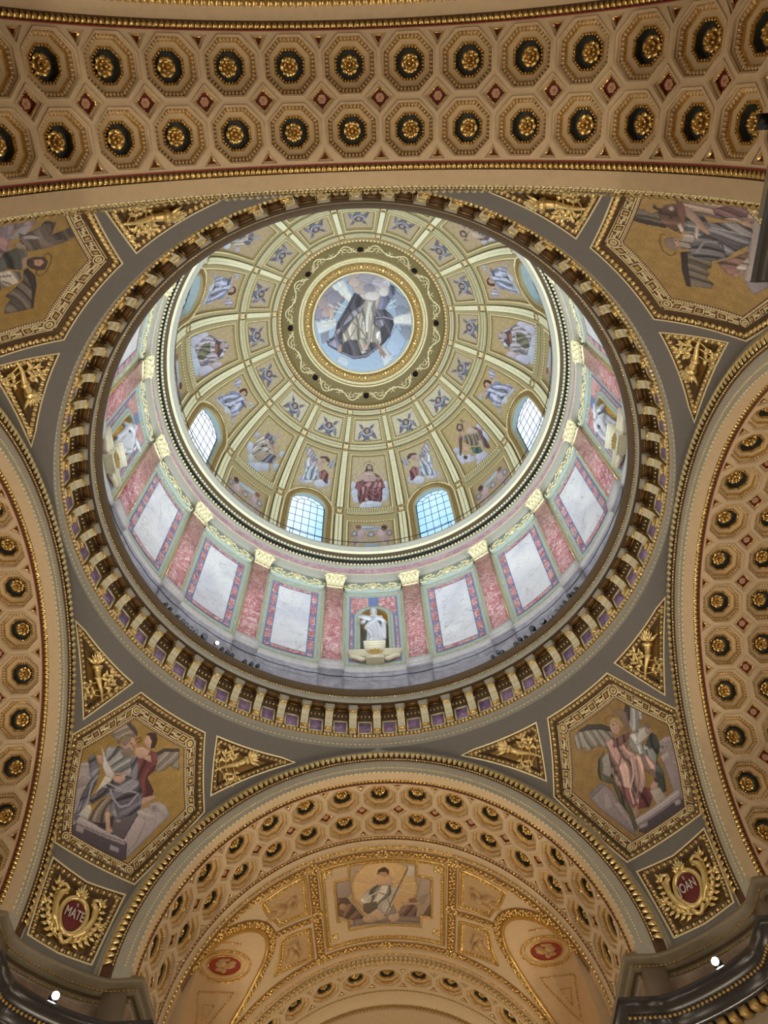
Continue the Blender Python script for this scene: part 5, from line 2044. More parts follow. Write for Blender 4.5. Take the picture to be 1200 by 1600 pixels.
for key, lab in RLAB.items():
    t = new('stucco_relief', None, label=lab, cat='relief', group='stucco reliefs of the choir')
    new('frame', relief_mesh(*key), t)
    new('figure', relief_fig(*key), t)

# side lunettes: short cross vaults with a painted oval, and the lit wall behind
def crossfn(s):
    def f(u, v, off):
        t = v / LR
        return np.stack([s * u, LY + (LR + off) * np.sin(t), LZ + (LR + off) * np.cos(t)], 1)
    return f
for s, nm in ((-1, 'left'), (1, 'right')):
    fn = crossfn(s)
    n = 31
    mb = MB()
    rows = []
    for t in np.linspace(-math.pi / 2, math.pi / 2, n):
        z = LZ + LR * math.cos(t)
        xb = math.sqrt(max(0.01, RV ** 2 - (z - ZS) ** 2))
        xs = np.linspace(xb - .02, 9.2, 8)
        rows.append(np.stack([s * xs, np.full(8, LY + LR * math.sin(t)), np.full(8, z)], 1))
    # straight jambs down
    for t, first in ((-math.pi / 2, True), (math.pi / 2, False)):
        y = LY + LR * math.sin(t)
        r2 = np.stack([s * np.linspace(RV - .02, 9.2, 8), np.full(8, y), np.full(8, 11.4)], 1)
        rows = [r2] + rows if first else rows + [r2]
    mb.add(np.concatenate(rows), grid_faces(len(rows), 8))
    mb.addp(box(min(s * 7.24, s * 9.3), max(s * 7.24, s * 9.3), LY - LR, LY + LR, 11.2, 11.45))
    web = new('lunette_ceiling', mb.mesh('lunette_web', 'plaster_tan', True), kind='structure', label='curved lunette vault with oval medallion on the %s of the choir' % nm, cat='lunette')
    mb = MB()
    mb.addp(box(min(s * 9.2, s * 9.5), max(s * 9.2, s * 9.5), LY - LR - .3, LY + LR + .3, 11.2, 19.6))
    lw = new('lunette_wall', mb.mesh('lunette_wall', 'plaster_tan'), kind='structure', label='pale wall with arched mouldings inside the %s choir lunette' % nm, cat='wall')
    mb = MB()
    wfn = lambda u, v, off: np.stack([np.full(len(u), s * (9.2 + off)), u, v], 1)
    for r, m2 in ((2.1, 0), (1.7, 1), (1.35, 0)):
        path = [(LY + r, 11.5), (LY + r, LZ)] + [(LY + r * math.cos(t), LZ + r * math.sin(t)) for t in np.linspace(0, math.pi, 21)][1:-1] + [(LY - r, LZ), (LY - r, 11.5)]
        ribbon(mb, wfn, path, .12, .06, 0, mi=m2)
        string3(mb, wfn, path, .12, scaled(BEAD, .09, .08, .06), -.06, mi=1)
    new('arch_moulding', mb.mesh('arch_moulding', ['plaster_ledge', 'gold']), lw)
    # groin rim, oval and triangle frames
    mb = MB()
    P = []
    for t in np.linspace(-math.pi / 2, math.pi / 2, 60):
        z = LZ + LR * math.cos(t)
        P.append((s * (math.sqrt(RV ** 2 - (z - ZS) ** 2) - .02), LY + LR * math.sin(t), z - .01))
    mb.addp(tube(P, .07, 6))
    ov = [(6.35 + 1.02 * math.cos(t), 1.0 + .66 * math.sin(t)) for t in np.linspace(0, 2 * math.pi, 40, endpoint=False)]
    ov2 = [(6.35 + .66 * math.cos(t), 1.0 + .42 * math.sin(t)) for t in np.linspace(0, 2 * math.pi, 30, endpoint=False)]
    string3(mb, fn, ov, .1, scaled(BEAD, .09, .1, .09), -.02, True)
    ribbon(mb, fn, [(6.35 + .88 * math.cos(t), 1.0 + .57 * math.sin(t)) for t in np.linspace(0, 2 * math.pi, 40, endpoint=False)], .04, .03, 0, True)
    string3(mb, fn, ov2, .09, scaled(BEAD, .08, .05, .05), -.02, True)
    ribbon(mb, fn, ov2, .05, .05, 0, True)
    tr = [(6.0, 2.05), (7.4, 1.95), (7.4, 3.6)]
    string3(mb, fn, tr, .11, scaled(BEAD, .09, .08, .07), -.02, True)
    string3(mb, fn, [(6.75, 2.45), (7.2, 2.4), (7.15, 3.0)], .1, scaled(BEAD, .09, .05, .05), -.02, True)
    string3(mb, fn, [(5.6, .0), (6.3, -.15), (7.6, .1)], .11, scaled(BEAD, .09, .08, .07), -.02)
    new('gilt_beads', mb.mesh('gilt_beads', 'gold'), web, kind='stuff')
    med = new('oval_medallion', None, label='small red painted oval medallion in the %s choir lunette' % nm, cat='medallion', group='choir medallions')
    mb = MB()
    map_region(mb, fn, ov2, (), .2, .2, -.01)
    new('ground', mb.mesh('ground', 'red_line'), med)
    mb = MB()
    for x, v, rx, ry in ((6.2, 1.05, .26, .12), (6.5, .95, .22, .14), (6.42, 1.22, .12, .1), (6.05, .92, .16, .09), (6.6, 1.15, .16, .08), (6.35, .78, .25, .07)):
        a = np.linspace(0, 2 * math.pi, 12, endpoint=False)
        rows = [fn(x + q * rx * np.cos(a), v + q * ry * np.sin(a), np.full(12, -.01 - .07 * z)) for q, z in ((1, 0), (.75, .7), (.1, 1))]
        mb.add(np.concatenate(rows), grid_faces(3, 12, False, True))
    new('figures', mb.mesh('figures', 'relief_tan', True), med)
# traced pictures, one patch or stroke per line: kind colour [fold angle, frequency, depth | width] : points in 1/250 picture units
TRACED = {}
TRACED['NW'] = """
P a89c9c:-232 -25 -172 4 -144 -20 -94 -188 -137 -259 -196 -179
P b8acac:-232 -17 -210 0 -180 6 -156 -6 -151 -26 -167 -36 -175 -28 -170 -20 -180 -9 -202 -14 -224 -30
P a89ca0:-154 -8 -152 -16 -152 -24 -157 -30 -164 -34 -172 -36 -180 -33 -186 -28 -189 -21 -188 -13 -184 -6 -177 -2 -168 0 -160 -3
P 8c8088:-162 -13 -161 -17 -161 -21 -163 -24 -167 -26 -171 -27 -175 -26 -178 -23 -180 -19 -179 -15 -177 -12 -174 -10 -170 -9 -166 -10
P 9a8e90:-202 -86 -188 -46 -148 -47 -144 -69 -165 -72 -182 -102
P b4a6a8:-155 -228 -165 -72 -141 -67 -107 -172 -110 -238
P b0a2a4:63 -53 123 -6 205 -14 152 -134 109 -236 62 -194
P bcb0b2:100 -12 126 10 167 14 199 -12 187 -31 150 -18 130 -31
P aea2a6:147 -7 149 -16 146 -24 140 -30 132 -34 123 -34 115 -30 109 -24 108 -16 110 -7 116 0 124 4 133 4 142 0
P 8e828a:138 -11 138 -15 137 -19 134 -22 131 -24 126 -24 123 -22 120 -19 120 -15 120 -11 123 -8 127 -6 131 -6 135 -8
P c4b8b8:65 -56 75 -45 149 -38 148 -47 139 -61 66 -68
P b6a8aa:68 -72 122 -68 120 -172 96 -228 70 -181
P 564c58:-134 -230 -114 -204 86 -182 107 -241 89 -254 -130 -255
P b4a8ae:-131 -200 -124 -178 69 -168 85 -186 78 -196 -118 -216
L 8a7e88 0.0139:-124 -210 77 -184
L cfc6c8 0.0105:-124 -191 78 -175
P a498a2:-120 -215 -88 -210 -80 -231 -111 -235
P a498a2:29 -215 67 -214 72 -230 34 -235
P 6a606a:-80 -176 63 -53 81 -68 69 -177 -22 -181
P 9c8e84 0.6 26 0.22:-217 142 -198 189 -174 224 -128 230 -87 211 -85 191 -130 175 -138 144 -135 124 -153 140 -189 138 -181 152
P 5a4a48:-176 217 -146 228 -104 220 -81 198 -98 200 -137 209
P 9c9086 1.2 26 0.22:28 178 54 212 121 243 161 164 113 163 104 138 72 113 47 126
P 524440:28 178 53 214 120 244 126 230 65 204 46 177
L 7a5a28 0.0122:-82 187 -67 201 -56 189 -66 178
P 7a3c40 1.8 16 0.3:-19 175 30 184 56 151 61 113 46 80 100 42 101 28 66 -8 18 42 -33 116 -35 146
P c49a8c:60 -6 110 32 122 28 76 -37
P d4aa94:-66 155 -37 176 4 177 3 150 -23 126 -50 132
P d0a48c:-12 137 12 165 33 140 13 135
P 8c484a:11 175 36 183 56 141 38 112 25 116 38 142
P d8b09a:-46 224 -28 244 3 197 -5 182 -32 186 -46 197
P 4a3028:-53 225 -40 242 -14 251 8 231 15 198 -1 184 -14 214 -34 225
P 7e7c8c 1 14 0.35:-216 16 -202 46 -142 2 -130 -41 -116 -158 -131 -210 -143 -193 -158 -107 -159 -39
P 96989c 0.9 24 0.35:-174 95 -125 128 -86 106 -32 132 6 76 9 27 -59 30 -88 4 -151 48
P 7c7a86 1.6 20 0.35:-65 119 -25 125 6 66 56 21 66 -18 -29 17 -22 61
P 82808e 0.5 13 0.42:-88 4 -34 44 18 52 62 14 80 -45 50 -88 6 -120 -30 -110 -52 -54 -83 -82 -102 -121 -122 -114 -116 -81 -94 -29
P 6a6878 0.8 14 0.4:-62 -36 -26 -26 50 -6 74 -43 50 -88 6 -110 -26 -70
L a6a4b2 0.0259:-104 -40 -69 -34 -37 -61 2 -74 30 -50 43 5
L aaa8b4 0.0224:-94 -20 -32 -14 33 5
L 5a5868 0.0218:-103 -84 -97 -50 -71 -31
L a2a0ae 0.0248:-114 -152 -146 -50 -140 -17
L 565464 0.0175:-130 -176 -144 -78
P 8a7a70 1.4 24 0.35:-77 -83 -51 -64 -26 -108 -26 -164 -74 -177 -88 -180 -86 -112
P 3c3440:-84 -178 -32 -163 -6 -116 7 -152 -16 -173
P cfa48e:-44 -122 -28 -109 -2 -152 18 -174 -1 -184 -14 -168
P cca08a:18 -170 16 -174 13 -178 7 -181 1 -182 -6 -181 -10 -178 -12 -175 -11 -170 -7 -167 -1 -164 5 -163 12 -164 16 -167
P b09084:30 -121 29 -124 27 -127 22 -130 18 -131 13 -132 9 -130 8 -128 8 -126 10 -122 14 -120 19 -118 24 -118 28 -119
P c8c4c0:-132 -182 -121 -132 -93 -136 -90 -176
P dcd2b0:-124 -135 -109 -126 -93 -136 -102 -146
P d2c8bc:-115 -90 -116 -3 -88 14 -80 -6 -105 -55
P dcd6d2:-202 88 -183 79 -143 52 -76 21 -81 3 -112 0 -144 21 -164 54
P c89e88:-192 47 -169 56 -150 38 -150 22 -182 33
P d0a48e:-88 14 -42 40 -32 31 -43 4 -72 -2
L c49884 0.0228:-84 24 -39 52
P c89c86:-128 144 -123 174 -90 188 -70 174 -63 151 -65 119 -86 97 -111 108
P 8c8078:-118 130 -102 129 -83 145 -64 135 -66 111 -81 99 -102 103
P 8c8078:-128 144 -127 172 -107 186 -99 167 -104 148 -111 134
P 4a3830:-87 162 -86 161 -87 160 -88 158 -90 158 -92 157 -94 157 -95 158 -95 159 -94 160 -93 162 -92 163 -90 164 -88 163
L 9a6c58 0.01:-81 162 -70 150
"""
TRACED['NE'] = """
P 97898c:-199 -10 -120 7 -97 -43 -94 -174 -94 -254 -114 -213 -182 -75
P 857a80:-188 -10 -138 6 -112 -8 -165 -22 -185 -27
P a89a9c:-141 -40 -119 -41 -122 -107 -161 -97
P a4969a:-120 -83 -94 -97 -80 -228 -100 -226
P 96888c:175 4 203 5 242 -14 214 -66 158 -208 141 -258 94 -245 136 -85
P aa9ca0:175 4 208 4 242 -14 232 -29 203 -18 187 -28
P a2949a:192 -32 185 -37 176 -40 168 -38 162 -34 158 -26 159 -18 163 -10 170 -4 178 -2 186 -4 193 -8 196 -16 196 -24
P 7c7078:184 -26 180 -28 177 -29 173 -29 170 -27 169 -24 169 -20 171 -16 174 -14 178 -12 182 -13 184 -15 186 -18 186 -22
P b0a2a4:148 -44 186 -45 187 -68 143 -68
P a4969a:177 -88 196 -91 192 -116 174 -107
P 4e454c:-32 -200 125 -215 128 -259 -62 -253 -82 -231
P b0a4a8:-77 -184 126 -180 137 -198 125 -215 -69 -218 -84 -200
L cac0c2 0.0132:-81 -192 132 -192
L 857a84 0.015:-75 -210 128 -210
P a89ca2:-67 -215 -33 -220 -39 -231 -70 -228
P a89ca2:96 -211 122 -219 115 -234 92 -231
P 4c5450 1.2 14 0.3:173 56 188 28 174 -13 128 -46 120 -106 93 -162 46 -162 96 -57 121 26
P 5c5a4a 1 14 0.35:-42 110 -86 91 -116 53 -122 14 -85 -23 -94 -97 -83 -155 -94 -224 -76 -220 -60 -116 -59 10 -103 35
P 9e9a96:-67 91 -19 96 -44 33 -80 6 -98 32
P 98928a 1.5 30 0.25:-128 232 -51 234 13 202 45 164 20 122 -18 106 -58 142 -90 143 -128 142 -110 160 -149 170 -142 200
P 4c4642:-112 235 -43 236 15 204 45 164 31 155 -13 194 -63 218
P a6a6a4 0.2 30 0.28:177 215 228 146 226 129 188 128 194 111 167 120 158 102 132 87 110 102 116 145
P 464240:172 218 190 206 133 144 116 145 134 186
P b48e86 1.5 18 0.35:9 135 50 120 98 111 100 98 48 64 70 27 26 -10 -1 -58 -70 -37 -62 23 -28 101 -15 138
P 7e585a 0.4 20 0.3:20 122 62 118 102 108 80 89 36 84 -5 98
P b4b6b8 0.9 24 0.35:96 100 132 87 110 45 132 7 120 -41 123 -21 76 18 56 59
P 868e90 1 20 0.3:93 23 140 1 139 -32 113 -58 96 -24
P c4a098 1.3 15 0.38:-44 33 56 25 101 0 115 -48 82 -101 72 -73 62 -44 30 -99 -34 -148 -63 -130 -63 -63 -69 -16
P 8c5458 1.2 18 0.3:-66 -40 -24 -76 -32 -144 -55 -146 -68 -101
P 6a3238 1.4 18 0.35:24 -100 42 -117 30 -152 4 -176 -41 -159 -14 -124
L d8b8b0 0.0244:42 23 14 -35 -33 -80 -46 -130
L 8c625e 0.0207:25 68 -26 22 -56 -24
L a27870 0.0242:54 4 25 -64 -31 -124
L 8a6058 0.0198:57 -52 94 -67 84 -98
P b8928a:69 -103 80 -121 64 -137 43 -124 47 -110
P b08a7e:-53 -142 -39 -155 -50 -179 -69 -178 -66 -160
P b0a49c:35 -123 76 -135 78 -183 30 -188
P c2c0bc:78 44 138 94 184 92 182 50 124 46
L 8a8884 0.0104:132 87 178 88
P 7c6a60:174 97 190 91 177 54 154 65
P a8897c:169 83 184 60 169 48 151 62
P 8a7066:94 222 134 201 140 176 119 137 98 111 86 130 108 180 92 212
P c09a86:46 186 71 187 86 172 73 139 49 126 33 148 36 170
P b4976a:50 196 73 198 96 182 98 145 82 133 74 156 73 180 48 185
P 4a3a30:60 171 59 170 57 170 56 171 54 172 53 173 52 175 53 176 54 177 56 177 58 176 59 175 60 174 60 172
L 8a6a2c 0.013:35 194 36 208 58 214 85 203 102 182 99 168
"""
TRACED['SE'] = """
P b0a6a8:154 -290 141 -378 -158 -119 -176 -54 -114 -50 -23 -139
P 9a92a0:-133 -48 -114 -148 -158 -119 -176 -54
P b8a296 0.3 22 0.3:218 -66 176 -156 129 -304 55 -233 77 -158 114 -89 148 -48 187 -46
P 8a6a70 0.2 20 0.3:130 -138 124 -257 104 -262 78 -230 95 -123
P 7a7268 0.3 26 0.3:228 116 211 74 186 72 183 40 130 51 120 72 160 119 200 148
P 443c38:208 139 170 102 127 59 120 72 158 121 200 154
P 7c7266 0.5 26 0.3:21 96 12 49 -34 13 -60 33 -66 58 -82 54 -93 77 -121 66 -138 87 -104 169 -44 142
P 3e3836:22 98 16 73 -40 115 -113 154 -106 170 -43 144
P 7a5c52 1 14 0.25:183 40 192 -6 185 -38 154 -32 99 14 81 42 110 59 144 71
P 4a3a38:212 25 196 31 186 20 180 32 194 45 203 44
P cbb8ac:170 -19 167 -15 166 -10 166 -4 167 -1 170 1 173 1 177 -2 179 -6 181 -11 181 -16 179 -20 176 -22 173 -22
P 2a2020:145 18 144 20 143 22 143 24 144 26 145 27 146 27 148 26 149 24 150 22 150 20 149 18 148 17 146 17
P 8a5e54:194 -55 183 -70 140 -40 103 10 150 -11
P d8d0c8:114 26 118 6 90 22 85 38
P 868690 0.25 18 0.4:144 -44 114 -89 71 -78 68 -180 40 -213 -8 -162 -24 -88 -43 -32 -36 25 -12 58 29 51 56 0 86 26
P 74747c 0.9 24 0.4:53 24 58 -34 30 -62 -36 -43 -38 16 -10 67 22 63
P 9a98a2 0.1 18 0.35:92 -77 68 -180 35 -212 16 -187 49 -110 67 -74
L b4b2bc 0.0211:71 -78 45 -127 17 -183
L 54545e 0.0213:47 -34 10 -64 -36 -43
L 5c5c66 0.0178:22 -54 -9 -110 -7 -157
L a4a4ae 0.018:5 44 32 -11 22 -54
P b4aca6 0.3 24 0.3:78 34 72 -4 45 15 28 68 56 66
P d4ccc4:95 -32 87 -40 42 7 58 4
P b49a90:170 -61 150 -73 51 -59 50 -43 132 -31
P c29c88:108 -39 96 -60 56 -59 55 -42 84 -32
P cca08c:70 -192 70 -222 47 -225 45 -208 57 -190
P a07c74 0.7 16 0.3:-47 2 -41 -74 -28 -140 -73 -99 -112 -32 -93 -5
P c4b6b0 1 20 0.3:-76 -52 -48 -119 -66 -115 -106 -56
P 8e7e74:85 114 86 88 74 60 52 70 33 97 36 122 61 128
P c49e8a:77 79 74 54 41 73 44 98
P 9c948e 0.1 30 0.3:63 70 47 40 23 50 30 88
P 43342e:66 74 64 76 63 78 63 80 63 81 64 81 66 81 67 80 69 78 70 76 70 74 70 74 68 73 67 74
L 8a6828 0.0106:101 96 104 110 82 137 47 152 23 144 20 125 29 111
"""
TRACED['SW'] = """
P a89aa2:-166 -241 -182 -98 -102 -49 7 18 102 -29
P 8c8090 0.3 18 0.25:-170 -170 -180 -104 -215 -40 -183 -27 -157 -74 -114 -78 -112 -115
P a8a2ac:-118 -70 -168 -66 -186 -30 -149 -24 -119 -54
L bcb2b8 0.0128:-156 -118 -180 -106
P 9a929a:-188 -74 -185 -72 -181 -73 -178 -76 -175 -81 -174 -87 -174 -93 -176 -97 -179 -99 -182 -98 -186 -95 -189 -90 -190 -84 -190 -78
P 746862 0.5 14 0.28:-144 -29 -187 -4 -210 -7 -214 16 -218 33 -195 46 -175 58 -196 76 -223 98 -217 126 -202 141 -164 121 -135 92 -111 59 -97 32 -120 -24 -147 -54
P b0aaac:-139 -35 -152 -3 -152 40 -140 14 -131 -18
P 5a5048 0.3 24 0.3:-174 63 -221 93 -216 130 -200 138 -159 90
P 4a403c:-211 16 -208 17 -205 16 -202 14 -200 9 -200 4 -202 -1 -204 -4 -206 -6 -210 -6 -212 -2 -214 2 -214 7 -213 12
P a49c9a:-112 -32 -114 -2 -108 13 -102 -10 -103 -31
P b08a90 0.8 12 0.3:-86 -166 -127 -100 -116 -65 -74 -35 -44 -38 21 -82
P 5a5c58 0.3 18 0.4:-73 -43 -96 -19 -102 25 -80 40 -54 41 -26 60 -23 14 1 -18 -36 -50
P b8b0a4 0.3 14 0.35:2 -23 -17 13 -20 61 -6 81 21 77 46 44 39 4
P 968a94 0.4 14 0.3:21 -82 5 -8 50 35 66 27 74 -46
L 6a645e 0.0089:10 1 0 35
L 6a645e 0.009:24 24 30 59
P 70665c 0.8 24 0.32:-28 65 -39 72 -21 118 12 148 100 190 116 161 140 98 114 86 82 89 74 62 40 78 6 89
P 3c3430:-25 67 -40 71 -21 118 15 148 100 189 102 182 30 141 -1 104
P b08c78:-64 30 -79 38 -70 54 -42 70 -27 62
P 4e3e36:-69 49 -83 64 -94 101 -78 127 -50 136 -39 111 -42 83 -50 61
P c0967c:-72 72 -82 97 -74 114 -56 111 -54 90
P 3a2a24:-68 98 -68 98 -66 98 -66 98 -66 96 -66 95 -66 94 -67 93 -68 92 -69 92 -70 93 -70 94 -70 96 -70 97
L 7a5c22 0.0077:-98 94 -110 104 -101 124 -75 139 -39 147 -22 136 -25 120 -36 110
"""
TRACED['OC'] = """
P 98b0c8:269 3 241 119 165 212 54 262 -68 257 -174 200 -242 102 -261 -15 -227 -127 -150 -213 -44 -258 70 -254 173 -202 244 -111
P 8c8494:-236 -190 -96 -226 -63 -143 -103 -102 -144 -37 -239 -23
P a08a88:-132 -108 -138 -92 -151 -79 -170 -72 -191 -73 -209 -81 -221 -94 -224 -111 -219 -127 -205 -139 -186 -146 -166 -145 -148 -137 -136 -124
P 8a8490:-93 -131 -98 -117 -110 -106 -127 -100 -146 -100 -162 -108 -174 -120 -177 -134 -172 -148 -160 -159 -142 -165 -124 -164 -107 -158 -96 -146
P b89c94:-156 -58 -159 -49 -166 -42 -177 -38 -188 -39 -198 -43 -205 -51 -207 -60 -204 -69 -196 -76 -186 -80 -174 -79 -164 -75 -158 -68
P c4aa98:-168 -80 -140 -87 -144 -37 -167 -20
P 8c94a4:140 -177 223 -112 248 -6 229 79 200 52 179 8 163 -60 151 -102
P 7e8494:229 -50 223 -45 212 -43 198 -45 184 -50 172 -59 166 -68 165 -76 171 -81 182 -83 196 -81 210 -76 222 -68 228 -58
P 848a98:238 54 236 70 228 84 218 91 206 90 196 83 189 69 186 52 189 35 197 22 207 15 219 15 229 23 236 37
P a4b8d2:162 12 216 92 176 165 114 181 107 119
P 868a98:-217 38 -174 22 -176 74 -213 99
P ccd2d6:-148 -191 -90 -223 -46 -138 -64 -105
L f0e6bc 0.0134:-140 -186 -64 -110
L f4ead0 0.0133:-114 -206 -55 -126
L f0e6bc 0.0117:-98 -189 -63 -130
P ccd0d4:-239 -19 -132 -26 -134 15 -226 46
L f0e6c4 0.012:-215 6 -138 -2
L f0e6c4 0.0102:-231 -14 -141 -22
P d2d4d0:150 -26 240 -53 243 11 153 6
L efe6c8 0.0103:162 -22 222 -18
L efe6c8 0.0103:162 -5 205 -12
P c0ccd8:-129 154 -78 174 -93 218 -148 185
P c8ccd0:68 135 103 118 149 182 100 221
L e4e0c0 0.0084:-128 -108 -87 -81
L d8d4c0 0.0084:-170 -100 -104 -73
L e0dcc4 0.0085:-147 -66 -105 -58
L c8d4e0 0.0085:121 -78 164 -114
L c8d4e0 0.0085:129 -70 163 -81
P 4a444e 1.2 14 0.35:-37 -158 12 -124 60 -30 65 -63 112 -66 145 -35 153 8 134 67 94 110 63 135 10 173 -56 179 -120 146 -154 123 -187 100 -186 82 -150 57 -129 -11 -106 -44 -74 -93
P 6a6680 1 16 0.3:62 -84 80 -113 124 -198 165 -176 165 -152 121 -86 108 -62 70 -63
P 5c5662 0.3 18 0.35:65 -63 112 -66 150 -26 149 -10 111 -36 60 -26
L 9a92a0 0.0171:64 -25 107 -28 149 -14
L 847c8a 0.0243:-116 142 -56 170 10 164 64 126
L 2c2830 0.0134:-33 -146 -61 -93 -98 -35 -131 24
P b0a490 1.45 22 0.32:12 -115 92 -125 70 -67 56 -30 50 4 79 31 90 100 64 104 21 94 -14 101 -39 83 -82 82 -109 98 -106 50 -65 0 -16 -66
P d8d4cc:28 -106 54 -110 30 -31 23 46 10 46 11 -31
L 847a6c 0.0169:62 -105 47 -30 34 81
L 877d70 0.017:-7 -66 -27 2 -73 78
L 8a8072 0.017:0 -32 -11 28 9 72
L 7c7266 0.0137:-52 -8 -11 36 17 85
P a096a0 0.8 18 0.3:-15 -83 11 -99 -7 -57 -60 -17 -86 -1 -140 32 -150 53 -142 79 -152 88 -86 -18 -58 -59
P 9088a0 0.5 18 0.3:-186 95 -142 71 -112 76 -128 124 -153 114
P b09080:-140 114 -113 94 -115 137 -133 141
P 8c8494 0.8 20 0.3:59 -13 111 -20 101 14 84 27 63 9
P d4cfc8 1.5 24 0.3:57 47 84 40 90 100 68 113
P a89a88 0.9 26 0.3:-35 92 -12 71 22 81 30 103 11 128 -12 154 -20 141
P c0a08e:-8 115 21 102 20 129 -2 141
P c8c0b4:-20 141 2 137 10 146 -12 154
P a07c6c:65 74 81 109 106 158 97 172 80 158 64 108
L a07c6c 0.0174:89 149 84 166
L a07c6c 0.0174:95 154 101 174
L a07c6c 0.0157:100 149 108 163
P b09a90:36 -209 30 -193 15 -181 -7 -175 -32 -176 -53 -183 -67 -196 -72 -212 -66 -228 -50 -240 -28 -246 -4 -246 17 -238 32 -225
P 9c949e:95 -199 88 -178 70 -162 44 -153 16 -154 -9 -164 -25 -182 -30 -203 -24 -224 -6 -240 20 -249 48 -248 72 -238 89 -220
P b8aeb4:136 -181 131 -158 118 -140 99 -130 78 -131 60 -142 48 -161 44 -184 49 -207 63 -225 81 -234 102 -234 120 -223 132 -204
P bcb0ae:93 -150 87 -132 72 -118 49 -111 25 -112 3 -120 -11 -136 -16 -154 -10 -171 6 -185 28 -192 52 -191 74 -182 88 -168
P b09c94:44 -172 38 -158 25 -147 6 -141 -14 -142 -32 -149 -45 -161 -48 -175 -44 -189 -30 -200 -12 -206 9 -205 27 -198 40 -186
P cfc6be:131 -153 128 -142 121 -134 111 -129 100 -130 90 -135 83 -144 81 -154 84 -165 91 -173 101 -178 112 -177 122 -172 129 -164
P d0c4bc:88 -134 84 -123 74 -114 58 -110 41 -111 26 -116 16 -125 13 -136 17 -146 28 -155 43 -159 60 -158 75 -153 85 -144
P 8a8492:64 -171 61 -162 53 -156 41 -152 28 -152 16 -157 8 -164 6 -173 9 -182 18 -189 29 -192 42 -192 54 -188 62 -180
P bca498:-6 -202 -9 -192 -18 -184 -29 -179 -42 -180 -54 -185 -62 -194 -64 -204 -60 -215 -52 -223 -40 -227 -27 -227 -16 -222 -8 -213
P a89ca4:108 -211 105 -204 98 -198 88 -196 76 -196 66 -199 60 -205 58 -212 60 -219 67 -225 78 -228 88 -227 98 -224 105 -218
L a49aa2 0.0235:14 -156 56 -155 73 -179
L d8d4dc 0.0201:111 -198 128 -206 132 -186
"""
TRACED['CH'] = """
P b09a80:-250 316 268 288 270 -262 -282 -218
P d0a870:-173 120 -134 200 19 244 169 176 183 28 151 -72 6 -226 -104 -186 -168 -22
P d4ae74:184 63 165 -37 114 -124 40 -172 -40 -167 -111 -108 -158 -17 -170 84 -149 172 -98 234 -27 265 50 261 119 224 167 155
L e4cc98 0.0185:6 51 -119 207
L e4cc98 0.0185:6 51 -154 114
L e4cc98 0.0185:6 51 -151 -4
L e4cc98 0.0185:6 51 -72 232
L e4cc98 0.0185:6 51 94 223
L e4cc98 0.0185:6 51 168 95
L e4cc98 0.0185:6 51 168 14
L e4cc98 0.0185:6 51 138 171
P a89284:-237 154 -173 199 -164 47 -190 9 -244 30
P b09a88:192 123 245 148 246 32 167 -22
P 7a5c48 0.8 14 0.35:-244 30 -190 9 -111 -172 -167 -180 -248 -112
P b08a68:-196 -60 -199 -72 -205 -80 -214 -82 -222 -78 -230 -70 -236 -57 -237 -44 -234 -33 -228 -26 -220 -24 -211 -27 -203 -36 -198 -47
P 6a4c3c:-236 21 -182 0 -177 -43 -222 -14
P 7a5a50 0.8 14 0.35:71 -178 88 -104 136 -63 174 -92 166 -167 126 -186
P 8a5c3c:172 -45 170 -57 163 -67 154 -74 145 -75 136 -71 130 -63 128 -52 130 -40 136 -30 145 -24 155 -22 164 -26 170 -34
P c09a78:89 -68 198 -51 206 -61 104 -90
P a08c78:167 -46 238 36 206 -61
P 6a5440:198 -160 246 -39 246 -159
P 8c7a70:-167 -174 246 -172 246 -221 -169 -228
P c8aa88:16 -165 10 -186 -6 -202 -28 -210 -53 -206 -75 -193 -90 -173 -94 -151 -88 -131 -72 -117 -50 -111 -26 -114 -4 -126 11 -144
P bc9c7c:-40 -197 -45 -210 -56 -220 -72 -224 -90 -220 -106 -210 -116 -196 -119 -182 -115 -169 -104 -160 -88 -158 -70 -161 -54 -170 -44 -183
P c4a484:79 -177 76 -199 66 -216 53 -226 39 -226 27 -216 18 -199 16 -178 19 -156 28 -140 41 -130 55 -130 68 -140 76 -156
P c4bcae 0.9 14 0.35:-32 78 60 62 82 15 42 -57 64 -154 8 -177 -38 -112 -99 -65 -129 -34 -95 29
P 6a5a50:-110 -62 -36 -52 -38 -112 -86 -152 -109 -123
L 8a8276 0.0249:-49 33 12 -8 40 -129
L e0d8ca 0.0253:-89 -19 -2 40
P d2aa84:-30 135 46 131 49 73 -32 72
L d0a682 0.0553:-30 118 -78 90 -130 136
L cca27e 0.0489:42 119 84 91 91 51
P c89a74:32 174 29 158 22 144 11 137 0 138 -11 146 -18 160 -20 177 -16 194 -9 206 2 213 13 212 23 204 30 191
P 4e3420:-30 146 -24 191 10 211 32 182 28 142 17 171 -14 173
L f0d8a0 0.0122:-40 170 -20 208 10 217 44 193 50 154
L 6a4a30 0.0214:131 215 0 -176
P cfc4b8:132 226 162 220 161 140 115 140
"""
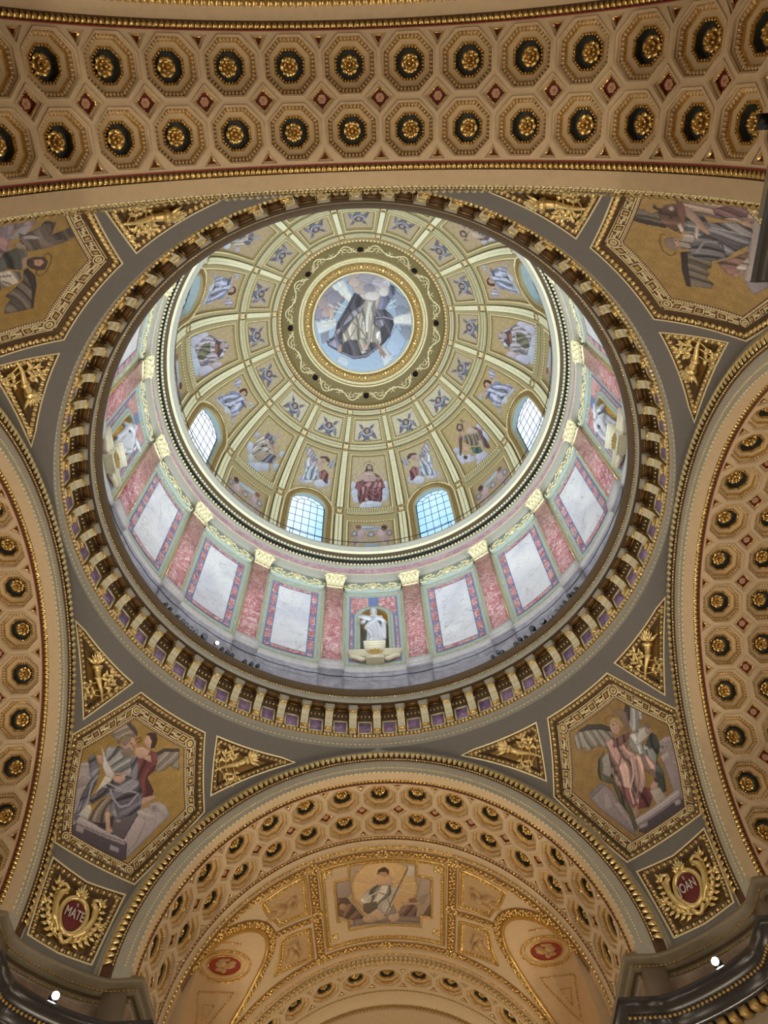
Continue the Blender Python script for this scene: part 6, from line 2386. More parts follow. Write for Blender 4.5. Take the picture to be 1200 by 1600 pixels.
TRACED['D0'] = """
P c4ccd8:-151 -84 -155 -110 -166 -132 -183 -145 -202 -146 -220 -134 -233 -113 -239 -87 -236 -61 -225 -40 -208 -28 -188 -27 -169 -37 -156 -58
P c8c8d8:-182 -8 -184 -28 -193 -45 -206 -54 -221 -55 -235 -47 -245 -32 -250 -12 -248 8 -240 24 -226 34 -211 34 -196 26 -186 11
P bcc4d4:267 -97 257 -118 238 -134 213 -142 187 -139 164 -126 150 -106 146 -84 155 -62 174 -46 200 -38 228 -41 251 -54 264 -73
P c8c8d8:256 -26 248 -47 233 -63 214 -71 194 -69 178 -58 168 -39 166 -17 174 4 189 20 209 28 229 25 246 14 256 -4
P c8c8d4:-118 -145 -122 -160 -136 -174 -154 -181 -176 -182 -195 -175 -208 -163 -214 -148 -210 -132 -197 -119 -178 -112 -156 -110 -136 -117 -122 -129
P c8c8d8:221 -149 214 -164 201 -175 184 -180 165 -178 148 -169 138 -156 135 -140 141 -125 154 -114 172 -108 192 -110 208 -119 218 -132
P ccd4e4:-2 -215 -9 -233 -27 -248 -52 -256 -80 -256 -104 -248 -122 -232 -128 -214 -122 -196 -104 -180 -79 -172 -50 -172 -25 -181 -8 -196
P d0d6e4:88 -200 79 -220 58 -236 28 -244 -4 -242 -33 -232 -53 -215 -60 -194 -52 -174 -31 -159 0 -151 33 -152 62 -163 82 -180
P c4cad8:145 -205 138 -221 121 -233 98 -238 72 -236 50 -228 34 -214 30 -197 36 -182 53 -169 77 -164 103 -166 126 -174 141 -189
L a8b0c4 0.0336:-70 -194 14 -201 34 -221
P 8a5058 1.3 14 0.35:-172 25 -90 50 -78 83 81 110 149 74 189 22 209 -38 168 -46 150 -155 132 -176 -16 -154 -91 -167 -128 -190 -156 -118 -152 -50 -192 -30
P b07c7c 0.4 12 0.35:-148 5 3 29 154 25 165 -26 87 -70 21 -50 -45 -11 -102 -7
L c09090 0.0317:-34 -24 20 -76 74 -96 110 -55
L b88888 0.0311:-46 -65 28 -120 102 -156
L 5e2c38 0.0273:0 -24 78 -40 137 -23
L 5a2834 0.0267:-12 -58 51 -103 84 -105
L b08080 0.0274:-136 -7 -145 -110
L 5c2e38 0.0307:-80 -91 -102 -154
P c09c98:-90 -15 -68 -10 -68 -65 -80 -91 -96 -82
P d4b4ac:-53 -126 -26 -132 -27 -158 -54 -158
P c8a69c:-90 114 -4 124 80 102 100 61 79 30 -73 30 -84 62
L 9c7c78 0.0169:-66 86 78 82
L a88880 0.0149:8 113 4 42
L a88880 0.0142:-60 62 70 59
L c4a094 0.1215:-84 102 -132 62 -156 73 -181 100
P cca898:-164 111 -166 104 -172 99 -180 96 -189 96 -197 98 -203 103 -206 110 -204 115 -198 121 -190 124 -181 124 -172 121 -166 117
L c4a094 0.1044:88 62 134 51 173 72 189 95
P cca898:217 102 214 97 208 92 199 91 190 92 182 95 177 100 176 106 179 111 186 116 194 117 204 116 211 113 216 108
P 6a3a44:69 110 155 74 130 67 86 98
P 5a4440:-66 118 -40 164 -26 187 13 192 50 181 66 142 57 119 33 128 -16 129
P cca694:-20 179 38 178 41 143 14 124 -10 137
P 6a504a:-15 148 35 147 14 122
L 4a3a36 0.0152:-8 167 5 167
L 4a3a36 0.0152:21 167 33 166
L 9a7a40 0.0178:-71 172 -84 187 -51 206 8 213 66 204 99 187 82 172
"""
TRACED['D-1'] = """
P ccc8d8:-4 -39 -9 -51 -30 -65 -62 -78 -99 -90 -134 -95 -160 -94 -172 -87 -168 -74 -148 -59 -116 -45 -78 -35 -42 -30 -16 -32
P c8c8da:170 -27 166 -46 147 -65 118 -79 82 -87 49 -86 23 -77 10 -60 12 -40 30 -21 60 -6 96 1 131 0 157 -11
P c0c0d0:224 -8 224 -27 214 -44 199 -54 180 -58 160 -53 145 -40 136 -23 136 -5 144 12 160 22 180 26 200 21 216 9
P c0bccc:-95 -44 -96 -56 -106 -70 -123 -81 -144 -87 -164 -88 -182 -83 -191 -73 -191 -60 -182 -46 -165 -35 -143 -28 -122 -28 -104 -34
P b4aab0 0.9 22 0.3:-222 219 -205 242 -113 224 -64 189 -118 177 -169 146 -204 178
L 837880 0.0459:-188 241 -108 215 -72 192
P a8a6ac 0.6 22 0.3:168 174 240 201 246 154 214 114 168 125 122 136
P b8c0cc 1.4 16 0.35:-171 136 -118 177 -46 184 -5 162 2 113 41 66 58 -6 -13 -32 -118 -55 -177 -74 -141 2 -175 88
P 90848c:-132 146 -57 177 -10 156 -66 134
L 8890a4 0.0261:-81 57 -36 30 2 76
L e0e4ea 0.0255:-16 -3 28 45
L 8890a2 0.0262:-124 74 -117 -40
L 6c7488 0.0208:-48 8 -47 -30
P 8e5458 1.3 14 0.35:41 66 107 97 170 72 192 -13 171 -32 111 -4 68 6
L b88c84 0.0961:109 70 106 14
L 4e2630 0.0211:151 68 139 -9
L c8a69a 0.1249:-117 132 -98 108 -2 121
L c8a496 0.1389:84 142 48 86
P c4a090:52 150 52 140 46 131 34 124 19 122 4 123 -8 128 -16 136 -16 146 -10 155 2 162 17 165 32 163 45 158
P c09a8a:106 172 100 164 87 156 70 153 51 154 35 158 24 166 22 176 27 185 40 192 58 196 77 195 94 190 104 182
P 5a4644:-7 183 21 204 92 216 150 202 162 168 124 171 87 192 36 187
"""
TRACED['D-2'] = """
P b4bccc:6 -178 12 -202 3 -228 -17 -254 -45 -274 -75 -284 -101 -281 -118 -266 -124 -243 -116 -215 -97 -190 -69 -170 -39 -162 -12 -165
P c0c6d8:76 -149 83 -172 78 -198 62 -220 38 -235 12 -240 -12 -233 -30 -215 -38 -191 -34 -166 -19 -143 5 -128 32 -124 58 -132
P c4c4d8:-145 -54 -130 -76 -125 -100 -132 -120 -148 -130 -170 -131 -194 -121 -216 -102 -232 -80 -238 -56 -232 -38 -216 -27 -193 -26 -167 -35
P b8c0cc:-75 -137 -66 -156 -64 -176 -72 -193 -85 -202 -103 -204 -122 -195 -137 -180 -147 -160 -149 -141 -143 -124 -129 -115 -111 -114 -92 -122
P bcc0d0:157 -103 161 -123 152 -146 133 -166 106 -181 78 -188 54 -184 38 -171 34 -150 41 -128 60 -107 87 -92 116 -86 141 -90
P bcbcd0:270 83 274 70 269 56 256 43 238 36 218 34 200 39 186 48 182 62 186 76 198 88 217 96 238 98 257 94
P b4bccc:275 -48 279 -64 273 -81 259 -96 239 -106 217 -108 198 -102 185 -90 180 -73 185 -55 199 -41 219 -32 242 -29 262 -35
P b8b0c0:-174 82 -166 72 -168 60 -176 48 -190 40 -207 35 -224 36 -237 43 -244 54 -244 66 -236 78 -222 86 -204 90 -187 89
P b8aca0 0.5 15 0.38:-162 -18 -168 46 -122 101 -22 106 98 50 66 12 11 -118 1 -147 -62 -123 -121 -108 -155 -60
P ac9684:-90 -88 -52 -19 44 1 14 -133 -57 -120
L 8c8278 0.0289:-132 -22 -82 30 12 38
L d8d4cc 0.0291:-91 -31 -22 20 71 26
L d0ccc6 0.0304:-114 -69 -125 5 -100 64
P 7c7888 1.2 16 0.35:-98 87 -116 126 -90 151 -26 151 64 106 66 86 0 85 -52 101
P 78748a 0.6 16 0.4:22 -111 52 -49 72 5 152 23 187 7 169 -65 106 -81 76 -103
P c4a898:-70 86 -12 80 169 41 164 28 40 42 -63 63
P aa8a76:0 85 66 86 104 63 38 62
L bc9c8c 0.103:87 117 134 56
L a88a70 0.0624:124 113 204 15
P b4a094:-15 141 -5 172 20 199 67 205 90 184 60 161 65 122 20 116
P a09c98:-15 141 3 166 40 147 42 111
P c8a498:81 200 85 194 84 188 80 182 72 178 62 178 52 180 44 184 40 191 41 197 45 203 54 206 64 208 73 205
L c0b8ac 0.0745:175 -40 194 -117
L 8a7a70 0.0848:136 -82 177 -149
"""
TRACED['D-3'] = """
P c4c4d0:-194 -80 -145 -43 -49 -25 48 2 115 -17 212 -76 181 -11 140 -40 84 -32 -47 -53 -162 -88
P c8cccf:68 -2 71 -22 64 -40 51 -54 32 -62 13 -62 -4 -53 -15 -37 -18 -18 -13 0 0 14 20 22 40 22 57 13
P b4acbc 1.2 20 0.28:-170 134 -231 196 -210 237 -126 212 -91 178 -147 159
P b4b8c0 0.4 20 0.3:190 166 173 212 233 224 239 190
P b4b4cc 0.9 13 0.35:-174 -30 -170 6 -113 78 -134 87 -105 133 60 180 119 190 143 129 164 68 173 22 136 -30 110 -7 48 2 -49 -25 -158 -50
P 8090b8:-128 85 -105 133 -12 165 40 177 -19 144 -109 83
P 48607c:56 135 92 166 181 153 172 140 106 124
P 3c3c48:-23 -6 24 22 43 11 8 -2
L 8c8ca4 0.0307:-96 -2 -28 78 68 118
L dcdce6 0.0281:-58 -20 7 62 89 82 146 39
L 7c7c94 0.0275:-158 -11 -90 -11
L 8484a0 0.0251:102 -2 137 44 117 94
L c4a49c 0.1126:-156 141 -94 151 -48 168
L cca69a 0.1114:86 168 151 162 153 203
P c89e90:36 213 39 202 36 192 26 184 13 179 -2 180 -15 184 -24 192 -28 203 -25 212 -16 221 -2 226 13 226 26 221
P 5a3028:-32 162 -69 170 -68 208 -38 236 25 234 56 204 41 189 23 218 -22 213 -32 190
"""
TRACED['D2'] = """
P ccc8d8:-153 -80 -170 -92 -194 -96 -221 -90 -246 -77 -263 -58 -269 -38 -263 -20 -246 -8 -221 -4 -193 -10 -168 -23 -152 -42 -147 -62
P c8c4d4:-48 -160 -67 -170 -95 -170 -128 -158 -160 -138 -184 -115 -194 -90 -190 -72 -171 -60 -142 -60 -107 -70 -76 -90 -53 -115 -44 -139
P c4c0d2:107 -250 84 -265 51 -267 14 -253 -18 -227 -42 -196 -50 -164 -40 -138 -16 -122 18 -120 56 -133 88 -157 110 -189 116 -222
P c0bccc:-172 5 -187 -5 -208 -9 -230 -6 -249 4 -262 18 -266 34 -260 49 -244 59 -223 63 -200 60 -180 50 -168 36 -165 20
P c0bccc:8 -264 -7 -278 -26 -283 -47 -278 -65 -264 -76 -245 -79 -224 -72 -204 -57 -191 -37 -186 -16 -191 2 -204 13 -223 15 -244
P ccc4d4:254 -75 245 -102 230 -122 212 -130 194 -125 180 -107 172 -82 172 -52 181 -26 197 -8 216 0 235 -5 249 -22 256 -47
P c8bccc:257 21 239 14 219 12 199 17 184 28 177 42 179 57 190 70 208 78 229 79 249 74 264 64 270 49 268 34
P c8c4d4:-171 -114 -183 -124 -199 -128 -217 -124 -234 -115 -244 -102 -248 -87 -243 -73 -231 -64 -214 -60 -196 -63 -179 -72 -169 -85 -166 -100
P 6a5058 0.9 16 0.35:144 100 196 58 215 -9 194 -35 191 -102 178 -185 151 -184 118 -136 152 -45 162 16
P 6a4a50:-88 117 -32 130 -52 86 -188 -36 -210 -30
P 8a7a68 0.6 18 0.42:-75 92 -17 91 28 77 142 16 169 -30 119 -75 50 -66 -19 -21 -55 38
P 4e6a60 0.4 16 0.35:-31 -33 77 -98 80 -157 17 -144 -37 -101
P ccb09c:34 99 107 137 144 100 180 30 158 12 72 62
P c4a48e:102 -35 136 -60 99 -156 66 -152 79 -86
P cca48e:-117 24 -47 9 -46 -30 -60 -118 -87 -107 -88 -55 -122 -10
L c89c84 0.1339:112 134 36 116 -79 124 -156 128
P c89c84:-146 123 -152 120 -161 120 -170 122 -179 126 -185 131 -187 137 -185 142 -178 145 -170 145 -160 143 -151 139 -145 134 -143 128
L c89c84 0.1111:118 136 141 160 122 178
L 4a3c34 0.0255:19 120 95 213
L 4a3c34 0.0246:71 220 111 179
P 5a4440:42 153 23 143 0 140 -22 143 -39 152 -48 166 -47 182 -36 195 -16 204 8 208 31 205 48 196 57 182 54 166
P c49c88:28 161 17 155 4 153 -9 154 -19 159 -23 167 -22 176 -14 184 -3 190 11 192 24 191 34 186 38 178 36 169
P 5a4440:-20 172 11 155 -25 144
P 4a4048:-130 -94 -137 -99 -148 -101 -160 -98 -170 -92 -178 -83 -180 -74 -177 -66 -170 -61 -159 -59 -146 -62 -136 -68 -129 -76 -126 -86
"""
TRACED['D-4'] = """
P c0c4d4:-15 -122 27 -137 51 -166 54 -204 35 -243 -2 -277 -48 -298 -95 -301 -134 -285 -157 -254 -162 -214 -146 -174 -111 -142 -64 -124
P c0c8d4:143 -110 182 -129 205 -160 206 -198 185 -235 148 -265 102 -280 56 -278 20 -258 -2 -226 -6 -187 12 -150 47 -122 94 -107
P c4c0d4:271 18 297 1 306 -30 295 -70 269 -113 232 -149 193 -171 159 -173 136 -155 128 -120 136 -78 160 -36 194 -2 234 17
P ccc4d4:-162 20 -136 11 -122 -10 -121 -40 -134 -73 -158 -104 -188 -125 -217 -132 -240 -124 -254 -102 -256 -69 -244 -36 -222 -6 -193 14
P c8c4d8:-126 -56 -97 -66 -80 -90 -80 -123 -96 -160 -123 -193 -158 -216 -191 -223 -218 -212 -233 -186 -234 -151 -221 -114 -195 -82 -161 -62
P c8b8c0:256 106 275 96 283 78 279 54 264 31 241 12 215 0 190 -1 172 9 164 28 167 52 181 76 203 95 230 106
P b8acb4 0.6 16 0.35:-121 -167 -163 -54 -188 20 -24 190 43 206 164 124 160 66 166 -21 136 -122 25 -142
P 7c7860 0.6 16 0.35:-33 -133 -101 -58 -88 39 23 16 80 -82 43 -132
P 5a4a50:-175 20 -70 118 -14 179 82 136 140 82 24 74 -83 84
P b89c94:31 168 46 158 52 146 49 133 38 122 21 116 2 115 -18 119 -32 129 -39 142 -37 154 -27 165 -9 172 11 173
P a8684c:-74 73 -20 102 95 77 58 59
L e0d8e0 0.0475:-86 -141 -121 -44
L 6a5058 0.0568:103 -88 102 64
L d8ccd0 0.0489:-92 28 54 24 140 82
"""
TRACED['C0'] = """
P 75707f 0.8 20 0.3:-158 174 -70 137 -38 67 -90 45
P 857c92 0.8 20 0.3:181 182 110 152 66 71 116 43 162 123
P 7a6f82 0.8 20 0.35:-65 45 -140 -49 -174 -206 -144 -198 -66 -111 -15 -34
P 8d8896 0.8 20 0.35:77 38 156 -16 178 -130 183 -210 149 -180 94 -88
P 6d7688 0.6 20 0.35:-78 -94 -16 -81 70 -85 120 -74 65 -178 110 -239 4 -206 -79 -226 -18 -172
P a09aac:-129 14 -71 30 -53 -33 -103 -64
P 9c98aa:100 4 156 -16 134 -60 84 -55
P 574d54:78 7 69 -29 49 -58 21 -72 -10 -70 -36 -52 -55 -22 -62 14 -54 52 -34 80 -5 96 27 94 55 76 73 45
P b09a92:44 2 39 -21 28 -42 14 -51 -2 -51 -15 -38 -24 -18 -28 5 -24 30 -13 49 2 58 18 58 32 46 41 27
P c4c0cc:-32 -64 -34 -73 -40 -78 -49 -82 -58 -82 -66 -78 -72 -72 -74 -64 -72 -56 -66 -48 -58 -46 -48 -46 -40 -48 -34 -56
P c8c4cc:86 -71 83 -80 77 -85 68 -88 59 -88 51 -82 45 -76 44 -68 46 -60 52 -54 61 -50 70 -51 78 -55 84 -63
L 4a4048 0.0255:-14 13 2 13
L 4a4048 0.0273:15 13 30 10
P 9c9ca4:45 -98 41 -107 30 -115 16 -116 -1 -116 -16 -112 -26 -104 -29 -95 -25 -86 -15 -81 0 -77 17 -77 32 -82 42 -90
"""
TRACED['P0'] = """
P b8c0cc:-112 230 122 200 128 128 -93 152
P 98a4bc:-76 -96 92 -108 90 -196 -77 -184
P 8a8490:50 66 44 44 30 26 11 17 -10 18 -29 30 -42 49 -46 73 -41 97 -27 115 -8 124 14 123 32 111 46 91
L a49ca4 0.0463:-55 121 1 23 60 114
P c8c4c8:21 62 18 50 13 42 5 38 -3 38 -11 44 -16 53 -18 64 -16 75 -10 84 -2 88 6 88 14 82 19 73
P 8c8890:-153 80 -156 52 -166 29 -181 16 -197 14 -212 25 -222 46 -226 73 -222 102 -212 124 -198 138 -182 140 -167 129 -157 107
P c4c0c8:-168 79 -169 66 -174 56 -181 50 -188 49 -195 54 -200 64 -202 76 -200 89 -196 99 -188 105 -181 106 -174 101 -169 91
P 8a8088:241 57 236 30 224 11 209 1 192 5 177 21 168 45 165 74 170 101 182 120 198 129 214 126 230 110 239 85
P b8a8b0:222 61 220 49 215 40 208 36 200 38 193 46 189 56 188 69 190 81 195 90 202 94 210 92 217 85 221 74
P a88c94:-136 -64 -140 -86 -149 -103 -162 -113 -177 -114 -191 -106 -200 -90 -204 -69 -200 -48 -191 -30 -178 -20 -162 -18 -149 -27 -140 -44
P b09098:202 -56 198 -74 188 -87 175 -94 161 -91 148 -79 140 -62 138 -42 142 -23 151 -9 164 -3 178 -6 191 -17 199 -35
P c4a8ac:-72 69 -80 30 -95 0 -114 -14 -132 -10 -146 13 -154 49 -154 92 -146 132 -131 161 -112 175 -93 170 -79 147 -71 112
L c0a4a8 0.1523:-132 41 -123 -72 -179 -172
L b89ca0 0.129:-104 9 -38 -40
L c8acac 0.0926:-84 137 -36 89
P b89088:-107 184 -110 164 -119 147 -132 138 -147 137 -160 145 -169 161 -173 181 -170 201 -160 218 -147 228 -132 228 -119 220 -110 204
P 8a5c50:-108 207 -112 192 -121 180 -134 173 -149 172 -162 178 -171 189 -175 204 -172 219 -162 231 -149 238 -134 238 -121 233 -112 222
P ccb0b0:160 71 159 30 149 -6 133 -27 114 -29 95 -13 80 18 73 60 74 102 84 136 100 157 120 160 139 144 153 112
L c4a6a8 0.1543:134 7 130 -90 174 -194
L bc9ca0 0.1226:105 -5 66 -40
L ccb0b0 0.0931:89 110 40 92
P 8a6a64:182 155 178 134 167 118 153 111 138 114 124 126 115 144 112 167 117 188 127 203 142 211 157 208 171 196 180 177
P 4a3434:185 176 181 160 171 149 158 144 143 147 130 156 122 171 119 188 123 203 133 214 146 219 161 217 174 207 182 192
"""

def _parse(t):
    out = []
    for ln in t.strip().split('\n'):
        h, p = ln.split(':')
        h = h.split()
        q = np.array(p.split(), float).reshape(-1, 2) / 250.0
        out.append((h[0], q, h[1]) + tuple(float(c) for c in h[2:]))
    return out
TRACED = {k: _parse(v) for k, v in TRACED.items()}
# ================================================================== mosaics
def hexc(h):
    c = np.array([int(h[i:i + 2], 16) for i in (0, 2, 4)]) / 255.0
    g = c @ np.array([.3, .59, .11])
    return s2l(g + (c - g) * .85)

def wob(x, y, k=1.0):
    return (np.sin(3.1 * k * x + 1.7 * k * y + 0.6) + np.sin(-2.3 * k * x + 4.2 * k * y + 1.9) + np.sin(5.7 * k * x - 3.3 * k * y + 4.0)) / 3.0

def paint(XY, shapes, ground, gold=1.0, mirror=False, vary=0.0):
    """Colours (N,4) of picture points: ground, then traced patches with drapery folds and dark edges, then strokes."""
    XY = np.asarray(XY, float)
    P = XY * np.array([-1.0, 1.0]) if mirror else XY
    x, y = P[:, 0], P[:, 1]
    C = np.empty((len(P), 4))
    C[:, :3] = hexc(ground) * (1 + 0.10 * wob(x, y, 6))[:, None]
    C[:, 3] = gold
    for sh in shapes:
        pts = np.array(sh[1])
        col = hexc(sh[2].lower())
        if sh[0] == 'P':
            lo, hi = pts.min(0), pts.max(0)
            k = np.where((x >= lo[0]) & (x <= hi[0]) & (y >= lo[1]) & (y <= hi[1]))[0]
            if not len(k):
                continue
            k = k[pip(P[k], pts)]
            if not len(k):
                continue
            q = P[k]
            size = float(np.hypot(*(hi - lo)))
            d = edge_dist(q, pts)
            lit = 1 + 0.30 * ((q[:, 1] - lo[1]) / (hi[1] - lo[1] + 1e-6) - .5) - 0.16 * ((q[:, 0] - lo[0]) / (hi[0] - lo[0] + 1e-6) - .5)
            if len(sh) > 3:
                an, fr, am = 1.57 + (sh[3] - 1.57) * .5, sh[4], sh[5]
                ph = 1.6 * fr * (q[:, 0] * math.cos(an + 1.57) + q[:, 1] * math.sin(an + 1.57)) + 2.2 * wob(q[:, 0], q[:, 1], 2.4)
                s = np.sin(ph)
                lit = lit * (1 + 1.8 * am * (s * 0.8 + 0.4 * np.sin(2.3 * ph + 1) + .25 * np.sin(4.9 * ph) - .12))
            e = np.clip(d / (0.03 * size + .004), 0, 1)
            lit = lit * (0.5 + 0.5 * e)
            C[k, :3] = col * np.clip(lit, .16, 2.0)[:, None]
            C[k, 3] = 0
        else:
            d = edge_dist(P, pts, False)
            w = max(sh[3] * .65, .011)
            k = np.where(d < w)[0]
            t = (1 - .3 * (d[k] / w) ** 2)[:, None]
            C[k, :3] = .45 * C[k, :3] + .55 * col * t if sh[3] > .03 else col * t
            C[k, 3] = 0.0
    return C

def picture_mesh(name, V, n, m, C):
    mb = MB()
    mb.add(V, grid_faces(n, m))
    me = mb.mesh(name, 'mosaic', True)
    at = me.color_attributes.new('Col', 'FLOAT_COLOR', 'POINT')
    at.data.foreach_set('color', np.clip(C, 0, 1).astype(np.float32).ravel())
    return me

def rows_grid(poly, n, m):
    """Structured points over a convex polygon: n rows of m points."""
    P = np.asarray(poly, float)
    ys = np.linspace(P[:, 1].min() + 1e-4, P[:, 1].max() - 1e-4, n)
    out = []
    for y in ys:
        xs = []
        for i in range(len(P)):
            a, b = P[i], P[(i + 1) % len(P)]
            if (a[1] - y) * (b[1] - y) <= 0 and a[1] != b[1]:
                xs.append(a[0] + (b[0] - a[0]) * (y - a[1]) / (b[1] - a[1]))
        x = np.linspace(min(xs), max(xs), m)
        out.append(np.stack([x, np.full(m, y)], 1))
    return np.concatenate(out)

GOLD_D, GOLD_B = 'c89e4e', 'd6b878'
# ---- four pendentive pictures
HLAB = {'NE': ('mosaic of a winged evangelist in rose robe holding a tablet, greek key border', 'a88650'), 'NW': ('mosaic of a grey-robed evangelist writing beside a red-robed angel, greek key border', 'b8944c'),
        'SW': ('mosaic of a haloed dark-haired saint with a black wing, cut off by the nave arch', 'b48e44'), 'SE': ('mosaic of an old bearded saint with a brown bull, greek key border', 'c29c56')}
for key, (lab, gr) in HLAB.items():
    rz = PEND[key][0]
    G = rows_grid(HEX_IN, 170, 150)
    pic = np.stack([np.degrees(G[:, 0] / KU) / 10.0, (np.degrees(G[:, 1] / RS) - 24.6) / 9.0], 1)
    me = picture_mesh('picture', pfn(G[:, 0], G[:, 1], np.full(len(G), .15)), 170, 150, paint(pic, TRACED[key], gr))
    t = new('mosaic_panel', None, rot=(0, 0, R_(rz)), label=lab, cat='mosaic', group='pendentive mosaics')
    new('picture', me, t)
    new('frame', me_hexframe, t)
    new('egg_moulding', me_hexeggs, t, kind='stuff')
    new('border_ground', me_keyg, t)
    new('greek_key', me_keyl, t, kind='stuff')

# ---- dome pictures
DFIG = {0: ('D0', False, 'c6b286', 'mosaic of a red-robed seated figure with raised hands on clouds'),
        -1: ('D-1', False, 'c6b286', 'mosaic of a bowed angel with folded arms on the MATE side of the seated figure'),
        1: ('D-1', True, 'c6b286', 'mosaic of a bowed angel with folded arms on the JOAN side of the seated figure'),
        -2: ('D-2', False, 'c6b07e', 'mosaic of a hunched bearded prophet in a pale cloak on clouds'),
        2: ('D2', False, 'c4a86e', 'mosaic of a half-bare bearded man with a cross staff'),
        -3: ('D-3', False, 'c6b07e', 'mosaic of a pale blue angel turning, above the window over the MATE pendentive'),
        3: ('D-3', True, 'c4a86e', 'mosaic of a pale blue angel turning, above the window over the JOAN pendentive'),
        -4: ('D-4', False, 'c4aa7c', 'mosaic of a veiled figure in olive and white on the MATE side'),
        4: ('D-4', True, 'c4a672', 'mosaic of a veiled figure in olive and white on the JOAN side'),
        -5: ('D-3', True, 'c2a87c', 'mosaic of a pale angel above the window sliver on the dark-winged saint side'),
        5: ('D-3', False, 'c2a87c', 'mosaic of a pale angel above the window sliver on the bull side'),
        -6: ('D-2', True, 'c2a87c', 'mosaic of a pale figure half hidden by the cornice above the dark-winged saint'),
        6: ('D2', True, 'c2a87c', 'mosaic of a dark-cloaked figure half hidden by the cornice above the bull'),
        -7: ('D-1', True, 'c2a87c', 'mosaic of an angel hidden behind the nave cornice, dark-winged saint side'),
        7: ('D-1', False, 'c2a87c', 'mosaic of an angel hidden behind the nave cornice, bull side'),
        8: ('D-2', False, 'c2a87c', 'mosaic of a figure behind the nave cornice facing the seated figure')}
SHORT = {0: 'the red-robed seated figure', -1: 'the bowed angel on the MATE side', 1: 'the bowed angel on the JOAN side', -2: 'the hunched bearded prophet', 2: 'the half-bare man with the staff',
         -3: 'the blue angel on the MATE side', 3: 'the blue angel on the JOAN side', -4: 'the veiled figure on the MATE side', 4: 'the veiled figure on the JOAN side', -5: 'the pale angel on the dark-winged saint side',
         5: 'the pale angel on the bull side', -6: 'the half hidden pale figure', 6: 'the half hidden dark-cloaked figure', -7: 'the hidden angel, dark-winged saint side', 7: 'the hidden angel, bull side', 8: 'the top of the nave cornice'}
def rect_pts(deg, s0, s1, n, m):
    s = np.repeat(np.linspace(s0, s1, n), m)
    u = np.tile(np.linspace(-deg, deg, m), n)
    return u, s
cache = {}
def dome_pic(kind, src, mir, gr):
    key = (kind, src, mir, gr)
    if key in cache:
        return cache[key]
    if kind == 'fig':
        n, m = 96, 66
        u, s = rect_pts(7.62, 5.20, 9.32, n, m)
        XY = np.stack([u / 7.6, (s - 7.26) / 2.04], 1)
    elif kind == 'ang':
        n, m = 86, 66
        A = np.array(ang_hole)
        top = 9.32
        foot = A[2:]
        fx = foot[:, 0] * KD
        xs = np.linspace(-7.62, 7.62, m)
        fy = np.interp(xs, fx, foot[:, 1]) - .03
        tt = np.linspace(0, 1, n)[:, None]
        s = (fy[None] + (top - fy[None]) * tt).ravel()
        u = np.tile(xs, n)
        XY = np.stack([u / 7.6, (s - 7.26) / 2.04], 1)
    elif kind == 'put':
        n, m = 66, 60
        u, s = rect_pts(7.62, .53, 3.74, n, m)
        XY = np.stack([u / 7.6, (s - 2.13) / 1.58], 1)
    else:
        n, m = 46, 46
        u, s = rect_pts(7.32, 10.40, 11.88, n, m)
        XY = np.stack([u / 7.3, (s - 11.14) / .72], 1)
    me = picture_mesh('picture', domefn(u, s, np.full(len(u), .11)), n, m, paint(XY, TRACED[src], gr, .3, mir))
    cache[key] = me
    return me

for k, (src, mir, gr, lab) in DFIG.items():
    rz = (0, 0, -R_(22.5 * k))
    new('dome_mosaic', dome_pic('fig' if k % 2 == 0 else 'ang', src, mir, gr), rot=rz, label=lab, cat='mosaic', group='figure mosaics of the dome')
    new('cherub_mosaic', dome_pic('che', 'C0', k % 3 == 0, 'd4c8a4' if abs(k) < 3 else 'c6b088'), rot=rz, label='small mosaic of a winged cherub head above ' + SHORT[k], cat='mosaic', group='cherub mosaics round the oculus')
    if k % 2 == 0:
        p = new('putti_mosaic', dome_pic('put', 'P0', k % 4 == 2, 'bea478'), rot=rz, label='mosaic of two putti with a scroll below ' + SHORT[k], cat='mosaic', group='putti mosaics under the dome')
        if k == 0:
            M = on_dome(0, 3.22, .10)
            new('lettering', text_mesh('S.SANCTVS', 0.20, 'lead', .004), p, M=M)

# ---- oculus picture
n, m = 100, 180
rr = np.linspace(0.01, 1.0, n)
ta = np.linspace(0, 2 * np.pi, m)
X = (rr[:, None] * np.cos(ta)[None]).ravel()
Y = (rr[:, None] * np.sin(ta)[None]).ravel()
ZO = zt + .16
V = np.stack([X * 3.12, Y * 3.12, ZO + .22 * (1 - X ** 2 - Y ** 2)], 1)
new('ceiling_medallion', picture_mesh('medallion', V, n, m, paint(np.stack([X * 3.12 / 3.15, Y * 3.12 / 3.15], 1), TRACED['OC'], '98b0c8', 0.0)),
    label='round mosaic of a bearded figure in a dark cloak over clouds and sky', cat='mosaic')

# ---- choir picture: three stacked blocks of the cross-shaped field
t = new('choir_mosaic', None, label='framed mosaic of a rising haloed figure with banner on the choir vault', cat='mosaic')
for a0, y0, y1 in ((10.7, 14.8, 15.55), (15.6, 15.55, 18.0), (12.0, 18.0, 18.7)):
    n, m = max(12, int((y1 - y0) * 34)), 120
    y = np.repeat(np.linspace(y0, y1, n), m)
    a = np.tile(np.linspace(-a0, a0, m), n)
    C = paint(np.stack([a / 15.6, (16.75 - y) / 1.95], 1), TRACED['CH'], 'b09a80', 0.0)
    new('picture', picture_mesh('picture', vfn(R_(a) * RV, y, np.full(len(a), 0.0)), n, m, C), t)
new('frame', me_picframe, t)
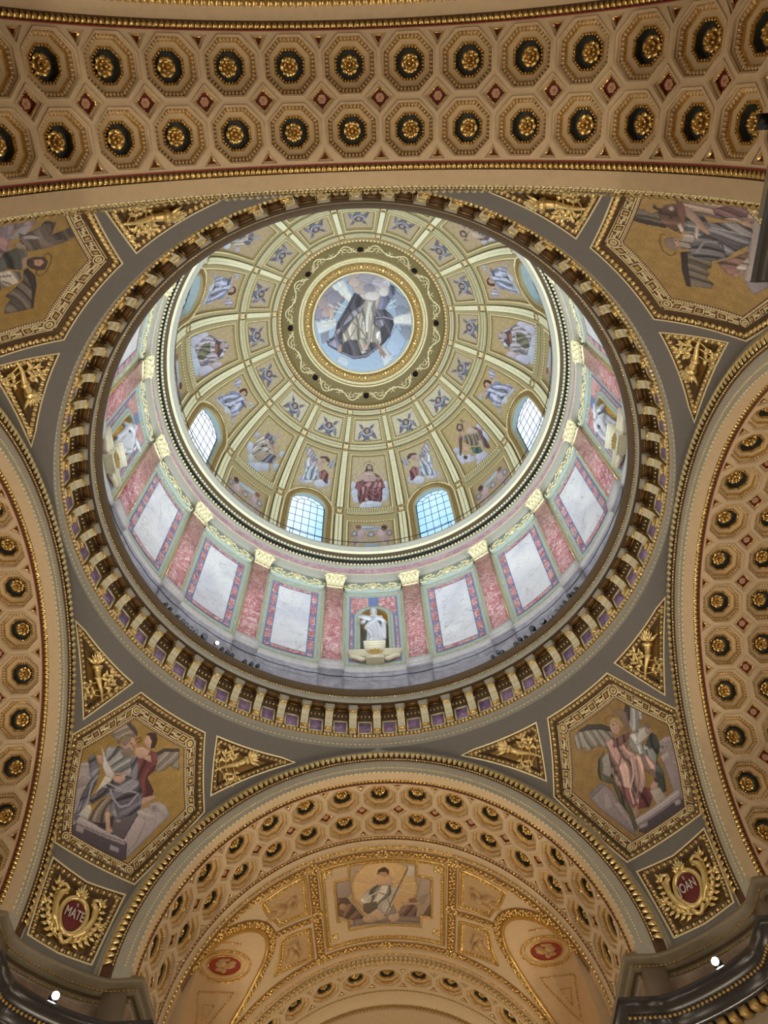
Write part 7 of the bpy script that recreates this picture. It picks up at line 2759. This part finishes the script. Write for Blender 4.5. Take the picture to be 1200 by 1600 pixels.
# ================================================================== statues in the drum niches
def statue_mesh(pose):
    """Robed standing figure as one skin: stacked drapery rings, arms, neck and head, fused by a voxel remesh."""
    mb = MB()
    rows, m = [], 40
    prof = [(0.0, .50, .34, 0, 0), (.12, .50, .35, 0, 0), (.5, .44, .32, .02, 0), (.95, .40, .30, .03, -.02), (1.3, .40, .30, .02, -.02), (1.6, .36, .27, 0, -.01), (1.85, .36, .26, 0, 0), (2.1, .38, .26, 0, 0),
            (2.32, .36, .24, 0, .01), (2.45, .24, .19, 0, .01), (2.54, .15, .14, 0, 0), (2.62, .12, .13, 0, -.01)]
    t = np.linspace(0, 2 * np.pi, m, endpoint=False)
    for z, rx, ry, cx, cy in prof:
        f = 1 + (.10 if z < 1.5 else .05 if z < 2.3 else 0) * np.sin(9 * t + 1.4 * z + pose) * (1 - .3 * np.sin(2 * t))
        rows.append(np.stack([cx + rx * np.cos(t) * f, cy + ry * np.sin(t) * f, np.full(m, z)], 1))
    mb.add(np.concatenate(rows), grid_faces(len(rows), m, False, True))
    mb.add(rows[0], [tuple(range(m))])
    mb.add(rows[-1], [tuple(range(m))])
    def blob(c, r, n=14, k=8):
        B = ball(r[0], r[1], r[2], n, k)
        mb.add(B[0] + np.array(c), B[1])
    blob((0, -.02, 2.84), (.185, .21, .25))
    blob((0, .06, 2.88), (.20, .19, .24))
    blob((0, .10, 2.68), (.19, .12, .2))
    blob((0, -.14, 2.68), (.11, .09, .17))          # beard
    blob((0, -.22, 2.83), (.03, .05, .06))          # nose
    for sx in (-1, 1):
        blob((sx * .07, -.16, 2.88), (.04, .03, .025))
    s = 1 if pose < 1 else -1
    # arm holding the tablets, other arm bent with hand on the cloak
    for pts, rad in (([(s * -.32, 0, 2.24), (s * -.58, -.06, 1.92), (s * -.52, -.30, 1.66), (s * -.40, -.40, 1.72)], [.16, .14, .11, .07]),
                     ([(s * .32, 0, 2.24), (s * .55, -.02, 1.9), (s * .46, -.3, 1.72), (s * .2, -.40, 1.82)], [.16, .14, .11, .07])):
        P = np.array(pts)
        u = np.linspace(0, 3, 16)
        Q = np.stack([np.interp(u, range(4), P[:, i]) for i in range(3)], 1)
        mb.addp(tube(Q, np.interp(u, range(4), rad), 10))
    for k in range(5):                               # fingers of the resting hand
        b = np.array([s * .2, -.42, 1.86 - .035 * k])
        mb.addp(tube([b, b + (s * -.06, -.03, .0), b + (s * -.12, .0, -.01)], .022, 6))
        b = np.array([s * -.42, -.45, 1.80 - .035 * k])
        mb.addp(tube([b, b + (s * .06, -.02, 0), b + (s * .11, .01, -.01)], .022, 6))
    # cloak swag across the body and hanging end
    for a0, a1, r in (((s * .42, -.1, 2.3), (s * -.42, -.26, 1.3), .1), ((s * .44, -.15, 2.1), (s * -.4, -.3, 1.12), .09), ((s * .5, -.1, 1.85), (s * .5, -.05, .55), .13), ((s * -.45, -.2, 1.3), (s * -.1, -.34, .4), .09)):
        a0, a1 = np.array(a0), np.array(a1)
        u = np.linspace(0, 1, 10)[:, None]
        Q = a0 + (a1 - a0) * u
        Q[:, 1] -= .14 * np.sin(np.pi * u[:, 0])
        mb.addp(tube(Q, r * (1 - .3 * abs(u[:, 0] - .5)), 8))
    blob((-.16, -.36, .06), (.11, .2, .09))
    blob((.18, -.32, .06), (.11, .2, .09))
    me = mb.mesh('statue_raw', 'stone_white', True)
    o = bpy.data.objects.new('tmp', me)
    COL.objects.link(o)
    md = o.modifiers.new('r', 'REMESH')
    md.mode = 'VOXEL'
    md.voxel_size = .03
    sm = o.modifiers.new('s', 'SMOOTH')
    sm.iterations = 3
    sm.factor = .5
    bpy.context.view_layer.update()
    out = bpy.data.meshes.new_from_object(o.evaluated_get(bpy.context.evaluated_depsgraph_get()))
    bpy.data.objects.remove(o)
    out.materials.clear()
    out.materials.append(MATS['stone_white'])
    out.polygons.foreach_set('use_smooth', np.ones(len(out.polygons), bool))
    return out

def tablets(s):
    mb = MB()
    mb.addp(box(-.30, .30, -.04, .04, -.22, .22))
    mb.addp(box(-.27, .27, -.055, -.04, -.19, .19))
    return mb.mesh('tablet', 'stone_white')

SLAB = {0: 'white marble statue holding a tablet in the niche facing the camera', 4: 'white marble statue in the drum niche over the JOAN side transept', 12: 'white marble statue in the drum niche over the MATE side transept'}
for k, pose in ((0, 0.3), (4, 1.6), (12, 2.4)):
    st = new('statue', None, loc=(9.98 * math.sin(R_(22.5 * k)), 9.98 * math.cos(R_(22.5 * k)), 28.40), rot=(0, 0, -R_(22.5 * k)), label=SLAB[k], cat='statue', group='drum statues')
    new('figure', statue_mesh(pose), st, M=Matrix.Diagonal((.92, .92, 1.0, 1)))
    new('tablet', tablets(0), st, M=Matrix.Translation((-.36 if pose < 1 else .36, -.42, 1.82)) @ Matrix.Rotation(.5 if pose < 1 else -.5, 4, 'Y') @ Matrix.Rotation(-.3, 4, 'X'))

# ================================================================== spotlights on the ledge at the foot of the drum
def spot_meshes():
    mb = MB()
    a = np.linspace(0, 2 * np.pi, 14, endpoint=False)
    prof = [(.0, .12), (.09, .12), (.115, .0), (.12, -.12), (.105, -.13)]
    V = np.array([(r * math.cos(t), -z, r * math.sin(t)) for r, z in prof for t in a])
    mb.add(V, grid_faces(5, 14, False, True))
    can = mb.mesh('can', 'black_metal', True)
    mb = MB()
    mb.add([(.105 * math.cos(t), .12, .105 * math.sin(t)) for t in a], [tuple(range(14))])
    lens = mb.mesh('lens', 'black_lens')
    mb = MB()
    mb.add([(.105 * math.cos(t), .12, .105 * math.sin(t)) for t in a], [tuple(range(14))])
    lit = mb.mesh('lens', 'lamp_glow')
    mb = MB()
    mb.addp(box(-.13, -.115, -.02, .02, -.35, .02))
    mb.addp(box(.115, .13, -.02, .02, -.35, .02))
    mb.addp(box(-.13, .13, -.03, .03, -.37, -.35))
    mb.addp(box(-.02, .02, -.02, .02, -.8, -.36))
    return can, lens, lit, mb.mesh('bracket', 'black_metal')
me_can, me_lens, me_lit, me_yoke = spot_meshes()
LEFTS = [(-57.3, 25.37), (-55.8, 25.35), (-53.2, 25.33), (-51.6, 25.31), (-50.4, 25.29), (-49.1, 25.26), (-47.5, 25.29), (-45.1, 25.35), (-41.5, 25.44), (-39.8, 25.28), (-38.3, 25.26), (-36.9, 25.24), (-33.4, 25.25), (-31.7, 25.27), (-30.0, 25.32)]
RIGHTS = [(30.3, 25.24), (31.8, 25.35), (33.0, 25.24), (36.8, 25.25), (38.3, 25.34), (39.8, 25.25), (42.2, 25.46), (45.5, 25.38), (47.8, 25.28), (49.9, 25.31), (51.3, 25.30), (52.7, 25.34), (54.4, 25.47), (55.6, 25.36), (57.0, 25.39)]
ORD = ['first', 'second', 'third', 'fourth', 'fifth', 'sixth', 'seventh', 'eighth', 'ninth', 'tenth', 'eleventh', 'twelfth', 'thirteenth', 'fourteenth', 'fifteenth']
for side, L in (('MATE', LEFTS), ('JOAN', RIGHTS)):
    order = sorted(range(len(L)), key=lambda i: abs(L[i][0]))
    for rank, i in enumerate(order):
        a, z = L[i]
        big = (side == 'MATE' and i in (7,)) or (side == 'JOAN' and i in (7, 6))
        lit = side == 'MATE' and i == 8
        lab = 'lit white spotlight on the drum ledge above the MATE pendentive' if lit else '%s black spotlight from the front statue on the %s side drum ledge' % (ORD[rank], side)
        s = new('spotlight', None, M=ringM(a, 9.62, z) @ Matrix.Scale(1.0 if big else 0.7, 4), label=lab, cat='spotlight', group='spotlights on the drum ledge')
        new('can', me_can, s, M=Matrix.Rotation(-.5, 4, 'X'))
        new('lens', me_lit if lit else me_lens, s, M=Matrix.Rotation(-.5, 4, 'X'))
        new('bracket', me_yoke, s)
# cable run looped along the plinth
aa = R_(np.linspace(-85, 85, 400))
zz = 26.12 - .05 * np.abs(np.sin(aa * 24))
new('cable', MB().addp(tube(np.stack([9.77 * np.sin(aa), 9.77 * np.cos(aa), zz], 1), .016, 5)).mesh('cable', 'black_metal'),
    label='black lighting cable running along the grey plinth of the drum', cat='cable')

# ================================================================== bright floods on the pier cornices
def flood_meshes():
    mb = MB()
    mb.addp(box(-.1, .1, -.08, .06, 0, .13))
    mb.addp(box(-.04, .04, -.05, .05, -.12, 0))
    b = mb.mesh('housing', 'black_metal')
    B = ball(.10, .07, .10, 12, 6)
    return b, MB().add(B[0] + np.array([0, .10, .10]), B[1]).mesh('bulb', 'lamp_glow', True)
me_hous, me_bulb = flood_meshes()
for x, y, lab in ((8.66, 8.28, 'glaring floodlight on the pier cornice below the JOAN cartouche'), (-8.55, 8.42, 'glaring floodlight on the pier cornice below the MATE cartouche')):
    a = math.degrees(math.atan2(x, y))
    f = new('floodlight', None, M=ringM(a, math.hypot(x, y), 12.1), label=lab, cat='floodlight', group='pier floodlights')
    new('housing', me_hous, f)
    new('bulb', me_bulb, f)

# ================================================================== flood box clamped to the nave cornice
fb = new('flood_box', None, label='small black flood box clamped to the cornice at the photo edge above the bull mosaic', cat='floodlight')
mb = MB()
mb.addp(box(6.50, 6.70, -11.42, -11.18, 13.42, 13.56))
mb.addp(box(6.52, 6.68, -11.40, -11.20, 13.40, 13.42))
new('housing', mb.mesh('housing', 'black_metal'), fb)
mb = MB()
mb.addp(box(6.66, 6.9, -11.32, -11.28, 13.5, 13.6))
new('bracket', mb.mesh('bracket', 'black_metal'), fb)
